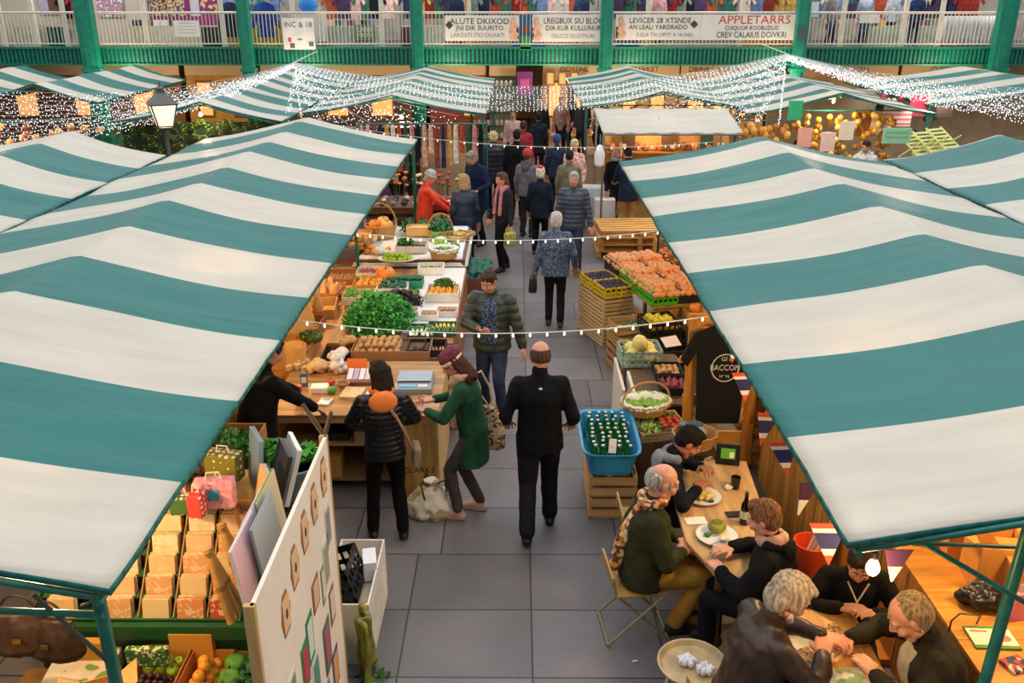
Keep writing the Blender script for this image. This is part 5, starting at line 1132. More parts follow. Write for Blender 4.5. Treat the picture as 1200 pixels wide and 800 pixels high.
MB().box((-.1, .34, 1.0), (1.3, .015, .66)).build('back_panel', WOOD('#9a7a4a', .2, 'z'), t, smooth=False)
MB().box((-.1, .33, 1.36), (1.4, .42, .025)).build('top_shelf', WOOD('#c08a45', .25), t, smooth=False)
for x in (-.36, -.1, .13, .35): MB().prism([(-.26, .74), (.3, .74), (.3, 1.3), (.26, 1.3)], .008, (x-.0, 0, 0), ((0, 1, 0), (0, 0, 1))).build('divider', WOOD('#a98450', .2, 'z'), t, smooth=False)
cc = ['#e5b98a', '#d98a5c', '#e8cfa6', '#d6a070', '#c94a3a', '#e6d6b8', '#d9c48f', '#b9b483']
for col in range(5):
    for tier in range(6):
        for q in range(2):
            n = cc[(col*3+tier*5+q*2) % 8]; x = -2.35+(-.6, -.23, .015, .24, .455)[col]
            o = MB().box((0, 0, .06), (.17, .022, .13)).build('card_pack', patt('cells', (n, n, '#dcc39a', n, n), 70, key=n), smooth=False)
            put(o, (x, 4.95-.245+.095*tier+.034*q, .727+.1*tier), rot=(-.2, 0, 0)); tag(o, 'pack of greeting cards in a slot of the green card stand', 'cards', 'card packs in the green stand')
# things on the top shelf
def softbag(px, py, w, h, d, mat, lab, z=1.3725, rz=0, tilt=0, nm='gift_bag', lbl=None, y=None):
    p = atz(px, py, z+h/2) if y is None else aty(px, py, y); t = thing(nm, lab, 'bag', (p.x, p.y, z), rz, rot=(tilt, 0, rz))
    MB().box((0, 0, h/2), (w, d, h), taper=.98).build('body', mat, t, smooth=False, bevel=.012)
    MB().tube([(-w*.2, 0, h), (-w*.15, 0, h+.05), (w*.15, 0, h+.05), (w*.2, 0, h)], .006, 6).build('handle', M('#e6d6c6', .7), t)
    if lbl: MB().box((0, -d/2-.002, h*.55), (w*.28, .003, h*.4)).build('label_patch', M(lbl, .6), t, smooth=False)
    return t
softbag(263, 545, .24, .2, .12, patt('dots', ('#efe6c4', '#7d7a28'), 20, key='a'), 'olive bag with cream polka dots on top of the card stand', rz=-.2, z=1.40)
softbag(252, 577, .26, .2, .1, patt('cells', ('#e9a0b4', '#efb5c2', '#e58aa4'), 40, key='b'), 'pink floral gift bag with a blue label on the card stand', rz=.12, lbl='#4aa3c9')
softbag(231, 590, .1, .17, .1, patt('dots', ('#f0e0d6', '#d8403a'), 26, key='c'), 'small red spotted gift bag beside the pink one', rz=-.1)
softbag(214, 590, .15, .12, .1, patt('dots', ('#efe6c4', '#3f6a34'), 26, key='d'), 'small green polka dot bag at the edge of the card stand', rz=.1)
softbag(205, 572, .14, .14, .1, M('#e58ab0', .7), 'plain pink bag partly under the canopy edge', rz=.4)
softbag(228, 540, .16, .24, .14, patt('noise', ('#2a2420', '#5a4438', '#8a6a50'), 40), 'dark brown patterned bag at the back of the card stand', rz=.4)
# the picture board
bx = -1.16
t = thing('picture_board', 'tall white display board covered with small pictures at the lower left', 'display board', (bx, 4.0, 0))
MB().box((0, 0, 1.0), (.022, 1.62, 2.0)).build('panel', M('#e8ddcc', .7, ns=3, na=.05), t, smooth=False, bevel=.003)
MB().box((-.012, -.80, 1.0), (.05, .03, 2.0)).build('frame_edge', WOOD('#c9a468', .2, 'z'), t, smooth=False)
MB().box((-.012, .80, 1.0), (.05, .03, 2.0)).build('frame_edge', WOOD('#b89460', .2, 'z'), t, smooth=False)
def pic(y, z, w, h, col, ic, fan=False):
    y -= 4.0; w *= 1.3; h *= 1.25
    if fan: g = MB().prism([(-w/2, 0), (-w*.3, -h*.45), (w*.3, -h*.45), (w/2, 0), (w*.2, h*.5), (-w*.2, h*.5)], .004, (.0135, y, z), ((0, 1, 0), (0, 0, 1)))
    else: g = MB().box((.0135, y, z), (.004, w, h))
    o = g.build('picture', M(col, .6), t, smooth=False)
    if fan: MB().box((.017, y, z+h*.02), (.003, w*.7, h*.75)).build('inner_print', M('#e3b888', .6), o, smooth=False); MB().sph((.019, y, z), (.003, .02, .03), n=8, m=6).build('print', M(ic, .6), o)
    else: MB().box((.017, y, z), (.003, w*.7, h*.75)).build('inner_print', M(ic, .6), o, smooth=False)
for y, z in ((4.62, 1.82), (4.35, 1.8), (4.1, 1.78), (3.85, 1.73), (3.62, 1.62)): pic(y, z, .13, .2, '#9a6a48', '#4a3a30', True)
for y, z, w, h, c1, c2 in ((4.62, 1.48, .1, .24, '#d5d2ca', '#8a8a88'), (4.5, 1.3, .11, .26, '#d9d2c2', '#9a9a8a'), (4.38, 1.22, .06, .2, '#8a8a60', '#d9d2c2'), (4.2, 1.3, .12, .16, '#9a5a40', '#d9b98a'), (4.0, 1.15, .11, .24, '#2f7a58', '#cfe0c8'), (3.86, 1.08, .11, .24, '#23855a', '#b93a4a'),
                           (4.55, .95, .1, .2, '#8a5a4a', '#d9cab2'), (4.35, .8, .13, .28, '#4a6a58', '#a85a68'), (4.05, .82, .12, .28, '#cfd6cf', '#5a8a7a'), (3.75, .8, .12, .22, '#b98aa0', '#8a3a6a'), (3.9, .55, .12, .22, '#d6a0a0', '#e6dcd0'), (4.25, .5, .12, .22, '#d9d2c2', '#5a7a9a'), (4.5, .5, .12, .22, '#5a4a6a', '#d9a05a'), (3.6, 1.15, .1, .18, '#e0d6c6', '#7a8a6a')): pic(y, z, w, h, c1, c2)
# shelf behind the board, with frames, note books and folders
t = thing('display_shelf', 'dark green shelf behind the picture board holding books and frames', 'shelf', (-1.33, 4.45, 0))
MB().box((0, 0, .62), (.24, .7, 1.24)).build('cabinet', M('#24402e', .6, ns=5, na=.2), t, smooth=False, bevel=.004)
MB().box((0, 0, 1.25), (.28, .74, .02)).build('top', WOOD('#8a6a42', .25, 'y'), t, smooth=False)
def slab(px, py, z, d, rot, mat, nm, lab, cat, page=None):
    p = atz(px, py, z); t = thing(nm, lab, cat, (p.x, p.y, z-d[2]/2), rot=rot)
    MB().box((0, 0, d[2]/2), d).build('cover', mat, t, smooth=False, bevel=.002)
    MB().box((.004, -.0, d[2]/2), (d[0]-.012 if d[0] > .03 else d[0]+.002, d[1]-.012, d[2]-.012)).build('front_print', M(page or '#e9e2d2', .8), t, smooth=False)
    return t
slab(295, 545, 1.52, (.035, .26, .46), (0, .12, .5), M('#7f98ae', .5), 'framed_print', 'pale blue-edged frame standing behind the board', 'frame', '#d9b98a')
slab(327, 550, 1.5, (.03, .3, .42), (0, .3, .45), M('#e4e4e6', .5), 'book', 'white ring-bound notebook leaning beside the zinc tub', 'book', '#cfcfd6')
slab(316, 558, 1.5, (.03, .3, .42), (0, .3, .45), M('#2a2a2e', .5), 'book', 'black and white checked folder leaning in the middle', 'book', '#8a8a92')
slab(300, 585, 1.45, (.04, .3, .36), (0, .25, .45), M('#d9b382', .8), 'paper_bag', 'folded brown paper bag leaning against the folders', 'paper bag', '#e0bf90')
for i, (px, py, c1, c2, lab) in enumerate(((325, 610, '#6d8a45', '#d9c9a6', 'print with a green top edge leaning behind the board'), (312, 635, '#b9a8b8', '#cfc0cf', 'lilac print leaning behind the board'), (300, 665, '#d5d9dd', '#d9b9c9', 'pale pink print nearest the front behind the board'), (322, 640, '#7f8f9f', '#a7b3bd', 'grey-blue framed sheet against the board'))):
    slab(px, py, 1.52, (.012, .42, .5), (0, -.12, -.0), M(c1, .5), 'print_sheet', lab, 'print', c2)
# bundles of brown wrapping rolls
for i in range(7):
    p = atz(262+9*i, 640-5*i, 1.05); t = thing('paper_roll', 'brown paper roll bundled beside the card stand', 'paper roll', (-1.77+.0*i, 4.5+.09*i, .85), rot=(.2*(i % 3-1), -.25, 0), group='brown paper rolls')
    MB().tube([(0, 0, 0), (0, 0, .5)], .03, 10).build('roll', M('#b98a4c', .8, ns=8, na=.2), t); MB().tube([(0, 0, .22), (0, 0, .25)], .032, 10).build('band', M('#8a6434', .7), t)
# zinc tub with ivy
p = atz(345, 536, 1.35); t = thing('zinc_tub', 'grey zinc tub planted with ivy beside the picture board', 'planter', (p.x, p.y+.0, 1.0)); MB().lathe([(.15, 0), (.19, .3), (.2, .3), (.2, .32), (.18, .32), (.17, .04), (.01, .04)], n=24).build('tub', M('#7c8a8e', .4, .5, ns=6, na=.2), t); MB().lathe([(.01, .28), (.18, .28)], n=20).build('soil', M('#3a2c20', .9), t)
box1('plinth', 'plinth under the zinc tub behind the board', 'plinth', (p.x, p.y, 0), (.42, .42, 1.0), WOOD('#5a4632', .2, 'z'))
leafheap('ivy_plant', 'trailing ivy spilling along the top of the zinc tub', 'plant', (p.x-.1, p.y+.1, 1.32), .3, .12, .1, 180, '#4a9a35', .035, seed=31)
leafheap('potted_herbs', 'row of green pot plants between the vendor and the card stand', 'plant', tuple(atz(265, 520, 1.2)), .3, .14, .1, 220, '#3f7f35', .035, seed=33)
crate('wooden trough holding the row of green pot plants', tuple(atz(265, 520, 1.08)), (.6, .28, .12), 0, '#a8743a', 'tray', name='plant_trough')
p = atz(265, 520, 1.08); box1('plinth', 'plinth under the trough of pot plants', 'plinth', (p.x, p.y, 0), (.5, .24, 1.08), WOOD('#4a3a2a', .2, 'z'))
MBp = atz(278, 485, 1.1); box1('wooden_board', 'orange wooden board standing behind the pot plants', 'board', (-2.52, 7.1, .55), (.34, .03, .75), WOOD('#c08a40', .25, 'z'), .1)
t = thing('folding_stand', 'dark branch-like wooden easel prong at the far corner of the picture board', 'easel', (-1.2, 4.9, 0))
MB().tube([(0, 0, 0), (0, .02, 1.95), (-.12, .05, 2.14)], [.022, .02, .014], 8).build('stem', WOOD('#5a4634', .3, 'z'), t); MB().tube([(0, .02, 1.92), (.06, .03, 2.1)], [.018, .012], 8).build('prong', WOOD('#5a4634', .3, 'z'), t)
# white box, black crate and green bag behind the board
crate('tall white box on the floor behind the picture board', (-1.2, 5.5, 0), (.34, .8, .52), 0, '#e3dccf', 'tray', name='white_box', inner=(.4, '#b9a890'))
crate('small black lattice crate standing in the white box', (-1.22, 5.4, .42), (.2, .4, .26), 0, '#19191b', 'plastic', name='plastic_crate', rot=(0, -.3, 0))
box1('folded_paper', 'folded white paper stuck in the white box', 'paper', (-1.1, 5.6, .42), (.1, .2, .16), M('#e8ebef', .8), .2)
t = thing('green_bag', 'hanging olive green bag of leaves behind the board edge', 'bag', (-1.05, 4.98, .02)); MB().grid(lambda u, v: (.03*math.sin(u*9+v*2)+.012*math.sin(u*23), (.30-.08*v)*(u-.5), .5*v+.02*math.sin(u*8)), 26, 14).build('sack', M('#7a7a28', .55, ns=14, na=.5, bs=20, bst=.8), t, solid=.03)
MB().tube([(0, 0, .4), (0, .02, .52)], .01, 6).build('tie', M('#4a4a20'), t)
leafheap('floor_leaves', 'loose green leaves on the paving by the board foot', 'leaves', (-1.0, 4.95, .005), .12, .1, .03, 50, '#3f6f35', .03, seed=40, base=False)
# fruit boxes in front
def frbox(px, py, z, w, d, h, col, lab, rz=0, kind='card'):
    p = atz(px, py, z+h); crate(lab, (p.x, p.y, z), (w, d, h), rz, col, kind, name='fruit_box'); return p
t = thing('fruit_bench', 'low bench carrying the fruit boxes at the bottom left', 'bench', (-2.35, 4.25, 0)); MB().box((0, 0, .36), (1.7, .75, .03)).build('top', WOOD('#8a6238', .25), t, smooth=False)
for x in (-.8, .8): MB().box((x, 0, .17), (.04, .7, .34)).build('leg', WOOD('#6f4c2c', .25, 'z'), t, smooth=False)
ZF = .376
b = frbox(184, 784, ZF, .3, .46, .17, '#c0863c', 'wooden box of green apples and dark plums at the bottom left'); pile('grape', 'plum', 'dark plum in the apple box', 'plum', 'dark plums in the apple box', (b.x-.03, b.y-.08, ZF+.05), 0, .26, .26, 50, .048); pile('apple', 'apple', 'green apple in the wooden box at the bottom left', 'apple', 'green apples at the bottom left', (b.x+.0, b.y+.1, ZF+.08), 0, .28, .2, 10, .075)
b2 = frbox(238, 790, ZF, .27, .46, .15, '#b67c38', 'wooden box of small oranges at the bottom left'); pile('orange', 'orange', 'small orange in the box at the bottom left', 'orange', 'small oranges at the bottom left', (b2.x, b2.y, ZF+.03), 0, .25, .42, 52, .066)
b3 = frbox(287, 792, ZF, .3, .46, .13, '#9a7038', 'box of leafy greens beside the small oranges')
for i in range(9): fruit('cabbage' if i % 3 == 0 else 'kale', 'rough green vegetable head beside the small oranges' if i % 3 == 0 else 'dark leafy bunch beside the small oranges', 'vegetable', 'green heads beside the oranges' if i % 3 == 0 else 'leafy bunches beside the oranges', (b3.x-.1+.1*(i % 3), b3.y-.14+.14*(i//3), ZF+.03), (0, 0, i), .95)
for px, py, lab in ((105, 752, 'yellow cardboard flap behind the canopy post at the bottom left'), (228, 742, 'yellow cardboard carton behind the orange box')):
    p = atz(px, py, .6); box1('cardboard_carton', lab, 'box', (p.x, p.y-.05, ZF), (.28, .06, .28), M('#d39a3c', .8), 0)
box1('printed_box', 'pale flat box with a green leaf print by the canopy post', 'box', tuple(atz(95, 785, .5)-Vector((0, 0, .1))), (.4, .36, .12), patt('noise', ('#e9dcc6', '#e9dcc6', '#e3d4ba', '#7fa04a'), 5), .1)
p = atz(172, 752, .7); box1('printed_label_box', 'green printed seed box under the card racks', 'box', (p.x, p.y-.02, .55), (.26, .05, .12), patt('cells', ('#2c5a30', '#3f7a3c', '#d9d6a0'), 60), 0)
# handbags at the left edge
for i, (px, py, z, lab, c_) in enumerate(((25, 735, 1.0, 'large dark brown leather handbag at the bottom left edge', '#3a2a1f'), (62, 742, .95, 'dark brown handbag beside the large one, nearer the post', '#33251c'))):
    p = atz(px, py, z); t = thing('handbag', lab, 'handbag', (p.x, p.y, z-.17), .15-.3*i)
    g = MB(); g.loft([((0, 0, 0), Vector((1, 0, 0)), Vector((0, 1, 0)), .16, .07), ((0, 0, .05), Vector((1, 0, 0)), Vector((0, 1, 0)), .19, .09), ((0, 0, .2), Vector((1, 0, 0)), Vector((0, 1, 0)), .17, .06), ((0, 0, .28), Vector((1, 0, 0)), Vector((0, 1, 0)), .15, .02)])
    link_mesh(skin(g, .012, 2, wrinkle(.008, 12)), 'body', M(c_, .45, ns=20, na=.3), t); MB().tube([(.1*math.cos(a), 0, .27+.13*math.sin(a)) for a in np.linspace(0, PI, 10)], .008, 6).build('handle', M('#241a14', .5), t)
    MB().box((0, -.09, .14), (.05, .01, .03)).build('clasp', M('#8a7448', .3, .8), t, smooth=False)
table('trestle under the handbags at the bottom left edge', (-2.75, 3.75, 0), 1.1, .5, .78, '#a8824e', name='trestle_table')
carton('cardboard box beside the handbags at the bottom left', (-2.3, 3.85, .782), (.2, .2, .14), .4, '#c99a5c', flaps=True)
# ------------------------------------------------------------------ right side: crates along the aisle
RZ = R(21)
def rp(o, a, b): return (o[0]+a*math.cos(RZ)-b*math.sin(RZ), o[1]+a*math.sin(RZ)+b*math.cos(RZ))
o = (1.17, 11.25)        # near corner of the stack of slatted crates
for i in range(4):
    x, y = rp(o, .22, .4); crate('pale slatted wooden crate stacked by the aisle, %s' % ('lowest of its stack', 'second from the ground', 'third from the ground', 'topmost, carrying the yellow crates')[i], (x, y, .17*i), (.44, .82, .165), RZ, '#cfae7e', 'slat', 3)
for k, b in enumerate((.2, .6)):
    x, y = rp(o, .22, b); z = .69
    crate('yellow plastic crate of dark plums on the slatted crates, %s' % ('nearer one', 'farther one')[k], (x, y, z), (.42, .4, .15), RZ, '#e6c231', 'plastic', name='plastic_crate')
    pile('plum', 'plum', 'dark purple plum in the yellow crates', 'plum', 'dark plums in the yellow crates', (x, y, z+.09), RZ, .42, .4, 70, .05, szh=.025, scale=1.1)
# persimmon crates : two columns on a wooden stand
RZ2 = R(15); so = Vector((1.80, 10.75, 0))
def rq(a, b): return (so.x+a*math.cos(RZ2)-b*math.sin(RZ2), so.y+a*math.sin(RZ2)+b*math.cos(RZ2))
x, y = rq(.3, .9); t = thing('crate_stand', 'sloping wooden stand under the green crates of persimmons', 'stand', (x, y, 0), RZ2)
for a in (-.3, .3):
    for b in (-.85, 0, .85): MB().box((a, b, .37), (.05, .05, .74)).build('leg', WOOD('#a07a4a', .2, 'z'), t, smooth=False)
MB().box((0, 0, .755), (.72, 1.85, .03)).build('top', WOOD('#a87f4c', .2, 'y'), t, smooth=False); MB().box((-.33, 0, .5), (.02, 1.8, .12)).build('side_rail', WOOD('#b88f5c', .2, 'y'), t, smooth=False); MB().box((0, -.88, .66), (.74, .02, .12)).build('front_rail', WOOD('#c08a45', .2), t, smooth=False)
for k in range(3):
    for s in range(2):
        x, y = rq(.12+.37*s, .3+.6*k); col = '#1d1d1f' if (k == 2 or s == 1) else '#4fc22f'
        lab = {(0, 0): 'bright green plastic crate of persimmons, nearest on the aisle side', (1, 0): 'bright green plastic crate of persimmons, second on the aisle side', (2, 0): 'black crate of persimmons at the far aisle corner', (0, 1): 'black crate of persimmons nearest, on the inner side', (1, 1): 'black crate of persimmons in the middle of the inner side', (2, 1): 'black crate of persimmons farthest, on the inner side'}[(k, s)]
        crate(lab, (x, y, .772), (.36, .58, .19), RZ2, col, 'plastic' if s == 0 and k < 2 else 'tray', name='plastic_crate')
        pile('persimmon', 'persimmon', 'pale orange persimmon heaped in the green and black crates', 'persimmon', 'persimmons in the crates', (x, y, .88), RZ2, .46, .7, 52, .095, scale=1.05, szh=.045)
# second row, coming down towards us
def cr(px, py, z, w, d, h, col, kind, lab, rz=RZ2, nm='plastic_crate', **k):
    p = atz(px, py, z+h); crate(lab, (p.x, p.y, z), (w, d, h), rz, col, kind, name=nm, **k); return p
p = cr(773, 372, .55, .42, .42, .2, '#1b1b1d', 'plastic', 'black plastic crate of bright yellow peppers'); pile('pepper_yellow', 'pepper', 'bright yellow pepper in the black crate', 'pepper', 'yellow peppers in the black crate', (p.x, p.y, .62), RZ2, .4, .38, 24, .09)
for i in range(3):
    p2 = atz(778, 392+4*i, .5); 
cr(783, 392, .34, .5, .4, .18, '#1b1b1d', 'plastic', 'black plastic crate under the yellow peppers, with a price ticket', rz=RZ2)
box1('price_ticket', 'small white price ticket on the black crate below the yellow peppers', 'ticket', tuple(atz(797, 385, .55)), (.08, .004, .12), M('#e6e2d6', .7), RZ2)
p = cr(736, 376, .5, .42, .4, .12, '#b58a58', 'slat', 'wooden crate of leeks behind the melons', rz=.25, nm='wooden_crate'); pile('leek', 'leek', 'pale green leek in the wooden crate', 'leek', 'leeks in the wooden crate', (p.x, p.y, .53), .25, .4, .38, 10, .07, sy=.34, lie=.3, scale=1.0)
crate('wooden crate stacked below the leeks', (p.x, p.y, .34), (.42, .4, .15), .25, '#b58a58', 'slat', name='wooden_crate'); crate('wooden crate at the bottom below the leeks', (p.x, p.y, .0), (.42, .4, .33), .25, '#a57a4a', 'slat', name='wooden_crate')
p = cr(750, 405, .64, .46, .4, .18, '#a9c4b4', 'plastic', 'pale green-grey crate of big yellow melons', rz=.05); pile('melon', 'melon', 'pale yellow melon in the grey-green crate', 'melon', 'yellow melons', (p.x, p.y, .67), .05, .46, .42, 8, .19, sy=.17, szh=.12, scale=.9)
ps = p; t = thing('display_stand', 'white-sided stand under the melon crate and the vegetable basket', 'stand', (p.x+.04, p.y-.45, 0))
for x, c_ in ((-.3, '#d9d2c6'), (-.2, '#d9d2c6')): MB().box((x, .1 if x < -.25 else -.3, .32), (.03, .9, .64)).build('side_panel', WOOD(c_, .08, 'z'), t, smooth=False)
MB().box((.1, 0, .3), (.55, 1.3, .6)).build('body', M('#1e1c1c', .6), t, smooth=False); MB().box((.1, 0, .615), (.6, 1.34, .03)).build('top', WOOD('#5a4632', .2, 'y'), t, smooth=False)
for i, (a_, b_) in enumerate(((.22, -.02), (.22, -.4))):
    crate('black tray of onions on the dark display stand, %s' % ('farther one', 'nearer one')[i], (ps.x+.04+a_, ps.y-.45+b_+.1, .632), (.3, .34, .08), 0, '#19191b', 'tray', name='vegetable_tray'); pile(('potato', 'onion')[i], ('potato', 'onion')[i], ('golden potato in the farther black tray on the stand', 'red onion in the nearer black tray on the stand')[i], ('potato', 'onion')[i], ('potatoes in the farther black tray', 'onions in the nearer black tray')[i], (ps.x+.04+a_, ps.y-.35+b_, .645), 0, .29, .33, 22, .064)
p = atz(786, 402, .6); box1('price_card', 'white and pink price card tilted on the dark crates', 'card', (p.x, p.y, .62), (.22, .16, .006), M('#e8d9de', .7), .5, rot=(.5, 0, .4))
p = cr(797, 418, .5, .34, .34, .1, '#17171a', 'tray', 'black tray of potatoes and onions behind the melons'); pile('potato', 'potato', 'golden potato in the black tray', 'potato', 'potatoes in the black tray', (p.x, p.y, .52), 0, .32, .3, 16, .07)
for i, (px, py) in enumerate(((790, 440), (803, 436), (797, 447), (808, 447), (787, 449))):
    continue; p = atz(px, py, .62); fruit('onion', 'red onion below the black potato tray', 'onion', 'red onions', (p.x, p.y, .56), scale=1.3)
0 and box1('onion_shelf', 'dark shelf board carrying the red onions', 'shelf', tuple(atz(797, 443, .53)), (.34, .36, .025), WOOD('#4a3626', .2))
p = atz(757, 470, .75); BK = (p.x, p.y, .645); basket('wicker basket with a handle, white cloth, cauliflowers and sprouts', BK, .26, .2, .11, rz=.3, lin_='#e8e6e0', hh=.2)
for i in range(3): fruit('cauliflower', 'white cauliflower in the cloth-lined wicker basket', 'cauliflower', 'cauliflowers in the basket', (BK[0]-.12+.12*i, BK[1]+.04*(i % 2), BK[2]+.05), (0, 0, i), 1.0)
p = atz(772, 492, .62); box1('wood_stand', 'stand under the crate of radishes and tomatoes', 'stand', (p.x, p.y, 0), (.5, .46, .5), WOOD('#6f5236', .2, 'z'), .2); crate('burlap-draped wooden crate of mixed radishes and tomatoes', (p.x, p.y, .505), (.5, .46, .1), .2, '#c9a880', 'slat', name='wooden_crate')
pile('turnip', 'radish', 'pink and white radish in the draped crate', 'radish', 'radishes in the draped crate', (p.x-.02, p.y+.05, .53), .2, .46, .36, 40, .058, scale=.85); pile('tomato', 'tomato', 'red tomato among the radishes', 'tomato', 'red tomatoes among the radishes', (p.x+.1, p.y-.02, .6), .2, .24, .3, 9, .075, scale=.9)
leafheap('salad_leaves', 'pale green leaves at the front of the draped crate', 'vegetable', (p.x-.12, p.y-.16, .58), .14, .08, .06, 160, '#a9bf5a', .022, seed=51)
g = MB().grid(lambda u, v: (-.02+.03*math.sin(v*9), .45*(u-.5), .62-.6*v+.02*math.sin(u*20)), 20, 14); ob = g.build('burlap_cloth', M('#cbb291', .9, bs=60, bst=.6), solid=.008); put(ob, (p.x-.3, p.y-.02, 0), .2); tag(ob, 'pale burlap cloth draped over the aisle side of the radish crate', 'cloth')
# blue crate of bottles on two wooden crates
bc = (.86, 7.42)
for i in range(2): crate('pale wooden crate under the blue crate of bottles, %s' % ('lower one', 'upper one')[i], (bc[0]+.02, bc[1]-.05, .225*i), (.44, .72, .22), .0, '#c9a066', 'slat', 2)
t = thing('bottle_crate', 'bright blue plastic crate full of green bottles beside the aisle', 'crate', (bc[0], bc[1], .452)); g = MB(); m = M('#2f8fc4', .35, ns=8, na=.1, bs=12, bst=.5)
def rr(w, d, z, n=32):
    return [(w/2*math.copysign(abs(math.cos(2*PI*k/n))**.35, math.cos(2*PI*k/n)), d/2*math.copysign(abs(math.sin(2*PI*k/n))**.35, math.sin(2*PI*k/n)), z) for k in range(n)]
V = rr(.42, .80, 0)+rr(.5, .9, .23)+rr(.55, .95, .24)+rr(.55, .95, .225)+rr(.49, .89, .215)+rr(.40, .78, .01); n = 32
g.add(V, [(i*n+k, i*n+(k+1) % n, (i+1)*n+(k+1) % n, (i+1)*n+k) for i in range(5) for k in range(n)]+[tuple(reversed(range(n))), tuple(5*n+k for k in range(n))]); g.build('tub', m, t)
BOT = M('#1c7a3f', .08, key='glass', trans=.35); 
def bottle(lab, loc, grp=None, mat=BOT, cap='#c9ccc4', scale=1, rot=None, sh=None):
    t = thing('bottle', lab, 'bottle', loc, 0, grp, rot=rot, scale=scale)
    me = PR.setdefault(('bottle', mat.name), MB().lathe([(.02, 0), (.031, .006), (.032, .12), (.028, .155), (.014, .19), (.0125, .235), (.0145, .24), (.0145, .25), (.004, .25)], n=16).mesh('glass', mat)); o = bpy.data.objects.new('glass', me); COL.objects.link(o); o.parent = t
    me = PR.setdefault(('cap', cap), MB().lathe([(.015, .248), (.0155, .262), (.003, .265)], n=12).mesh('cap', M(cap, .4, .5))); o = bpy.data.objects.new('cap', me); COL.objects.link(o); o.parent = t
    me = PR.setdefault(('lab', cap), MB().lathe([(.0328, .05), (.0328, .11)], n=16).mesh('label_band', M('#cfd9c0', .6))); o = bpy.data.objects.new('label_band', me); COL.objects.link(o); o.parent = t
    return t
for i in range(5):
    for j in range(9): bottle('dark green glass bottle standing in the blue crate', (bc[0]-.15+.076*i+rnd.uniform(-.004, .004), bc[1]-.34+.085*j, .466), 'green bottles in the blue crate', rot=(rnd.uniform(-.05, .05), rnd.uniform(-.05, .05), 0))
box1('price_ticket', 'white price ticket stuck among the green bottles', 'ticket', (bc[0]+.0, bc[1]-.37, .66), (.07, .004, .13), M('#e6e6dc', .6), .1, rot=(-.3, .1, .1))
# black t-shirt on a wooden A board
t = thing('wooden_board', 'orange wooden board with handles behind the black t-shirt', 'board', (2.0, 7.95, 0), -.02)
for x in (-.3, .31): MB().box((x, 0, .85), (.1, .04, 1.6)).build('upright', WOOD('#d08d35', .25, 'z'), t, smooth=False)
for z in (.35, .75, 1.15, 1.6): MB().box((.0, .02, z), (.72, .025, .13)).build('cross_board', WOOD('#d89a3f', .25), t, smooth=False)
MB().box((.0, -.03, 1.66), (.52, .04, .03), rot=(0, -.15, 0)).build('top_bar', WOOD('#e0a045', .2), t, smooth=False)
t = thing('t_shirt', 'black t-shirt with a round white logo hanging on the wooden board', 't-shirt', (1.97, 7.86, 1.08)); K = M('#08090b', .85, ns=6, na=.3, bs=14, bst=.5)
pl = [(-.2, -.52), (.22, -.52), (.235, .0), (.24, .25), (.34, .08), (.40, .16), (.30, .42), (.10, .5), (.0, .46), (-.10, .5), (-.29, .42), (-.40, .16), (-.33, .08), (-.24, .25), (-.235, 0)]
MB().prism(pl, .05, (0, 0, 0), ((1, 0, 0), (0, 0, 1))).build('fabric', K, t, smooth=False, bevel=.012)
W_ = M('#e6e2d6', .7); lg = MB().tube([(.13*math.cos(a), -.03, .14*math.sin(a)) for a in np.linspace(0, 2*PI, 40)], .006, 6).build('logo_ring', W_, t); lg.location = (.03, 0, .08)
text('GI I', .06, W_, t, (.03, -.028, .17)); text('BACCOM', .085, W_, t, (.03, -.028, .08), sx=.8); text('N° 96', .04, W_, t, (.03, -.028, -.01))
MB().tube([(-.14, 0, .44), (0, .01, .53), (.14, 0, .44)], .007, 6).build('hanger', WOOD('#c9a066', .2), t)
# bark-like post, sack, grey trays
t = thing('rustic_post', 'thick bark-covered post behind the dining table', 'post', (2.42, 8.05, 0)); g = MB()
for k in range(9): g.sph((.02*math.sin(k*2), .02*math.cos(k*3), .08+.16*k), (.14, .13, .13))
link_mesh(skin(g, .014, 2, wrinkle(.03, 9, seed=3)), 'bark', M('#5f4222', .85, ns=14, na=.6, bs=40, bst=1, hex2='#a8762f'), t); MB().tube([(0, 0, .9), (0, 0, .93)], .165, 16).build('binding', M('#8a6a35', .8), t)
p = atz(815, 503, .82); t = basket('round basket holding grey-blue folded cloths', (p.x, p.y, .66), .2, .17, .13, handle=False)
for i in range(5):
    ob = MB().sph((0, 0, .03), (.09, .05, .028), n=12, m=7).build('folded_cloth', M(('#6f8a94', '#4a5f6a', '#8aa0a6')[i % 3], .9, bs=40, bst=.6)); put(ob, (p.x-.06+.05*(i % 3), p.y-.05+.08*(i//3), .77+.015*i), i*.8); tag(ob, 'grey-blue folded cloth in the round basket behind the dark-haired man', 'cloth', 'grey-blue folded cloths')
box1('basket_plinth', 'dark plinth under the basket of cloths', 'plinth', (p.x, p.y, 0), (.36, .34, .655), WOOD('#3f2f22', .2, 'z'))
p = atz(840, 530, .8); g = MB()
for i in range(22): g.sph((.07*math.cos(i*2.3), .06*math.sin(i*2.3), .05+.025*i), (.06, .055, .05))
ob = link_mesh(skin(g, .012, 1, wrinkle(.025, 16)), 'burlap_sack', M('#b98a45', .9, ns=30, na=.5, bs=60, bst=.9, hex2='#dcb268'), None); put(ob, (p.x, p.y+.05, .1)); tag(ob, 'tall golden burlap sack between the basket and the table', 'sack')
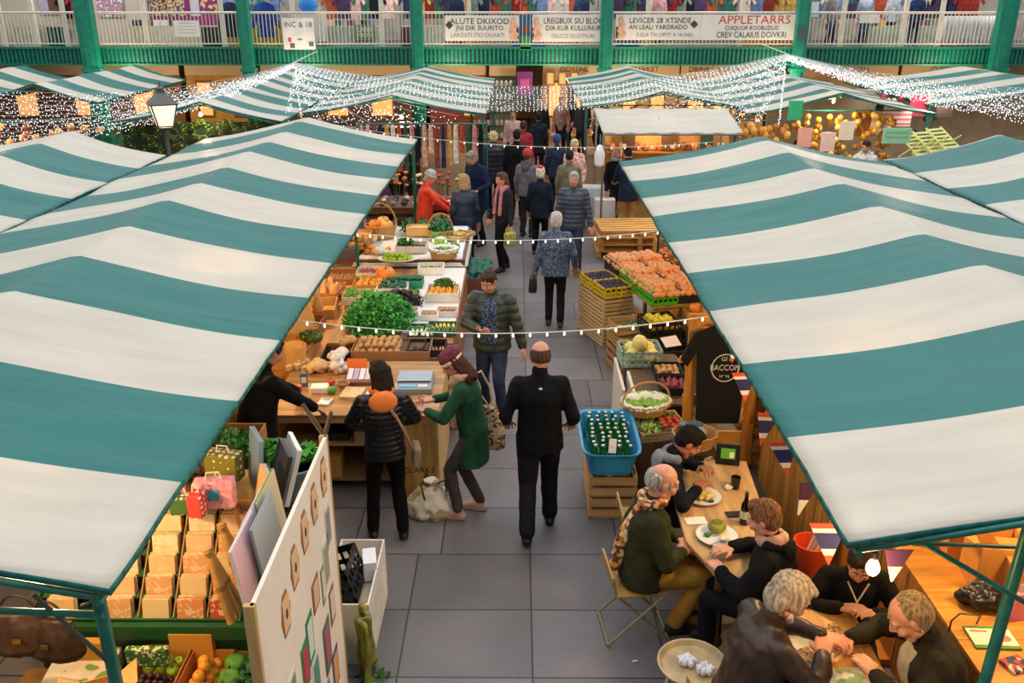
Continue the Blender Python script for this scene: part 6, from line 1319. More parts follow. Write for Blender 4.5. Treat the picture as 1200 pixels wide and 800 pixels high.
# ------------------------------------------------------------------ dining tables
def poly_table(lab, pts, h, col):
    cx = sum(p[0] for p in pts)/len(pts); cy = sum(p[1] for p in pts)/len(pts)
    t = thing('dining_table', lab, 'table', (cx, cy, 0)); P_ = [(a-cx, b-cy) for a, b in pts]
    MB().prism(P_, .035, (0, 0, h-.0175), ((1, 0, 0), (0, 1, 0))).build('tabletop', WOOD(col, .28, 'y', .45), t, smooth=False, bevel=.004)
    for a, b in P_: MB().box((a*.8, b*.85, (h-.035)/2), (.05, .05, h-.035)).build('leg', WOOD('#7a5430', .25, 'z'), t, smooth=False)
    return t
poly_table('rustic wooden table with a cut corner, holding two plates of food', [(1.27, 6.75), (1.25, 5.55), (1.40, 5.12), (1.62, 5.12), (1.9, 5.5), (1.98, 6.75)], .75, '#c09a68')
poly_table('nearest wooden table at the bottom right with a plate and papers', [(1.68, 4.78), (1.66, 3.5), (2.18, 3.5), (2.2, 4.78)], .75, '#cb9148')
ZT = .753
def plate(px, py, lab, r=.14):
    p = atz(px, py, ZT+.01); t = thing('dinner_plate', lab, 'plate', (p.x, p.y, ZT)); MB().lathe([(.06*r/.14, 0), (.09*r/.14, .004), (r, .02), (r, .025), (.09*r/.14, .01), (.01, .008)], n=36).build('plate_body', M('#e6e6e2', .2, spec=.6), t); MB().tube([(r*math.cos(a), r*math.sin(a), .0235) for a in np.linspace(0, 2*PI, 37)], .0025, 6).build('rim_line', M('#9aa0a4', .3), t); return p
def blob(nm, lab, cat, p, r, mat, h=.03, seed=1, n=14, z=ZT+.012):
    r2 = random.Random(seed); g = MB()
    for i in range(n): a = i*2.4; q = r*.75*math.sqrt(i/n); g.sph((q*math.cos(a), q*math.sin(a), h*.4+h*.4*r2.random()), (r*.3, r*.24, h*.5), rot=(0, 0, a), n=8, m=6)
    o = link_mesh(skin(g, .006, 1, wrinkle(.006, 60, seed=seed)), nm, mat, None); put(o, (p[0], p[1], z)); return tag(o, lab, cat)
p = plate(823, 582, 'white plate of noodles in front of the dark-haired man', .15); blob('noodles', 'heap of pale noodles and rice on the far plate', 'food', (p.x, p.y), .1, M('#e0c27c', .6, ns=60, na=.35, bs=90, bst=1), .035, 2); blob('garnish', 'dark green garnish at the edge of the noodles', 'food', (p.x+.05, p.y-.08), .028, M('#2f4a24', .6), .02, 3)
p = plate(840, 628, 'white plate with half a green melon bowl on the rustic table', .155); blob('rice', 'small mound of white rice on the second plate', 'food', (p.x+.04, p.y-.06), .045, M('#efe6d2', .7, bs=120, bst=1), .03, 5)
t = thing('green_curry_bowl', 'round green-yellow food parcel on the second plate', 'food', (p.x+.01, p.y+.06, ZT+.012)); MB().sph((0, 0, .045), (.07, .065, .045), n=20, m=12).build('crust', M('#97912c', .6, ns=26, na=.35, bs=60, bst=.8), t); MB().sph((0, 0, .078), (.045, .042, .016), n=14, m=8).build('topping', M('#6f7a20', .6, bs=90, bst=1), t)
blob('salad', 'green salad leaves on the second plate', 'food', (p.x-.07, p.y+.0), .03, M('#3f7a34', .6), .025, 7)
t = thing('fork', 'steel fork resting on the second plate', 'fork', (p.x-.02, p.y-.11, ZT+.03), .5); MB().bar((-.08, 0, 0), (.03, 0, 0), .006, .003).build('handle', STEEL, t); MB().box((.05, 0, 0), (.045, .02, .003)).build('tines', STEEL, t)
q = atz(820, 610, ZT); box1('napkin', 'white napkin under the edge of the second plate', 'napkin', (q.x-.03, q.y, ZT), (.16, .1, .003), M('#ece9e2', .9), .1)
q = atz(862, 603, ZT); box1('phone', 'dark smartphone lying beside the second plate', 'phone', (q.x, q.y, ZT), (.15, .08, .01), M('#101522', .15), .1)
q = atz(853, 573, ZT); blob('crumpled_napkin', 'small crumpled napkin between the plates', 'napkin', (q.x, q.y), .04, M('#d9cbb0', .9), .03, 9, z=ZT)
q = atz(873, 600, ZT+.1); bottle('dark brown beer bottle with a pale label on the rustic table', (q.x, q.y, ZT), mat=M('#1a0f0a', .1, key='bb'), cap='#b9a04a', scale=1.1)
q = atz(862, 545, ZT+.1); t = thing('menu_tablet', 'black framed menu card with a green picture standing on the table', 'menu', (q.x-.02, 6.68, ZT), -.2, rot=(-.25, 0, -.2)); MB().box((0, 0, .09), (.2, .02, .18)).build('frame', M('#0d0d0f', .4), t, smooth=False, bevel=.004); MB().box((0, -.012, .1), (.12, .003, .09)).build('green_picture', M('#5aa835', .5), t, smooth=False); MB().box((.03, -.0145, .09), (.04, .003, .05)).build('white_print', M('#dfe6d2', .6), t, smooth=False)
q = atz(862, 565, ZT+.05); t = thing('glass_jar', 'dark glass tumbler in front of the menu card', 'glass', (q.x+.0, q.y, ZT)); MB().lathe([(.035, 0), (.04, .1), (.036, .1), (.031, .01), (.005, .008)], n=20).build('tumbler', M('#2a1f1a', .08, trans=.5), t); MB().lathe([(.005, .012), (.03, .012), (.034, .07), (.005, .07)], n=18).build('drink', M('#3a2218', .1), t)
p = plate(941, 770, 'white plate of half-eaten food in front of the grey-haired man', .165); blob('meal', 'orange-brown leftovers on the nearest plate', 'food', (p.x+.02, p.y), .09, M('#c9783a', .5, ns=50, na=.6, hex2='#ecd9b0', bs=90, bst=.8), .025, 12)
q = atz(978, 744, ZT); blob('bread_pieces', 'brown crusty bread pieces on the nearest table', 'bread', (q.x, q.y+.02), .08, M('#6f4526', .8, ns=40, na=.6, hex2='#c9a46a'), .03, 14, z=ZT)
q = atz(985, 795, ZT); box1('paper_menu', 'greenish printed paper at the bottom of the nearest table', 'paper', (q.x, q.y, ZT), (.3, .16, .004), patt('noise', ('#d9dccb', '#d9dccb', '#9ab58a'), 14), .1)
# folding chairs and stool
def fchair(lab, loc, rz):
    t = thing('folding_chair', lab, 'chair', loc, rz); m = M('#a89a78', .4, .4)
    MB().box((0, 0, .445), (.4, .38, .02)).build('seat', WOOD('#b08a4c', .2), t, smooth=False, bevel=.005)
    for x in (-.19, .19):
        MB().tube([(x, -.24, .02), (x, .17, .44)], .011, 8).build('leg', m, t); MB().tube([(x*.9, .22, .02), (x*.9, -.19, .44), (x*.9, -.225, .6)], .011, 8).build('leg', m, t)
    for y in (-.24, .22): MB().tube([(-.19, y, .02), (.19, y, .02)], .009, 8).build('stretcher', m, t)
    MB().box((0, -.225, .57), (.38, .015, .07)).build('backrest', WOOD('#b08a4c', .2), t, smooth=False)
    return t
def stool_(lab, loc):
    t = thing('wooden_stool', lab, 'stool', loc); MB().lathe([(.01, .42), (.16, .42), (.17, .45), (.01, .455)], n=20).build('seat', WOOD('#9a6f42', .2), t)
    for k in range(4): a = k*PI/2+.6; MB().tube([(.11*math.cos(a), .11*math.sin(a), .42), (.16*math.cos(a), .16*math.sin(a), 0)], .014, 8).build('leg', WOOD('#8a6238', .2, 'z'), t)
fchair('folding metal-legged chair under the man in the olive fleece', (.90, 5.5, 0), -R(84)); fchair('folding chair under the dark-haired young man', (1.08, 6.3, 0), -R(88)); stool_('low wooden stool under the woman in the black hooded jacket', (1.78, 5.06, 0))
fchair('folding chair under the grey-haired man at the bottom', (1.32, 4.2, 0), -R(76)); fchair('folding chair under the balding man at the lower right', (2.56, 4.08, 0), R(80)); stool_('low wooden stool under the person behind the glowing bulb', (2.27, 5.04, 0))
p = atz(815, 776, .5); t = thing('round_stool', 'round tray-topped folding stool holding crumpled napkins', 'stool', (p.x-.02, p.y, 0))
MB().lathe([(.01, .46), (.2, .46), (.225, .505), (.21, .505), (.19, .475), (.01, .472)], n=36).build('tray_top', M('#b8a078', .5, ns=8, na=.2), t)
for k in range(3): a = k*2.1; MB().tube([(.16*math.cos(a), .16*math.sin(a), .46), (.2*math.cos(a+.6), .2*math.sin(a+.6), 0.01)], .013, 8).build('leg', M('#d9d2c2', .4), t)
blob('paper_napkins', 'crumpled white napkins on the round stool', 'napkin', (p.x-.05, p.y+.02), .07, M('#eceaf0', .8), .05, 16, z=.475); blob('paper_napkins', 'second crumpled white napkin, nearer the edge of the stool', 'napkin', (p.x+.05, p.y-.06), .07, M('#e6e4ea', .8), .05, 18, z=.475)
box1('cigarette_stub', 'tiny white stub on the paving by the folding chair', 'litter', tuple(atz(744, 775, .0)), (.04, .015, .01), M('#e0ddd6', .8), .3); box1('paper_scrap', 'tiny white scrap on the paving in the middle of the aisle', 'litter', tuple(atz(587, 459, .0)), (.05, .03, .004), M('#dcdcdc', .8), .3)
# warm wooden partition and plank boxes behind the tables
t = thing('wooden_partition', 'orange plank partition behind the dining tables', 'partition', (2.42, 6.8, 0))
for i in range(6): MB().box((.0, -.8+.32*i, .45), (.03, .31, .9)).build('plank', WOOD('#cf8c35', .3, 'z'), t, smooth=False, bevel=.002)
MB().box((0, 0, .915), (.12, 1.95, .03)).build('cap_rail', WOOD('#d89a45', .25, 'y'), t, smooth=False)
t = thing('wooden_floor_deck', 'warm wooden plank deck under the canopy behind the tables', 'deck', (3.6, 6.4, 0))
MB().box((0, .9, .03), (2.3, 4.4, .06)).build('planks', WOOD('#b9772c', .3, 'y'), t, smooth=False)
t = table('long wooden bench shelf behind the partition with plants and bottles', (2.9, 6.75, 0), .8, 1.9, .9, '#cf8f3c', planks=3, axis='y', name='wooden_bench', cat='bench')
p = atz(945, 545, 1.0); p = (2.62, 6.15, .905); t = thing('potted_plant', 'bushy green plant in a clay pot under the canopy edge', 'plant', p); MB().lathe([(.05, 0), (.075, .12), (.08, .12), (.08, .135), (.065, .135), (.06, .03), (.005, .03)], n=18).build('clay_pot', M('#c97a3a', .7), t); leafheap('tmp', 'x', 'x', (0, 0, 0), .17, .15, .17, 300, '#3f8a2c', .028, seed=61)
lh = [o_ for o_ in COL.objects if o_.name.startswith('tmp')][-1]
for c_ in list(lh.children): c_.parent = t; c_.location = (0, 0, .2)
bpy.data.objects.remove(lh)
for i in range(3): bottle(('brown beer bottle on the bench, nearest the plant', 'green-labelled bottle in the middle of the bench group', 'brown bottle behind the others on the bench')[i], (2.52-.04*i, 6.45+.12*i, .905), mat=M('#2a1a10', .1, key='bb2') if i != 1 else BOT, cap='#c9c0a0', scale=1.0)
p = atz(948, 618, .8); t = thing('orange_bucket', 'red-orange bucket of wrapped cutlery under the canopy edge', 'bucket', (2.2, 5.62, .0)); MB().lathe([(.1, .45), (.13, .7), (.12, .7), (.09, .47), (.005, .47)], n=20).build('bucket_body', M('#e0502a', .4), t); MB().lathe([(.02, 0), (.12, .01), (.03, .03), (.03, .45)], n=16).build('pedestal', M('#6f4a28', .5), t)
for i in range(12): a = i*2.4; ob = MB().bar((0, 0, 0), (0, 0, .2), .022, .01).build('cutlery_pack', M('#d9c9a8', .6)); put(ob, (2.2+.06*math.cos(a)*(i % 3)/2, 5.62+.06*math.sin(a)*(i % 3)/2, .6), rot=(.3*math.sin(a), .3*math.cos(a), a)); tag(ob, 'pale wrapped cutlery pack standing in the orange bucket', 'cutlery', 'cutlery packs in the orange bucket')
# wooden counter at the right edge
t = thing('service_counter', 'broad warm wooden counter at the right edge', 'counter', (3.55, 4.65, 0)); m = WOOD('#cc8a3a', .28, 'x', .45)
for i in range(5): MB().box((0, -.98+.46*i, .84), (1.75, .455, .035)).build('plank', m, t, smooth=False, bevel=.003)
for i in range(6): MB().box((-.86, -1.05+.42*i, .41), (.025, .4, .82)).build('side_board', WOOD('#b87a34', .28, 'z'), t, smooth=False)
MB().box((-.4, -1.18, .41), (.9, .03, .82)).build('front_board', WOOD('#b87a34', .28, 'z'), t, smooth=False); MB().box((-.875, -.6, .6), (.01, .02, .28)).build('handle', M('#1a1614', .4), t, smooth=False)
ZS = .86
for px, py, d, lab in ((1132, 632, (.3, .22, .2), 'brown cardboard box at the back of the service counter'), (1165, 655, (.3, .3, .34), 'tall open cardboard box on the service counter'), (1192, 668, (.24, .3, .3), 'cardboard box with a white label at the right edge'), (1090, 622, (.3, .2, .12), 'low carton at the back left of the service counter')):
    p = atz(px, py, ZS+d[2]/2); carton(lab, (p.x, min(p.y, 5.6), ZS), d, -.15, '#c8893f', flaps='open' in lab)
p = atz(1191, 690, 1.0); box1('white_label_sheet', 'white label sheet fixed on the rightmost cardboard box', 'sheet', (p.x+.02, p.y-.12, ZS+.06), (.15, .004, .2), M('#eee8da', .7), -.15)
p = atz(1150, 698, ZS+.07); g = MB()
for i in range(12): g.sph((.1*math.cos(i*2.4)*(i/12)**.5, .08*math.sin(i*2.4)*(i/12)**.5, .05+.02*(i % 3)), (.07, .05, .05))
t = thing('black_bag', 'crumpled black bag with gold print on the service counter', 'bag', (p.x, p.y, ZS)); link_mesh(skin(g, .01, 1, wrinkle(.02, 18)), 'bag_body', M('#14120f', .4, ns=10, na=.5), t); MB().box((.03, -.03, .115), (.08, .05, .008), rot=(.3, 0, .3)).build('gold_print', M('#b8944a', .4), t, smooth=False)
p = atz(1162, 748, ZS); t = thing('magazine', 'magazine with a green border lying on the service counter', 'magazine', (p.x, p.y, ZS), -.05); MB().box((0, 0, .006), (.27, .2, .012)).build('pages', M('#5a8a35', .5), t, smooth=False); MB().box((0, 0, .0125), (.26, .15, .002)).build('cover_print', M('#ece0cc', .5), t, smooth=False); MB().sph((.07, -.01, .013), (.04, .035, .002), n=14, m=6).build('bowl_picture', M('#d97a5a', .5), t); MB().box((-.06, .05, .0135), (.1, .012, .001)).build('title', M('#c9482f', .5), t, smooth=False)
p = atz(1190, 780, ZS); box1('small_booklet', 'small red and blue booklet at the bottom right corner', 'booklet', (p.x, p.y, ZS), (.14, .12, .02), patt('cells', ('#b8402f', '#2a3a5a', '#d9c9b0'), 30), .3)
p = atz(1196, 710, ZS+.1); box1('pink_paper', 'pink paper bag by the green post at the right edge', 'paper', (p.x, p.y, ZS), (.1, .03, .2), M('#e0869a', .7), .2)
p = atz(1117, 735, ZS+.05); tag(MB().tube([(-.12, 0, 0), (-.12, 0, .1), (-.06, .03, .13), (.08, .05, .1), (.1, .1, 0)], .006, 6).build('wire_holder', M('#2a2420', .4)), 'bent dark wire holder on the edge of the service counter', 'wire'); COL.objects[-1].location = (p.x+.1, p.y, ZS)
# bunting along the eave
NV, RD, WH = M('#2a2a66', .8), M('#e0523c', .8), M('#ece6da', .8)
PU = M('#4a2450', .8)
for i, (px, py, z, sz, sw, pu) in enumerate(((861, 404, 1.92, .17, .2, 0), (874, 440, 1.85, .24, -.2, 0), (898, 488, 1.9, .24, .3, 0), (922, 522, 1.85, .24, -.4, 0), (944, 570, 1.85, .22, .5, 1), (974, 618, 1.9, .26, -.2, 0), (1052, 648, 1.88, .2, .1, 1))):
    p = atz(px, py, z); t = thing('bunting_flag', ('red, white and blue triangular flag beside the t-shirt, upper one', 'red, white and blue triangular flag beside the t-shirt, lower one', 'triangular flag hanging just below the two t-shirt flags', 'red, white and blue flag beside the potted plant', 'purple and white triangular flag below the plant', 'large red, white and blue flag at the canopy\'s near corner', 'purple and white flag beside the glowing bulb')[i], 'flag', (p.x, p.y, z-sz*.4), sw, rot=(0, sw*.6, sw))
    w = sz*.75
    def seg(a, b, mt, nm): 
        wa, wb = w/2*(1-a), w/2*(1-b); MB().prism([(-wa, sz*(.5-a)), (wa, sz*(.5-a)), (wb, sz*(.5-b)), (-wb, sz*(.5-b))], .006, (0, 0, 0), ((1, 0, 0), (0, 0, 1))).build(nm, mt, t, smooth=False)
    if pu: seg(0, .5, PU, 'purple_panel'); seg(.5, .95, WH, 'white_panel')
    else: seg(0, .12, RD, 'red_band'); seg(.12, .22, WH, 'white_band'); seg(.22, .6, NV, 'blue_band'); seg(.6, .75, WH, 'white_band'); seg(.75, .99, RD, 'red_tip')
# pallets near the far end on the right
for k, (z, lab) in enumerate(((0, 'lowest wooden pallet of the stack at the far right'), (.14, 'second wooden pallet of the stack'), (.28, 'third wooden pallet of the stack'), (.42, 'topmost wooden pallet of the stack'))):
    t = thing('wooden_pallet', lab, 'pallet', (2.2+.03*(k % 2), 16.1-.04*k, z), .02*k)
    for i in range(6): MB().box((0, -.42+.168*i, .125), (1.5, .11, .02)).build('deck_board', WOOD('#d9a55c', .2), t, smooth=False)
    for x in (-.7, 0, .7): MB().box((x, 0, .062), (.08, .95, .1)).build('bearer', WOOD('#b98a4c', .2, 'y'), t, smooth=False)
t = table('pale cloth-covered stand between the crowd and the pallets', (1.5, 17.9, 0), .7, .5, .85, '#b9bcc2', name='textile_stand'); 
g = MB().grid(lambda u, v: ((u-.5)*.72, -.26, .86-.84*v+.01*math.sin(u*30)), 24, 4); g.build('hanging_cloth', M('#c2c6cc', .9), t, solid=.01)
box1('white_cabinet', 'white block at the foot of the man in khaki trousers', 'block', (1.75, 17.5, 0), (.4, .35, .7), M('#dfe3e8', .6), 0)
t = thing('paper_lantern', 'white paper bag hanging at the corner of the white awning', 'bag', (1.55, 16.75, 1.45)); MB().lathe([(.03, 0), (.09, .05), (.1, .25), (.05, .4), (.02, .42)], n=14).build('body', M('#eceef2', .7), t); MB().tube([(0, 0, .42), (0, 0, .62)], .004, 5).build('string', WHT, t)
p = atz(760, 262, .75); crate('orange crate of chrysanthemums beside the pallets', (p.x+.35, 15.0, .0), (.5, .5, .55), 0, '#d8923c', 'tray', name='wooden_crate', inner=(.5, '#5a3a20')); leafheap('flower_bunch', 'yellow and green flowers at the edge of the right canopy', 'flowers', (p.x+.35, 14.5, .62), .25, .3, .2, 260, '#b9a03c', .03, seed=71); box1('plinth', 'plinth under the yellow flowers', 'plinth', (p.x+.35, 14.5, 0), (.4, .4, .62), WOOD('#8a6238', .2))
leafheap('flower_bunch', 'orange and green dried flowers behind the persimmon crates', 'flowers', (2.35, 12.75, .78), .28, .3, .22, 300, '#c98a4a', .03, seed=72); box1('plinth', 'plinth under the orange dried flowers', 'plinth', (2.35, 12.75, 0), (.45, .45, .78), WOOD('#8a6238', .2))
t = thing('blue_umbrella', 'folded blue and white umbrella leaning at the persimmon crates', 'umbrella', (2.42, 10.3, 0), rot=(0, .08, 0)); MB().lathe([(.01, .1), (.06, .25), (.07, .8), (.05, 1.0), (.01, 1.02)], n=8).build('canopy', M('#1f5f9a', .6, ns=6, na=.5), t); MB().tube([(0, 0, 0), (0, 0, 1.12)], .008, 6).build('shaft', STEEL, t)
# shelves with warm goods behind the crates, under the right canopy
t = thing('shelf_unit', 'warm wooden shelves under the right canopy behind the crates', 'shelf', (3.2, 10.2, 0))
for z in (.3, .75, 1.15): MB().box((0, 0, z), (.7, 3.2, .03)).build('shelf', WOOD('#c4873c', .25, 'y'), t, smooth=False)
for y in (-1.58, 0, 1.58): MB().box((0, y, .6), (.7, .03, 1.2)).build('side_panel', WOOD('#b9803a', .25, 'z'), t, smooth=False)
for i in range(10): fruit('pumpkin' if i % 2 else 'squash', 'orange pumpkin on the warm shelves' if i % 2 else 'pale squash on the warm shelves', 'pumpkin', 'pumpkins on the warm shelves' if i % 2 else 'squashes on the warm shelves', (3.05, 8.85+.3*i, 1.167), scale=.8)
for i, (px, py) in enumerate(((822, 365), (815, 352), (826, 372))): p = atz(px, py, .9); fruit('pumpkin', 'small orange pumpkin at the edge of the right canopy beside the umbrella', 'pumpkin', 'small pumpkins by the umbrella', (p.x, p.y, .75), scale=.6)
p = atz(820, 364, .75); box1('plinth', 'plinth under the small pumpkins by the umbrella', 'plinth', (p.x, p.y, 0), (.4, .5, .75), WOOD('#9a6a30', .2, 'z'))
# ------------------------------------------------------------------ gallery stalls
r3 = random.Random(11)
GZ = 2.86
def gx(px, y=GY): return aty(px, 40, y).x
def skirt(px0, px1, col, lab, y=30.4, h=.62, corr=True):
    x0, x1 = gx(px0, y), gx(px1, y); w = x1-x0; t = thing('stall_counter', lab, 'counter', ((x0+x1)/2, y, GZ)); g = MB(); n = int(w/.12)
    if corr:
        for i in range(n): g.box((-w/2+w*(i+.5)/n, 0, h/2), (w/n*.7, .05, h))
    g.box((0, .04, h/2), (w, .04, h)); g.build('front_panel', M(col, .6, ns=5, na=.12), t, smooth=False)
    MB().box((0, .35, h+.015), (w, .7, .03)).build('top', M('#b9a284', .6), t, smooth=False); return t
for a, b, c, l in ((14, 40, '#c9c8b4', 'cream corrugated stall counter at the far left of the gallery'), (55, 76, '#24504a', 'dark green stall counter on the gallery between white posts'), (150, 236, '#cfcdb6', 'wide cream corrugated counter on the gallery below the purple posters'), (237, 261, '#26302f', 'dark grey counter end beside the wide cream counter'),
                   (264, 330, '#b7b344', 'yellow-green corrugated counter on the gallery at the second green column'), (376, 446, '#9fada4', 'grey-green corrugated counter on the gallery with a small sign'), (470, 489, '#5a2f34', 'dark red counter end left of the third green column'), (497, 520, '#b9bfb6', 'pale counter right of the third green column'),
                   (600, 640, '#2f6a9a', 'blue counter on the gallery behind the second banner'), (722, 750, '#2a5a8a', 'blue counter on the gallery behind the third banner'), (868, 932, '#b98a55', 'brown slatted counter on the gallery under the red lettering banner'), (1012, 1056, '#b8c4ae', 'pale green counter on the gallery among the standing people'), (1058, 1098, '#a9b8ac', 'pale grey-green counter left of the white draped tables')):
    skirt(a, b, c, l)
def panel(px0, px1, py0, py1, y, col, lab, nm='poster', cat='poster', mat=None, prints=()):
    a = aty(px0, py0, y); b = aty(px1, py1, y); w = b.x-a.x; h = a.z-b.z; t = thing(nm, lab, cat, ((a.x+b.x)/2, y, b.z))
    MB().box((0, 0, h/2), (w, .03, h)).build('sheet', mat or M(col, .6, ns=3, na=.1), t, smooth=False)
    for (u0, v0, u1, v1, c) in prints: MB().box((-w/2+w*(u0+u1)/2, -.018, h*(1-(v0+v1)/2)), (w*(u1-u0), .008, h*(v1-v0))).build('print', c if not isinstance(c, str) else M(c, .6), t, smooth=False)
    return t, w, h
PN = patt('noise', ('#3a2a4a', '#b06a3a', '#e3cfa6', '#5a4a6a'), 7)
panel(168, 262, -30, 31, 31.2, '#8a2f6e', 'purple and magenta poster wall on the gallery at the upper left', prints=((.02, .2, .5, .8, PN), (.58, .3, .7, .8, '#c9ccd6'), (.72, .3, .95, .75, patt('noise', ('#d9a03a', '#e8c88a', '#8a2f6e'), 5))))
t_, w_, h_ = panel(203, 235, 24, 43, 28.62, '#e2e0da', 'white notice with faint lines tied on the gallery rail', 'notice', 'notice')
for i in range(4): MB().box((0, -.017, .12+.09*i), (w_*.7, .004, .012)).build('printed_line', M('#9a9a98', .7), t_, smooth=False)
panel(40, 75, -25, 17, 31.2, '#b9b3c9', 'poster with brown and lilac pictures at the far left of the gallery', prints=((.4, .5, .95, .9, '#6a4a38'), (0, 0, .4, .5, patt('noise', ('#9a8ab9', '#d9d3e0'), 6))))
panel(108, 146, -25, 20, 31.2, '#c9c4d0', 'lilac notice wall right of the first green column', mat=patt('noise', ('#d9d4de', '#d9d4de', '#7a6a9a', '#c98a8a'), 9))
panel(8, 33, -25, 22, 31.4, '#7a4a3a', 'brown shelf picture at the far left edge of the gallery', mat=patt('noise', ('#5a3028', '#a06a4a', '#7a4a3a'), 8))
t_, w_, h_ = panel(330, 370, 21, 58, 28.6, '#dfe0e2', 'white poster with small pictures hung over the gallery rail', 'poster', 'poster', prints=((.15, .62, .25, .75, '#c94a4a'), (.2, .8, .35, .95, '#6a5a5a'), (.8, .75, .95, .9, '#5a6a8a'), (.45, .65, .6, .7, '#8a8a8a')))
text('INC & 18', .22, M('#6a6a6a', .7), t_, (0, -.02, h_-.2), sx=1.0)
t_, w_, h_ = panel(414, 440, 29, 47, 30.3, '#6d7a5c', 'small olive sign with pale letters on the grey-green counter', 'sign', 'sign'); text('CAKES\nFOOD', .17, M('#d9dccb', .7), t_, (0, -.02, h_/2))
# goods on the gallery: hanging garments and bags
cols = ['#2a3350', '#8a2f2a', '#e3dfd6', '#3a6a5a', '#c9a35c', '#1c1d28', '#b5543c', '#6a7fa8', '#d9b3ae', '#4a3a5a', '#7a8a7a', '#c9c2b0']; cn = ['navy', 'dark red', 'off-white', 'green', 'mustard', 'black', 'rust', 'light blue', 'pink', 'purple', 'grey-green', 'beige']
def garment(k, x, y, z, s=1.0):
    key = ('garm', k)
    if key not in PR: PR[key] = MB().prism([(-.2, -.5), (.2, -.5), (.2, .1), (.32, -.1), (.38, -.02), (.24, .24), (.08, .28), (-.08, .28), (-.24, .24), (-.38, -.02), (-.32, -.1), (-.2, .1)], .07, (0, 0, 0), ((1, 0, 0), (0, 0, 1))).mesh('garment', CLOTH(cols[k], .3), smooth=False)
    o = bpy.data.objects.new('garment', PR[key]); COL.objects.link(o); put(o, (x, y, z), r3.uniform(-.4, .4), scale=s); tag(o, '%s garment hanging in the gallery stalls along the top of the picture' % cn[k], 'garment', '%s garments in the gallery stalls' % cn[k])
rails = [(265, 330, 30.8), (372, 470, 31.0), (474, 560, 31.0), (560, 700, 31.2), (715, 860, 31.2), (862, 930, 31.0), (950, 1010, 31.4), (1020, 1140, 31.5), (0, 30, 31.6), (76, 108, 31.0)]
for a, b, y in rails:
    x0, x1 = gx(a, y), gx(b, y); tag(MB().tube([(x0, y, 4.55), (x1, y, 4.55)], .02, 6).tube([(x0, y, GZ), (x0, y, 4.55)], .02, 6).tube([(x1, y, GZ), (x1, y, 4.55)], .02, 6).build('clothes_rail', STEEL), 'clothes rail in the gallery stalls spanning picture columns %d to %d' % (a, b) if False else 'metal clothes rail in the gallery stalls', 'rail', 'clothes rails in the gallery stalls')
    x = x0+.2
    while x < x1-.15: garment(r3.randrange(12), x, y, 4.22); x += r3.uniform(.28, .42)
for i in range(90):
    px = r3.uniform(*r3.choice([(158, 228), (270, 324), (382, 440), (874, 926), (1018, 1050), (1064, 1092), (604, 636), (380, 440), (160, 228), (876, 926)])); x = gx(px, 30.7); k = r3.randrange(12)
    key = ('box', k)
    if key not in PR: PR[key] = MB().box((0, 0, .09), (.2, .14, .18)).mesh('merchandise_box', M(cols[k], .5), smooth=False)
    o = bpy.data.objects.new('merchandise_box', PR[key]); COL.objects.link(o); put(o, (x, 30.62+.35*r3.random(), GZ+.645), r3.uniform(-.5, .5)); tag(o, 'small %s boxed goods on the gallery stall counters' % cn[k], 'goods', '%s boxed goods on the gallery counters' % cn[k])
# dark jacket on a hanger and blue bag
for px, c, l in ((271, '#1d2436', 'dark jacket with pale print hanging on the gallery left of the second green column'), (311, '#27408a', 'bright blue patterned jacket hanging on the gallery by the white poster')):
    p = aty(px, 22, 29.9); o = MB().prism([(-.28, -.55), (.28, -.55), (.24, .1), (.36, -.3), (.46, -.26), (.3, .4), (.08, .5), (-.08, .5), (-.3, .4), (-.46, -.26), (-.36, -.3), (-.24, .1)], .12, (0, 0, 0), ((1, 0, 0), (0, 0, 1))).build('jacket', CLOTH(c, .4), bevel=.02); put(o, p); tag(o, l, 'jacket')
p = aty(361, 10, 30.2); o = MB().sph((0, 0, .2), (.3, .16, .25)).build('blue_bag', M('#1f7fd6', .5)); put(o, (p.x, 30.2, 3.95)); tag(o, 'bright blue bag on the gallery above the white poster', 'bag')
tag(MB().box((0, 0, 0), (1.0, .4, .9)).build('bag_stand', M('#c9c9c2', .6)), 'pale block under the bright blue bag on the gallery', 'stand'); COL.objects[-1].location = (p.x, 30.2, 3.5)
# white draped tables at the right end
for px0, px1, l in ((1102, 1126, 'white draped tablecloth fan, leftmost, at the right of the gallery'), (1127, 1150, 'white draped tablecloth in the middle, at the right of the gallery'), (1151, 1176, 'white draped tablecloth nearest the rightmost green column')):
    x0, x1 = gx(px0, 29.7), gx(px1, 29.7); g = MB().grid(lambda u, v: (x0+(x1-x0)*u, 29.7+.07*math.sin(u*25)+.25*(1-v), GZ+.02+.95*v), 40, 3); o = g.build('draped_cloth', M('#e9e9ee', .9), solid=.02); tag(o, l, 'cloth')
# banners on the railing
BW = M('#dcdbd6', .6, ns=2, na=.04); TX = M('#3a3a3e', .7); TG = M('#8f8f92', .7); HANDC = M('#d9a890', .6, ns=9, na=.2)
def banner(px0, px1, py0, py1, lab, lines, hand=None, mark=None):
    t, w, h = panel(px0, px1, py0, py1, 28.62, '#fff', lab, 'banner', 'banner', mat=BW)
    for s, sz, z, m, sx, cx in lines: text(s, sz, m, t, (w*cx, -.02, h*z), sx=sx)
    if hand is not None:
        g = MB()
        for i in range(7): g.sph((hand*w*.43+.03*math.sin(i*2), -.03, h*(.15+.11*i)), (.13-.008*i, .012, .08), n=12, m=7)
        g.build('hand_picture', HANDC, t); MB().box((hand*w*.47, -.022, h*.3), (.12, .008, h*.45)).build('dark_sleeve_picture', M('#2a3040', .6), t, smooth=False)
    if mark is not None: MB().box((mark*w, -.02, h*.62), (.17, .008, .17), rot=(0, PI/4, 0)).build('diamond_mark', M('#3f3f42', .6), t, smooth=False)
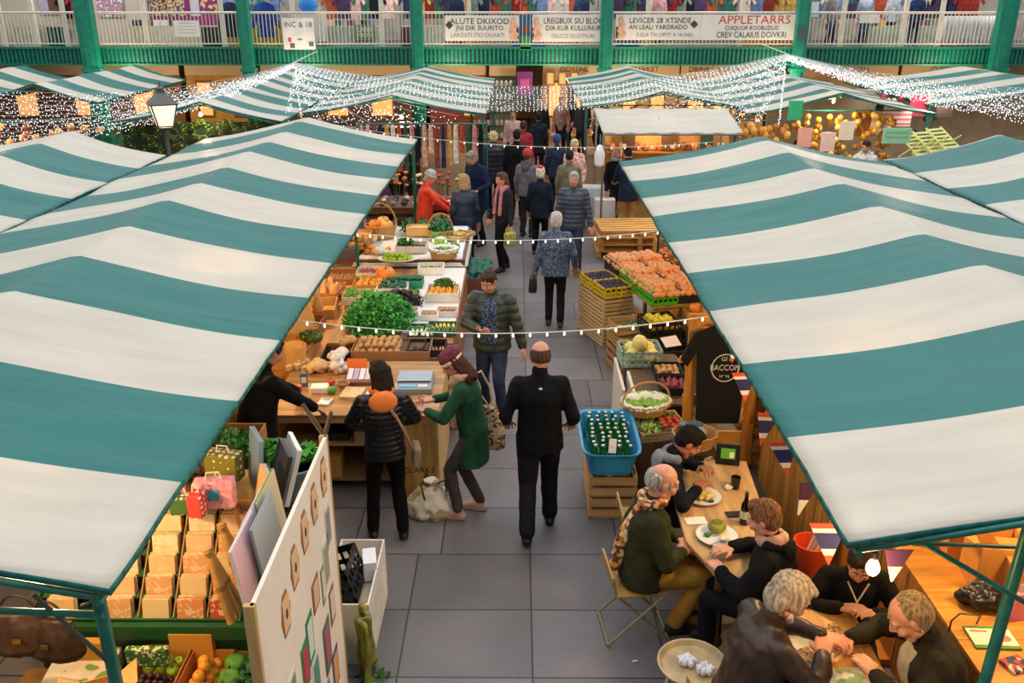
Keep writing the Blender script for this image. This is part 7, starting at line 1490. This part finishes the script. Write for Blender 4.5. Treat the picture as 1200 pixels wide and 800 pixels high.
banner(521, 608, 18, 48, 'white banner with two lines of dark lettering and a diamond mark, leftmost of four', (('ALUTE DKIXOD', .24, .76, TX, 1.05, -.03), ('JNI DIK SUURITO', .19, .5, TX, 1.0, -.03), ('LAROATI ITIO DUAATI', .17, .22, TG, .95, -.06)), 1, -.44)
banner(624, 703, 17, 49, 'white banner with dark lettering and a hand picture at its left, second of four', (('LREGBUX SIU BLOG', .24, .76, TX, .85, .1), ('DIA KUR KULLUNUR', .2, .5, TX, .9, .1), ('OIUCO DUOTIURI', .17, .2, TG, .95, .1)), -1)
banner(722, 820, 17, 47, 'white banner with lettering, hand picture and diamond mark, third of four', (('LEVICER 28 XTSNDE', .22, .76, TX, .95, .02), ('AN LEALI YARDRADO', .19, .5, TX, .95, .0), ('JUDA TH OPITI R HUND', .16, .2, TG, 1, .08)), -1, .42)
banner(822, 933, 17, 47, 'white banner with large red lettering, rightmost of four', (('APPLETARRS', .34, .78, M('#cf3f3a', .6), 1.15, .05), ('CUIQUOR ROOBUZIUD', .17, .47, TX, .9, .03), ('CREV CALAIUS DOIVKRI', .24, .2, TX, .82, .03)))
box1('green_bin', 'small bright green bin on the gallery between the first two banners', 'bin', (gx(616, 28.6)-.0, 28.62+.2, GZ), (.32, .2, .42), M('#1f8a4a', .5)); 
panel(609, 623, 17, 42, 28.9, '#1f6f9a', 'blue and red picture between the first two banners', prints=((.2, .55, .8, .85, '#a83a3a'),))
panel(948, 958, 2, 20, 28.9, '#dfe3e6', 'small pale notice on the gallery right of the fifth green column', 'notice', 'notice'); panel(1008, 1030, 17, 27, 28.9, '#e6e8ea', 'white card on the gallery rail among the people', 'card', 'card')
p = aty(942, 38, GY-.55); box1('junction_box', 'grey box fixed on the fifth green column', 'box', (p.x, GY-.52, p.z-.2), (.22, .12, .36), M('#3f5a58', .5)); 
p = aty(122, 23, GY-.5)
# ------------------------------------------------------------------ shop fronts under the gallery
def front(px0, px1, y, col, lab, h=2.35, sign=None, win=None, tc='#6a3a2a'):
    x0, x1 = gx(px0, y), gx(px1, y); w = x1-x0; t = thing('shop_booth', lab, 'shop front', ((x0+x1)/2, y, 0))
    MB().box((0, .06, h/2), (w-.04, .08, h)).build('wall_panel', M(col, .7, ns=3, na=.12), t, smooth=False); MB().box((0, 0, h-.2), (w-.06, .06, .36)).build('sign_board', M('#e2c9a0', .6), t, smooth=False)
    if sign: text(sign, .24, M(tc, .6), t, (0, -.04, h-.2))
    for u in (win or []): MB().box((w*u, -.0, 1.2), (min(w*.22, .8), .05, 1.2)).build('window_frame', WOOD('#8a5a30', .2, 'z'), t, smooth=False); MB().box((w*u, -.03, 1.2), (min(w*.18, .66), .02, 1.05)).build('lit_pane', M('#ffb868', .4, emit=.7), t, smooth=False)
front(636, 712, 30.6, '#d9b07a', 'cream shop front with a lit window under the gallery in the aisle gap', sign='DORENE', win=(-.3, .1)); front(716, 800, 30.6, '#c9a070', 'shop front under the gallery behind the pale striped ridge', sign='MARKET', win=(-.2, .2)); front(800, 905, 30.6, '#cfa673', 'shop front under the gallery, right of the ridge, with dark lettering', sign='DRINKS & BRONTE 48', win=(-.3, 0, .3))
front(500, 570, 30.6, '#8a4038', 'dark red shop front under the gallery left of the aisle gap', win=(.2,)); front(572, 606, 30.4, '#4a5a4a', 'dark shelf-fronted shop beside the purple banner'); front(940, 1060, 30.6, '#d9b388', 'pale shop front under the gallery at the right', sign='BROOMHALL', win=(-.3, .3)); front(1062, 1160, 30.6, '#c9a57a', 'shop front under the gallery at the far right', sign='CURRY', win=(-.2, .2))
front(300, 480, 30.6, '#6a4a3a', 'dark shop front with crowded goods under the gallery left of centre', win=(-.3, 0, .3)); front(210, 296, 30.6, '#d09a4a', 'golden lit shop front under the gallery at the upper left', win=(-.25, .25)); front(-30, 205, 30.6, '#8a5a3c', 'brown shop front under the gallery at the far left', win=(-.3, 0, .3))
t, w, h = panel(606, 624, 84, 112, 29.6, '#7a2f8a', 'bright purple banner hanging at the far end of the aisle', 'hanging_banner', 'banner'); MB().box((0, -.02, h*.5), (w*.6, .008, h*.4)).build('print', M('#c05aa8', .6), t, smooth=False)
for i in range(3): panel(640+14*i, 650+14*i, 84, 100, 29.8, '#8a5a30', 'wooden framed picture at the far end of the aisle, %s' % ('leftmost', 'middle', 'rightmost')[i], 'framed_picture', 'picture', prints=((.15, .1, .85, .9, '#e3c590'),))
# tiered shelves of bottles left of the aisle end
t = thing('tiered_shelves', 'tiered dark shelves of pale jars at the far left of the aisle end', 'shelf', (gx(590, 27.6)-.35, 27.9, 0))
for k in range(5): MB().box((0, -.0+.1*k, .3+.38*k), (1.3, .3, .03)).build('shelf', WOOD('#3f2f26', .2), t, smooth=False)
for x in (-.66, .66): MB().box((x, .2, 1.0), (.04, .7, 2.0)).build('side_panel', M('#2f5a3a', .6), t, smooth=False)
xx = gx(590, 27.6)-.35
jm = MB().lathe([(.05, 0), (.06, .03), (.055, .13), (.03, .15), (.03, .18)], n=10).mesh('jar', M('#d9cfc0', .4))
for k in range(5):
    for i in range(9): o = bpy.data.objects.new('jar', jm); COL.objects.link(o); put(o, (xx-.56+.14*i, 27.85+.1*k, .316+.38*k)); tag(o, 'pale jar on the tiered shelves at the aisle end', 'jar', 'pale jars on the tiered shelves')
# ------------------------------------------------------------------ stalls in the cross aisle, right
def ornstall(px0, px1, py, y, cols_, n, lab, gp, seed, z0=1.05, z1=2.05, r=.045, rows=9):
    rr_ = random.Random(seed); k = 0; x0, x1 = aty(px0, py, y).x, aty(px1, py, y).x
    meshes = [MB().sph((0, 0, 0), (r, r, r*1.15), n=8, m=6).mesh('ornament', M(c, .35, ns=20, na=.2)) for c in cols_]
    tag(MB().tube([(x0-.1, y, z1+.08), (x1+.1, y, z1+.08)], .015, 6).build('hanging_rail', POLE), 'rail carrying %s' % lab, 'rail')
    for i in range(n):
        c = rr_.randrange(len(cols_)); o = bpy.data.objects.new('ornament', meshes[c]); COL.objects.link(o); put(o, (x0+(x1-x0)*rr_.random(), y+rr_.uniform(-.05, .15), z0+(z1-z0)*rr_.random())); tag(o, lab+' hanging in a dense curtain', 'ornament', gp)
ornstall(868, 925, 150, 19.3, ['#c98a35', '#a86a2c', '#dba94c'], 60, 'amber ornament behind the white awning', 'amber ornaments behind the white awning', 1, .9, 1.9, .08)
ornstall(925, 1050, 140, 20.2, ['#e0b040', '#c98f2c', '#efc86a', '#a8702c'], 105, 'gold ornament in the bright stall beneath the second right canopy', 'gold ornaments beneath the second right canopy', 2, 1.0, 2.0, .07)
ornstall(705, 860, 118, 20.3, ['#e0a070', '#c97a4a', '#efc8a0', '#b85a3a'], 50, 'copper ornament above the white awning', 'copper ornaments above the white awning', 3, 1.75, 2.1, .07)
ornstall(1030, 1100, 116, 22.0, ['#c94a5c', '#e6d6c6', '#3a3a40', '#d98a9a'], 25, 'pink and dark ornament near the mint sign', 'pink and dark ornaments near the mint sign', 4, 1.3, 2.2, .07)
def stall(px, y, w, lab, col='#9a6f42', h=.9, cloth=None):
    x = gx(px, y) if False else aty(px, 150, y).x; t = table(lab, (x, y, 0), w, .9, h, col, name='market_stall', cat='stall')
    if cloth: MB().box((0, -.46, h/2-.02), (w, .02, h-.06)).build('front_cloth', CLOTH(cloth), t, smooth=False)
    return x
sx = stall(900, 18.9, 2.0, 'stall table of loaves behind the white awning', '#b9803f'); 
for i in range(16): box1('loaf', 'brown bread loaf on the stall behind the white awning', 'bread', (sx-.85+.22*(i % 8), 18.65+.3*(i//8), .903), (.17, .25, .11), M('#b5783c', .8, ns=14, na=.4), .1*(i % 3-1), bevel=.04, group='loaves behind the white awning')
sx = stall(975, 19.4, 2.4, 'stall table with green bottles under the gold ornaments', '#6f4c2f')
for i in range(9): bottle('green bottle on the stall under the gold ornaments', (sx-.5+.11*i, 19.3+.05*(i % 2), .903), 'green bottles under the gold ornaments', scale=1.3)
for i, (px, py, c, l) in enumerate(((943, 160, '#e0a59a', 'pink bag hung at the gold ornament stall'), (970, 165, '#e6c6c0', 'pale pink box on the gold ornament stall'), (992, 152, '#efe0cc', 'white board standing at the gold ornament stall'), (932, 128, '#1f9a6c', 'emerald green banner hanging left of the gold ornaments'))):
    panel(px-7, px+7, py-10, py+12, 19.1-.08*i, c, l, 'hanging_board', 'board')
panel(1002, 1022, 130, 160, 20.4, '#b5742c', 'brown wooden door panel behind the young man', 'wooden_door_panel', 'panel', mat=WOOD('#b5742c', .3, 'z')); panel(1023, 1032, 132, 158, 20.3, '#e9e2d9', 'tall white board beside the brown wooden panel', 'white_board', 'board')
panel(1036, 1066, 150, 168, 18.6, '#9fd9b4', 'mint green sign board in front of the yellow deckchairs', 'sign', 'sign', prints=((.1, .2, .9, .35, '#7fc79a'), (.1, .5, .9, .62, '#7fc79a')))
panel(1036, 1066, 127, 148, 21.0, '#d9c0c4', 'pink and white banner above the mint sign', 'banner', 'banner', mat=patt('stripez', ('#e6d9d9', '#d97a8a'), 3)); panel(1068, 1084, 112, 136, 21.6, '#c93a5c', 'crimson banner right of the gold ornaments', 'banner', 'banner'); panel(1098, 1115, 124, 137, 20.5, '#5a4a3f', 'dark slate board hanging at the pale stall', 'slate_board', 'board')
struct(MB().box((10.5, 24.6, 1.05), (7.5, .12, 2.1)).build('wall_stall', M('#dcc9ad', .8, ns=3, na=.1), smooth=False))
for i in range(3):
    p = aty(1075+16*i, 165-4*i, 18.9); t = thing('deckchair', 'yellow-green slatted deckchair behind the right canopies, %s' % ('leftmost', 'middle', 'rightmost')[i], 'deckchair', (p.x, p.y, max(.4, p.z-.35)), .5, scale=.75)
    m = M('#d6dc8a', .6)
    for x in (-.3, .3): MB().bar((x, -.5, 0), (x, .4, .6), .05, .03).build('side_rail', m, t, smooth=False); MB().bar((x, .3, 0), (x, -.3, .45), .05, .03).build('side_rail', m, t, smooth=False)
    g = MB()
    for k in range(7): g.box((0, -.4+.12*k, .07+.08*k), (.6, .07, .02), rot=(.6, 0, 0))
    g.build('slats', m, t, smooth=False)
t = table('pale wooden stall table with boxes behind the right canopies', (9.0, 19.0, 0), 4.6, 1.2, .75, '#d9c8a0', name='market_stall', cat='stall')
for i in range(22):
    k = r3.randrange(12); c = ['#d9a070', '#e6d6b0', '#8a9a5a', '#c94a5c', '#6a4a3a', '#efe6d6'][i % 6]; n = ['tan', 'cream', 'green', 'crimson', 'brown', 'white'][i % 6]
    box1('gift_box', '%s gift box on the pale stall behind the right canopies' % n, 'box', (6.95+.42*(i % 11), 18.7+.45*(i//11), .752), (.26, .2, .1+.05*(i % 3)), M(c, .6), .3*(i % 3-1), group='%s gift boxes on the pale stall' % n)
for i in range(12):
    o = MB().sph((0, 0, .12), (.14, .12, .12)).build('flower_ball', M(('#d9703a', '#c9356a', '#a8304a')[i % 3], .8, bs=40, bst=1)); put(o, (10.2+.22*(i % 6), 18.2+.2*(i//6), .9)); tag(o, '%s flower ball at the right edge behind the canopies' % ('orange', 'magenta', 'crimson')[i % 3], 'flowers', '%s flower balls at the right edge' % ('orange', 'magenta', 'crimson')[i % 3])
box1('flower_stand', 'stand under the flower balls at the right edge', 'stand', (10.75, 18.3, 0), (1.5, .6, .9), WOOD('#9a6f42', .2))
# ------------------------------------------------------------------ cross aisle, left : green wreaths, lantern
t = thing('wreath_frame', 'frame behind the lantern hung with evergreen wreaths', 'frame', (-6.4, 18.4, 0))
for x in (-1.7, 1.9): MB().tube([(x, 0, 0), (x, 0, 2.1)], .025, 8).build('post', POLE, t)
MB().box((.1, .1, 1.3), (3.6, .04, 1.5)).build('backing', M('#2b3a24', .8), t, smooth=False)
for i in range(21):
    x = -7.95+.52*(i % 7); z = 1.02+.45*(i//7); g = MB()
    t = thing('evergreen_wreath', 'dark green wreath on the frame behind the lantern', 'wreath', (x, 18.28, z), 0, 'evergreen wreaths behind the lantern')
    key = ('wreath',)
    if key not in PR:
        r4 = random.Random(5)
        for k in range(170):
            a = r4.random()*6.28; q = .17+r4.uniform(-.05, .05); e = Euler((r4.uniform(-1, 1), r4.uniform(-1, 1), r4.random()*6)).to_matrix(); s = .035; p = Vector((q*math.cos(a), r4.uniform(-.06, .06), q*math.sin(a)))
            g.add([tuple(p+e @ Vector(v)) for v in ((-s, 0, 0), (0, -s*.5, .005), (s, 0, 0), (0, s*.5, .005))], [(0, 1, 2, 3)])
        g2 = MB()
        for k in range(7): a = k*.9; g2.sph((.17*math.cos(a), -.07, .17*math.sin(a)), .018, n=7, m=5)
        PR[key] = (g.mesh('leaves', M('#3f7a30', .6, ns=8, na=.5), smooth=False), g2.mesh('berries', M('#c9552f', .4)))
    for me in PR[key]: o = bpy.data.objects.new(me.name.split('.')[0], me); COL.objects.link(o); o.parent = t
leafheap('evergreen_bush', 'bushy evergreen plant at the foot of the wreath frame', 'plant', (-5.2, 17.9, .9), .8, .4, .6, 1500, '#3a6f2c', .05, seed=81); box1('plinth', 'plinth under the evergreen bush', 'plinth', (-5.2, 17.9, 0), (1.2, .5, .9), WOOD('#4a3626', .2))
ornstall(-20, 130, 148, 19.0, ['#e6a040', '#c97a2c', '#efc070', '#a8502c'], 60, 'amber trinket at the far left under the white lights', 'amber trinkets at the far left', 6, .9, 1.9, .08)
tb = stall(60, 18.7, 3.0, 'stall table of trinkets at the far left', '#8a5a30')
lp = aty(191, 130, 15.6); t = thing('street_lantern', 'old-fashioned glowing four-sided lantern on a post between the left canopies', 'lantern', (lp.x, lp.y, 0), .5)
zt = lp.z; IR = M('#5d5f60', .5, .3)
MB().tube([(0, 0, 0), (0, 0, zt-.3)], .035, 10).build('post', IR, t)
MB().lathe([(.12, zt-.30), (.14, zt-.27), (.05, zt-.26)], n=16).build('base_ring', IR, t)
def sq(w, z): return [(w*math.cos(PI/4+k*PI/2), w*math.sin(PI/4+k*PI/2), z) for k in range(4)]
g = MB(); V = sq(.17, zt-.25)+sq(.29, zt+.12); g.add(V, [(0, 1, 5, 4), (1, 2, 6, 5), (2, 3, 7, 6), (3, 0, 4, 7)]); g.build('glass_panes', M('#ffdcb0', .4, emit=1.6), t, smooth=False)
g = MB()
for k in range(4): g.bar(sq(.172, zt-.25)[k], sq(.295, zt+.12)[k], .02, .02); g.bar(sq(.172, zt-.25)[k], sq(.172, zt-.25)[(k+1) % 4], .025, .02); g.bar(sq(.3, zt+.12)[k], sq(.3, zt+.12)[(k+1) % 4], .03, .025)
g.build('frame', IR, t, smooth=False)
g = MB(); V = sq(.33, zt+.13)+sq(.1, zt+.3)+sq(.1, zt+.34); g.add(V, [(i*4+k, i*4+(k+1) % 4, (i+1)*4+(k+1) % 4, (i+1)*4+k) for i in range(2) for k in range(4)]+[(3, 2, 1, 0), (8, 9, 10, 11)]); g.build('roof_cap', IR, t, smooth=False)
MB().lathe([(.06, zt+.34), (.07, zt+.38), (.02, zt+.42), (.025, zt+.46), (.003, zt+.5)], n=12).build('finial', IR, t)
MB().tube([(.05, 0, zt-.3), (.18, 0, zt-.33), (.2, 0, zt-.42), (.1, 0, zt-.48), (0, 0, zt-.44)], .012, 8).build('scroll', IR, t)
lamp((lp.x, lp.y, zt-.0), 12, (1, .75, .45), .1)
# ------------------------------------------------------------------ string lights
WIRE = M('#d6dad6', .6); LED = M('#f4f8ff', .4, emit=1.7); WL = M('#fff1d6', .4, emit=1.3)
def strand(lab, a, b, sag, n, r=.013, mat=LED, wire=.004, grp=None, seed=0, drop=0, name='string_lights'):
    a = Vector(a); b = Vector(b); rr_ = random.Random(seed); N = 26
    def P(u): p = a.lerp(b, u); p.z -= 4*sag*u*(1-u); return p
    mid = a.lerp(b, .5); t = thing(name, lab, 'string lights', tuple(mid), 0, grp)
    MB().tube([tuple(P(i/N)-mid) for i in range(N+1)], wire, 4, caps=False).build('wire', WIRE, t)
    V = []; Fs = []
    base = np.array([(0, 0, 1), (1, 0, 0), (0, 1, 0), (-1, 0, 0), (0, -1, 0), (0, 0, -1)], float); fb = [(0, 1, 2), (0, 2, 3), (0, 3, 4), (0, 4, 1), (5, 2, 1), (5, 3, 2), (5, 4, 3), (5, 1, 4)]
    for i in range(n):
        p = P((i+.5)/n)-mid; d = rr_.uniform(-drop, drop); p = p+Vector((rr_.uniform(-.02, .02), rr_.uniform(-.02, .02), -r*1.5-abs(d))); k = len(V)*1
        q = base*r*np.array((1, 1, 1.35))+np.array(p); V += [tuple(x) for x in q]; Fs += [tuple(j+k for j in f) for f in fb]
    g = MB(); g.add(V, Fs); o = g.build('bulbs', mat, t); o['kind'] = 'stuff'; return t
def festoon(lab, a, b, sag, n):
    'few big bulbs: each one a part'
    a = Vector(a); b = Vector(b); mid = a.lerp(b, .5)
    def P(u): p = a.lerp(b, u); p.z -= 4*sag*u*(1-u); return p
    t = thing('festoon_lights', lab, 'string lights', tuple(mid)); MB().tube([tuple(P(i/30)-mid) for i in range(31)], .005, 6).build('wire', WIRE, t)
    me = MB().lathe([(.003, -.045), (.010, -.037), (.013, -.025), (.009, -.01), (.007, 0)], n=10).mesh('bulb', WL)
    for i in range(n): o = bpy.data.objects.new('bulb', me); COL.objects.link(o); o.parent = t; o.location = P((i+.5)/n)-mid; o.scale = (.85,)*3
festoon('festoon of small white bulbs crossing the aisle just in front of the balding man', (-1.95, 6.9, 2.0), (1.75, 6.9, 2.05), .16, 26)
festoon('festoon of small white bulbs crossing the aisle near the grey-haired walker', (-1.8, 9.4, 2.08), (1.75, 9.5, 2.1), .11, 26)
festoon('plain festoon wire across the far end of the near canopies', (-3.6, 15.75, 2.45), (3.4, 15.6, 2.1), .25, 30)
H1 = aty(345, 73, 20.5); H2 = aty(922, 63, 20.5)
tag(MB().tube([tuple(H1), tuple(aty(372, 60, 28.4))], .012, 6).build('guy_cable', WIRE), 'white cable tying the left light cluster to the gallery', 'cable'); tag(MB().tube([tuple(H2), tuple(aty(888, 50, 28.4))], .012, 6).build('guy_cable', WIRE), 'white cable tying the right light cluster to the gallery', 'cable')
for i in range(13): strand('white string lights swagged between the two light clusters above the aisle', H1+Vector((0, -.05*i, 0)), H2+Vector((0, -.05*i, 0)), .6+.036*i, 120, r=.0095, grp='light swags above the aisle', seed=i, drop=.03)
for i in range(14): a_ = aty(-15, 104+5.2*i, 17.5-.12*i); strand('white string lights fanning from the left cluster down to the left edge', H1, a_, .3+.02*(i % 4), 130, r=.0095, grp='light strands fanning to the left edge', seed=40+i, drop=.1)
for i in range(14): a_ = aty(1215, 104+2.6*i, 17.0-.1*i); strand('white string lights fanning from the right cluster down to the right edge', H2, a_, .12+.02*(i % 4), 120, r=.0095, grp='light strands fanning to the right edge', seed=70+i, drop=.12)
for i in range(9): a_ = aty(330+26*i, 152-2*i, 18.3); strand('white string lights hanging from the left cluster over the far left canopies', H1, a_, .12, 80, r=.0095, grp='light strands over the far left canopies', seed=100+i, drop=.35)
for i in range(9): a_ = aty(690+28*i, 140-1*i, 18.9); strand('white string lights hanging from the right cluster over the far right canopies', H2, a_, .12, 80, r=.0095, grp='light strands over the far right canopies', seed=120+i, drop=.3)

lamp((9.5, 20.5, 2.3), 70, (1, .85, .65), .3, 'added_fill_light'); lamp((5.5, 17.6, 2.2), 35, (1, .8, .55), .2, 'added_fill_light'); lamp((-11, 18.5, 2.2), 50, (1, .75, .45), .3, 'added_fill_light')  # unseen point lamps added to brighten the far stalls, no fixtures
struct(MB().box(((gx(-20, 31.3)+gx(262, 31.3))/2, 31.32, 4.2), (gx(262, 31.3)-gx(-20, 31.3), .1, 2.7)).build('wall_stall', M('#c9c0b2', .8), smooth=False))

# goods wall under the white awning
t = thing('display_wall', 'warm lit display wall of framed goods under the white awning', 'display', (3.1, 18.72, 0))
MB().box((0, 0, 1.0), (2.6, .06, 2.0)).build('backing', M('#d9a45e', .7, ns=4, na=.2), t, smooth=False)
for i in range(3): MB().box((0, -.17, .55+.45*i), (2.5, .3, .03)).build('shelf', WOOD('#a8743c', .2), t, smooth=False)
for i, (x, c) in enumerate(((2.3, '#4a3426'), (3.1, '#5a3f2a'), (3.9, '#3f5a44'))): box1('hanging_board', ('dark board hung at the left of the display wall', 'brown board hung in the middle of the display wall', 'green board hung at the right of the display wall')[i], 'board', (x, 18.5, 1.48), (.26, .03, .5), M(c, .6))
for i in range(30):
    k = i % 4; o = MB().sph((0, 0, .09), (.1, .08, .09), n=10, m=7).build('pottery_jar', M(('#c97a4a', '#e3c9a0', '#8a4a34', '#d9964a')[k], .5, ns=14, na=.3)); put(o, (1.95+.25*(i % 10), 18.55, .567+.45*(i//10)), i); tag(o, '%s pottery jar on the shelves under the white awning' % ('terracotta', 'cream', 'dark brown', 'amber')[k], 'jar', '%s pottery jars under the awning' % ('terracotta', 'cream', 'dark brown', 'amber')[k])
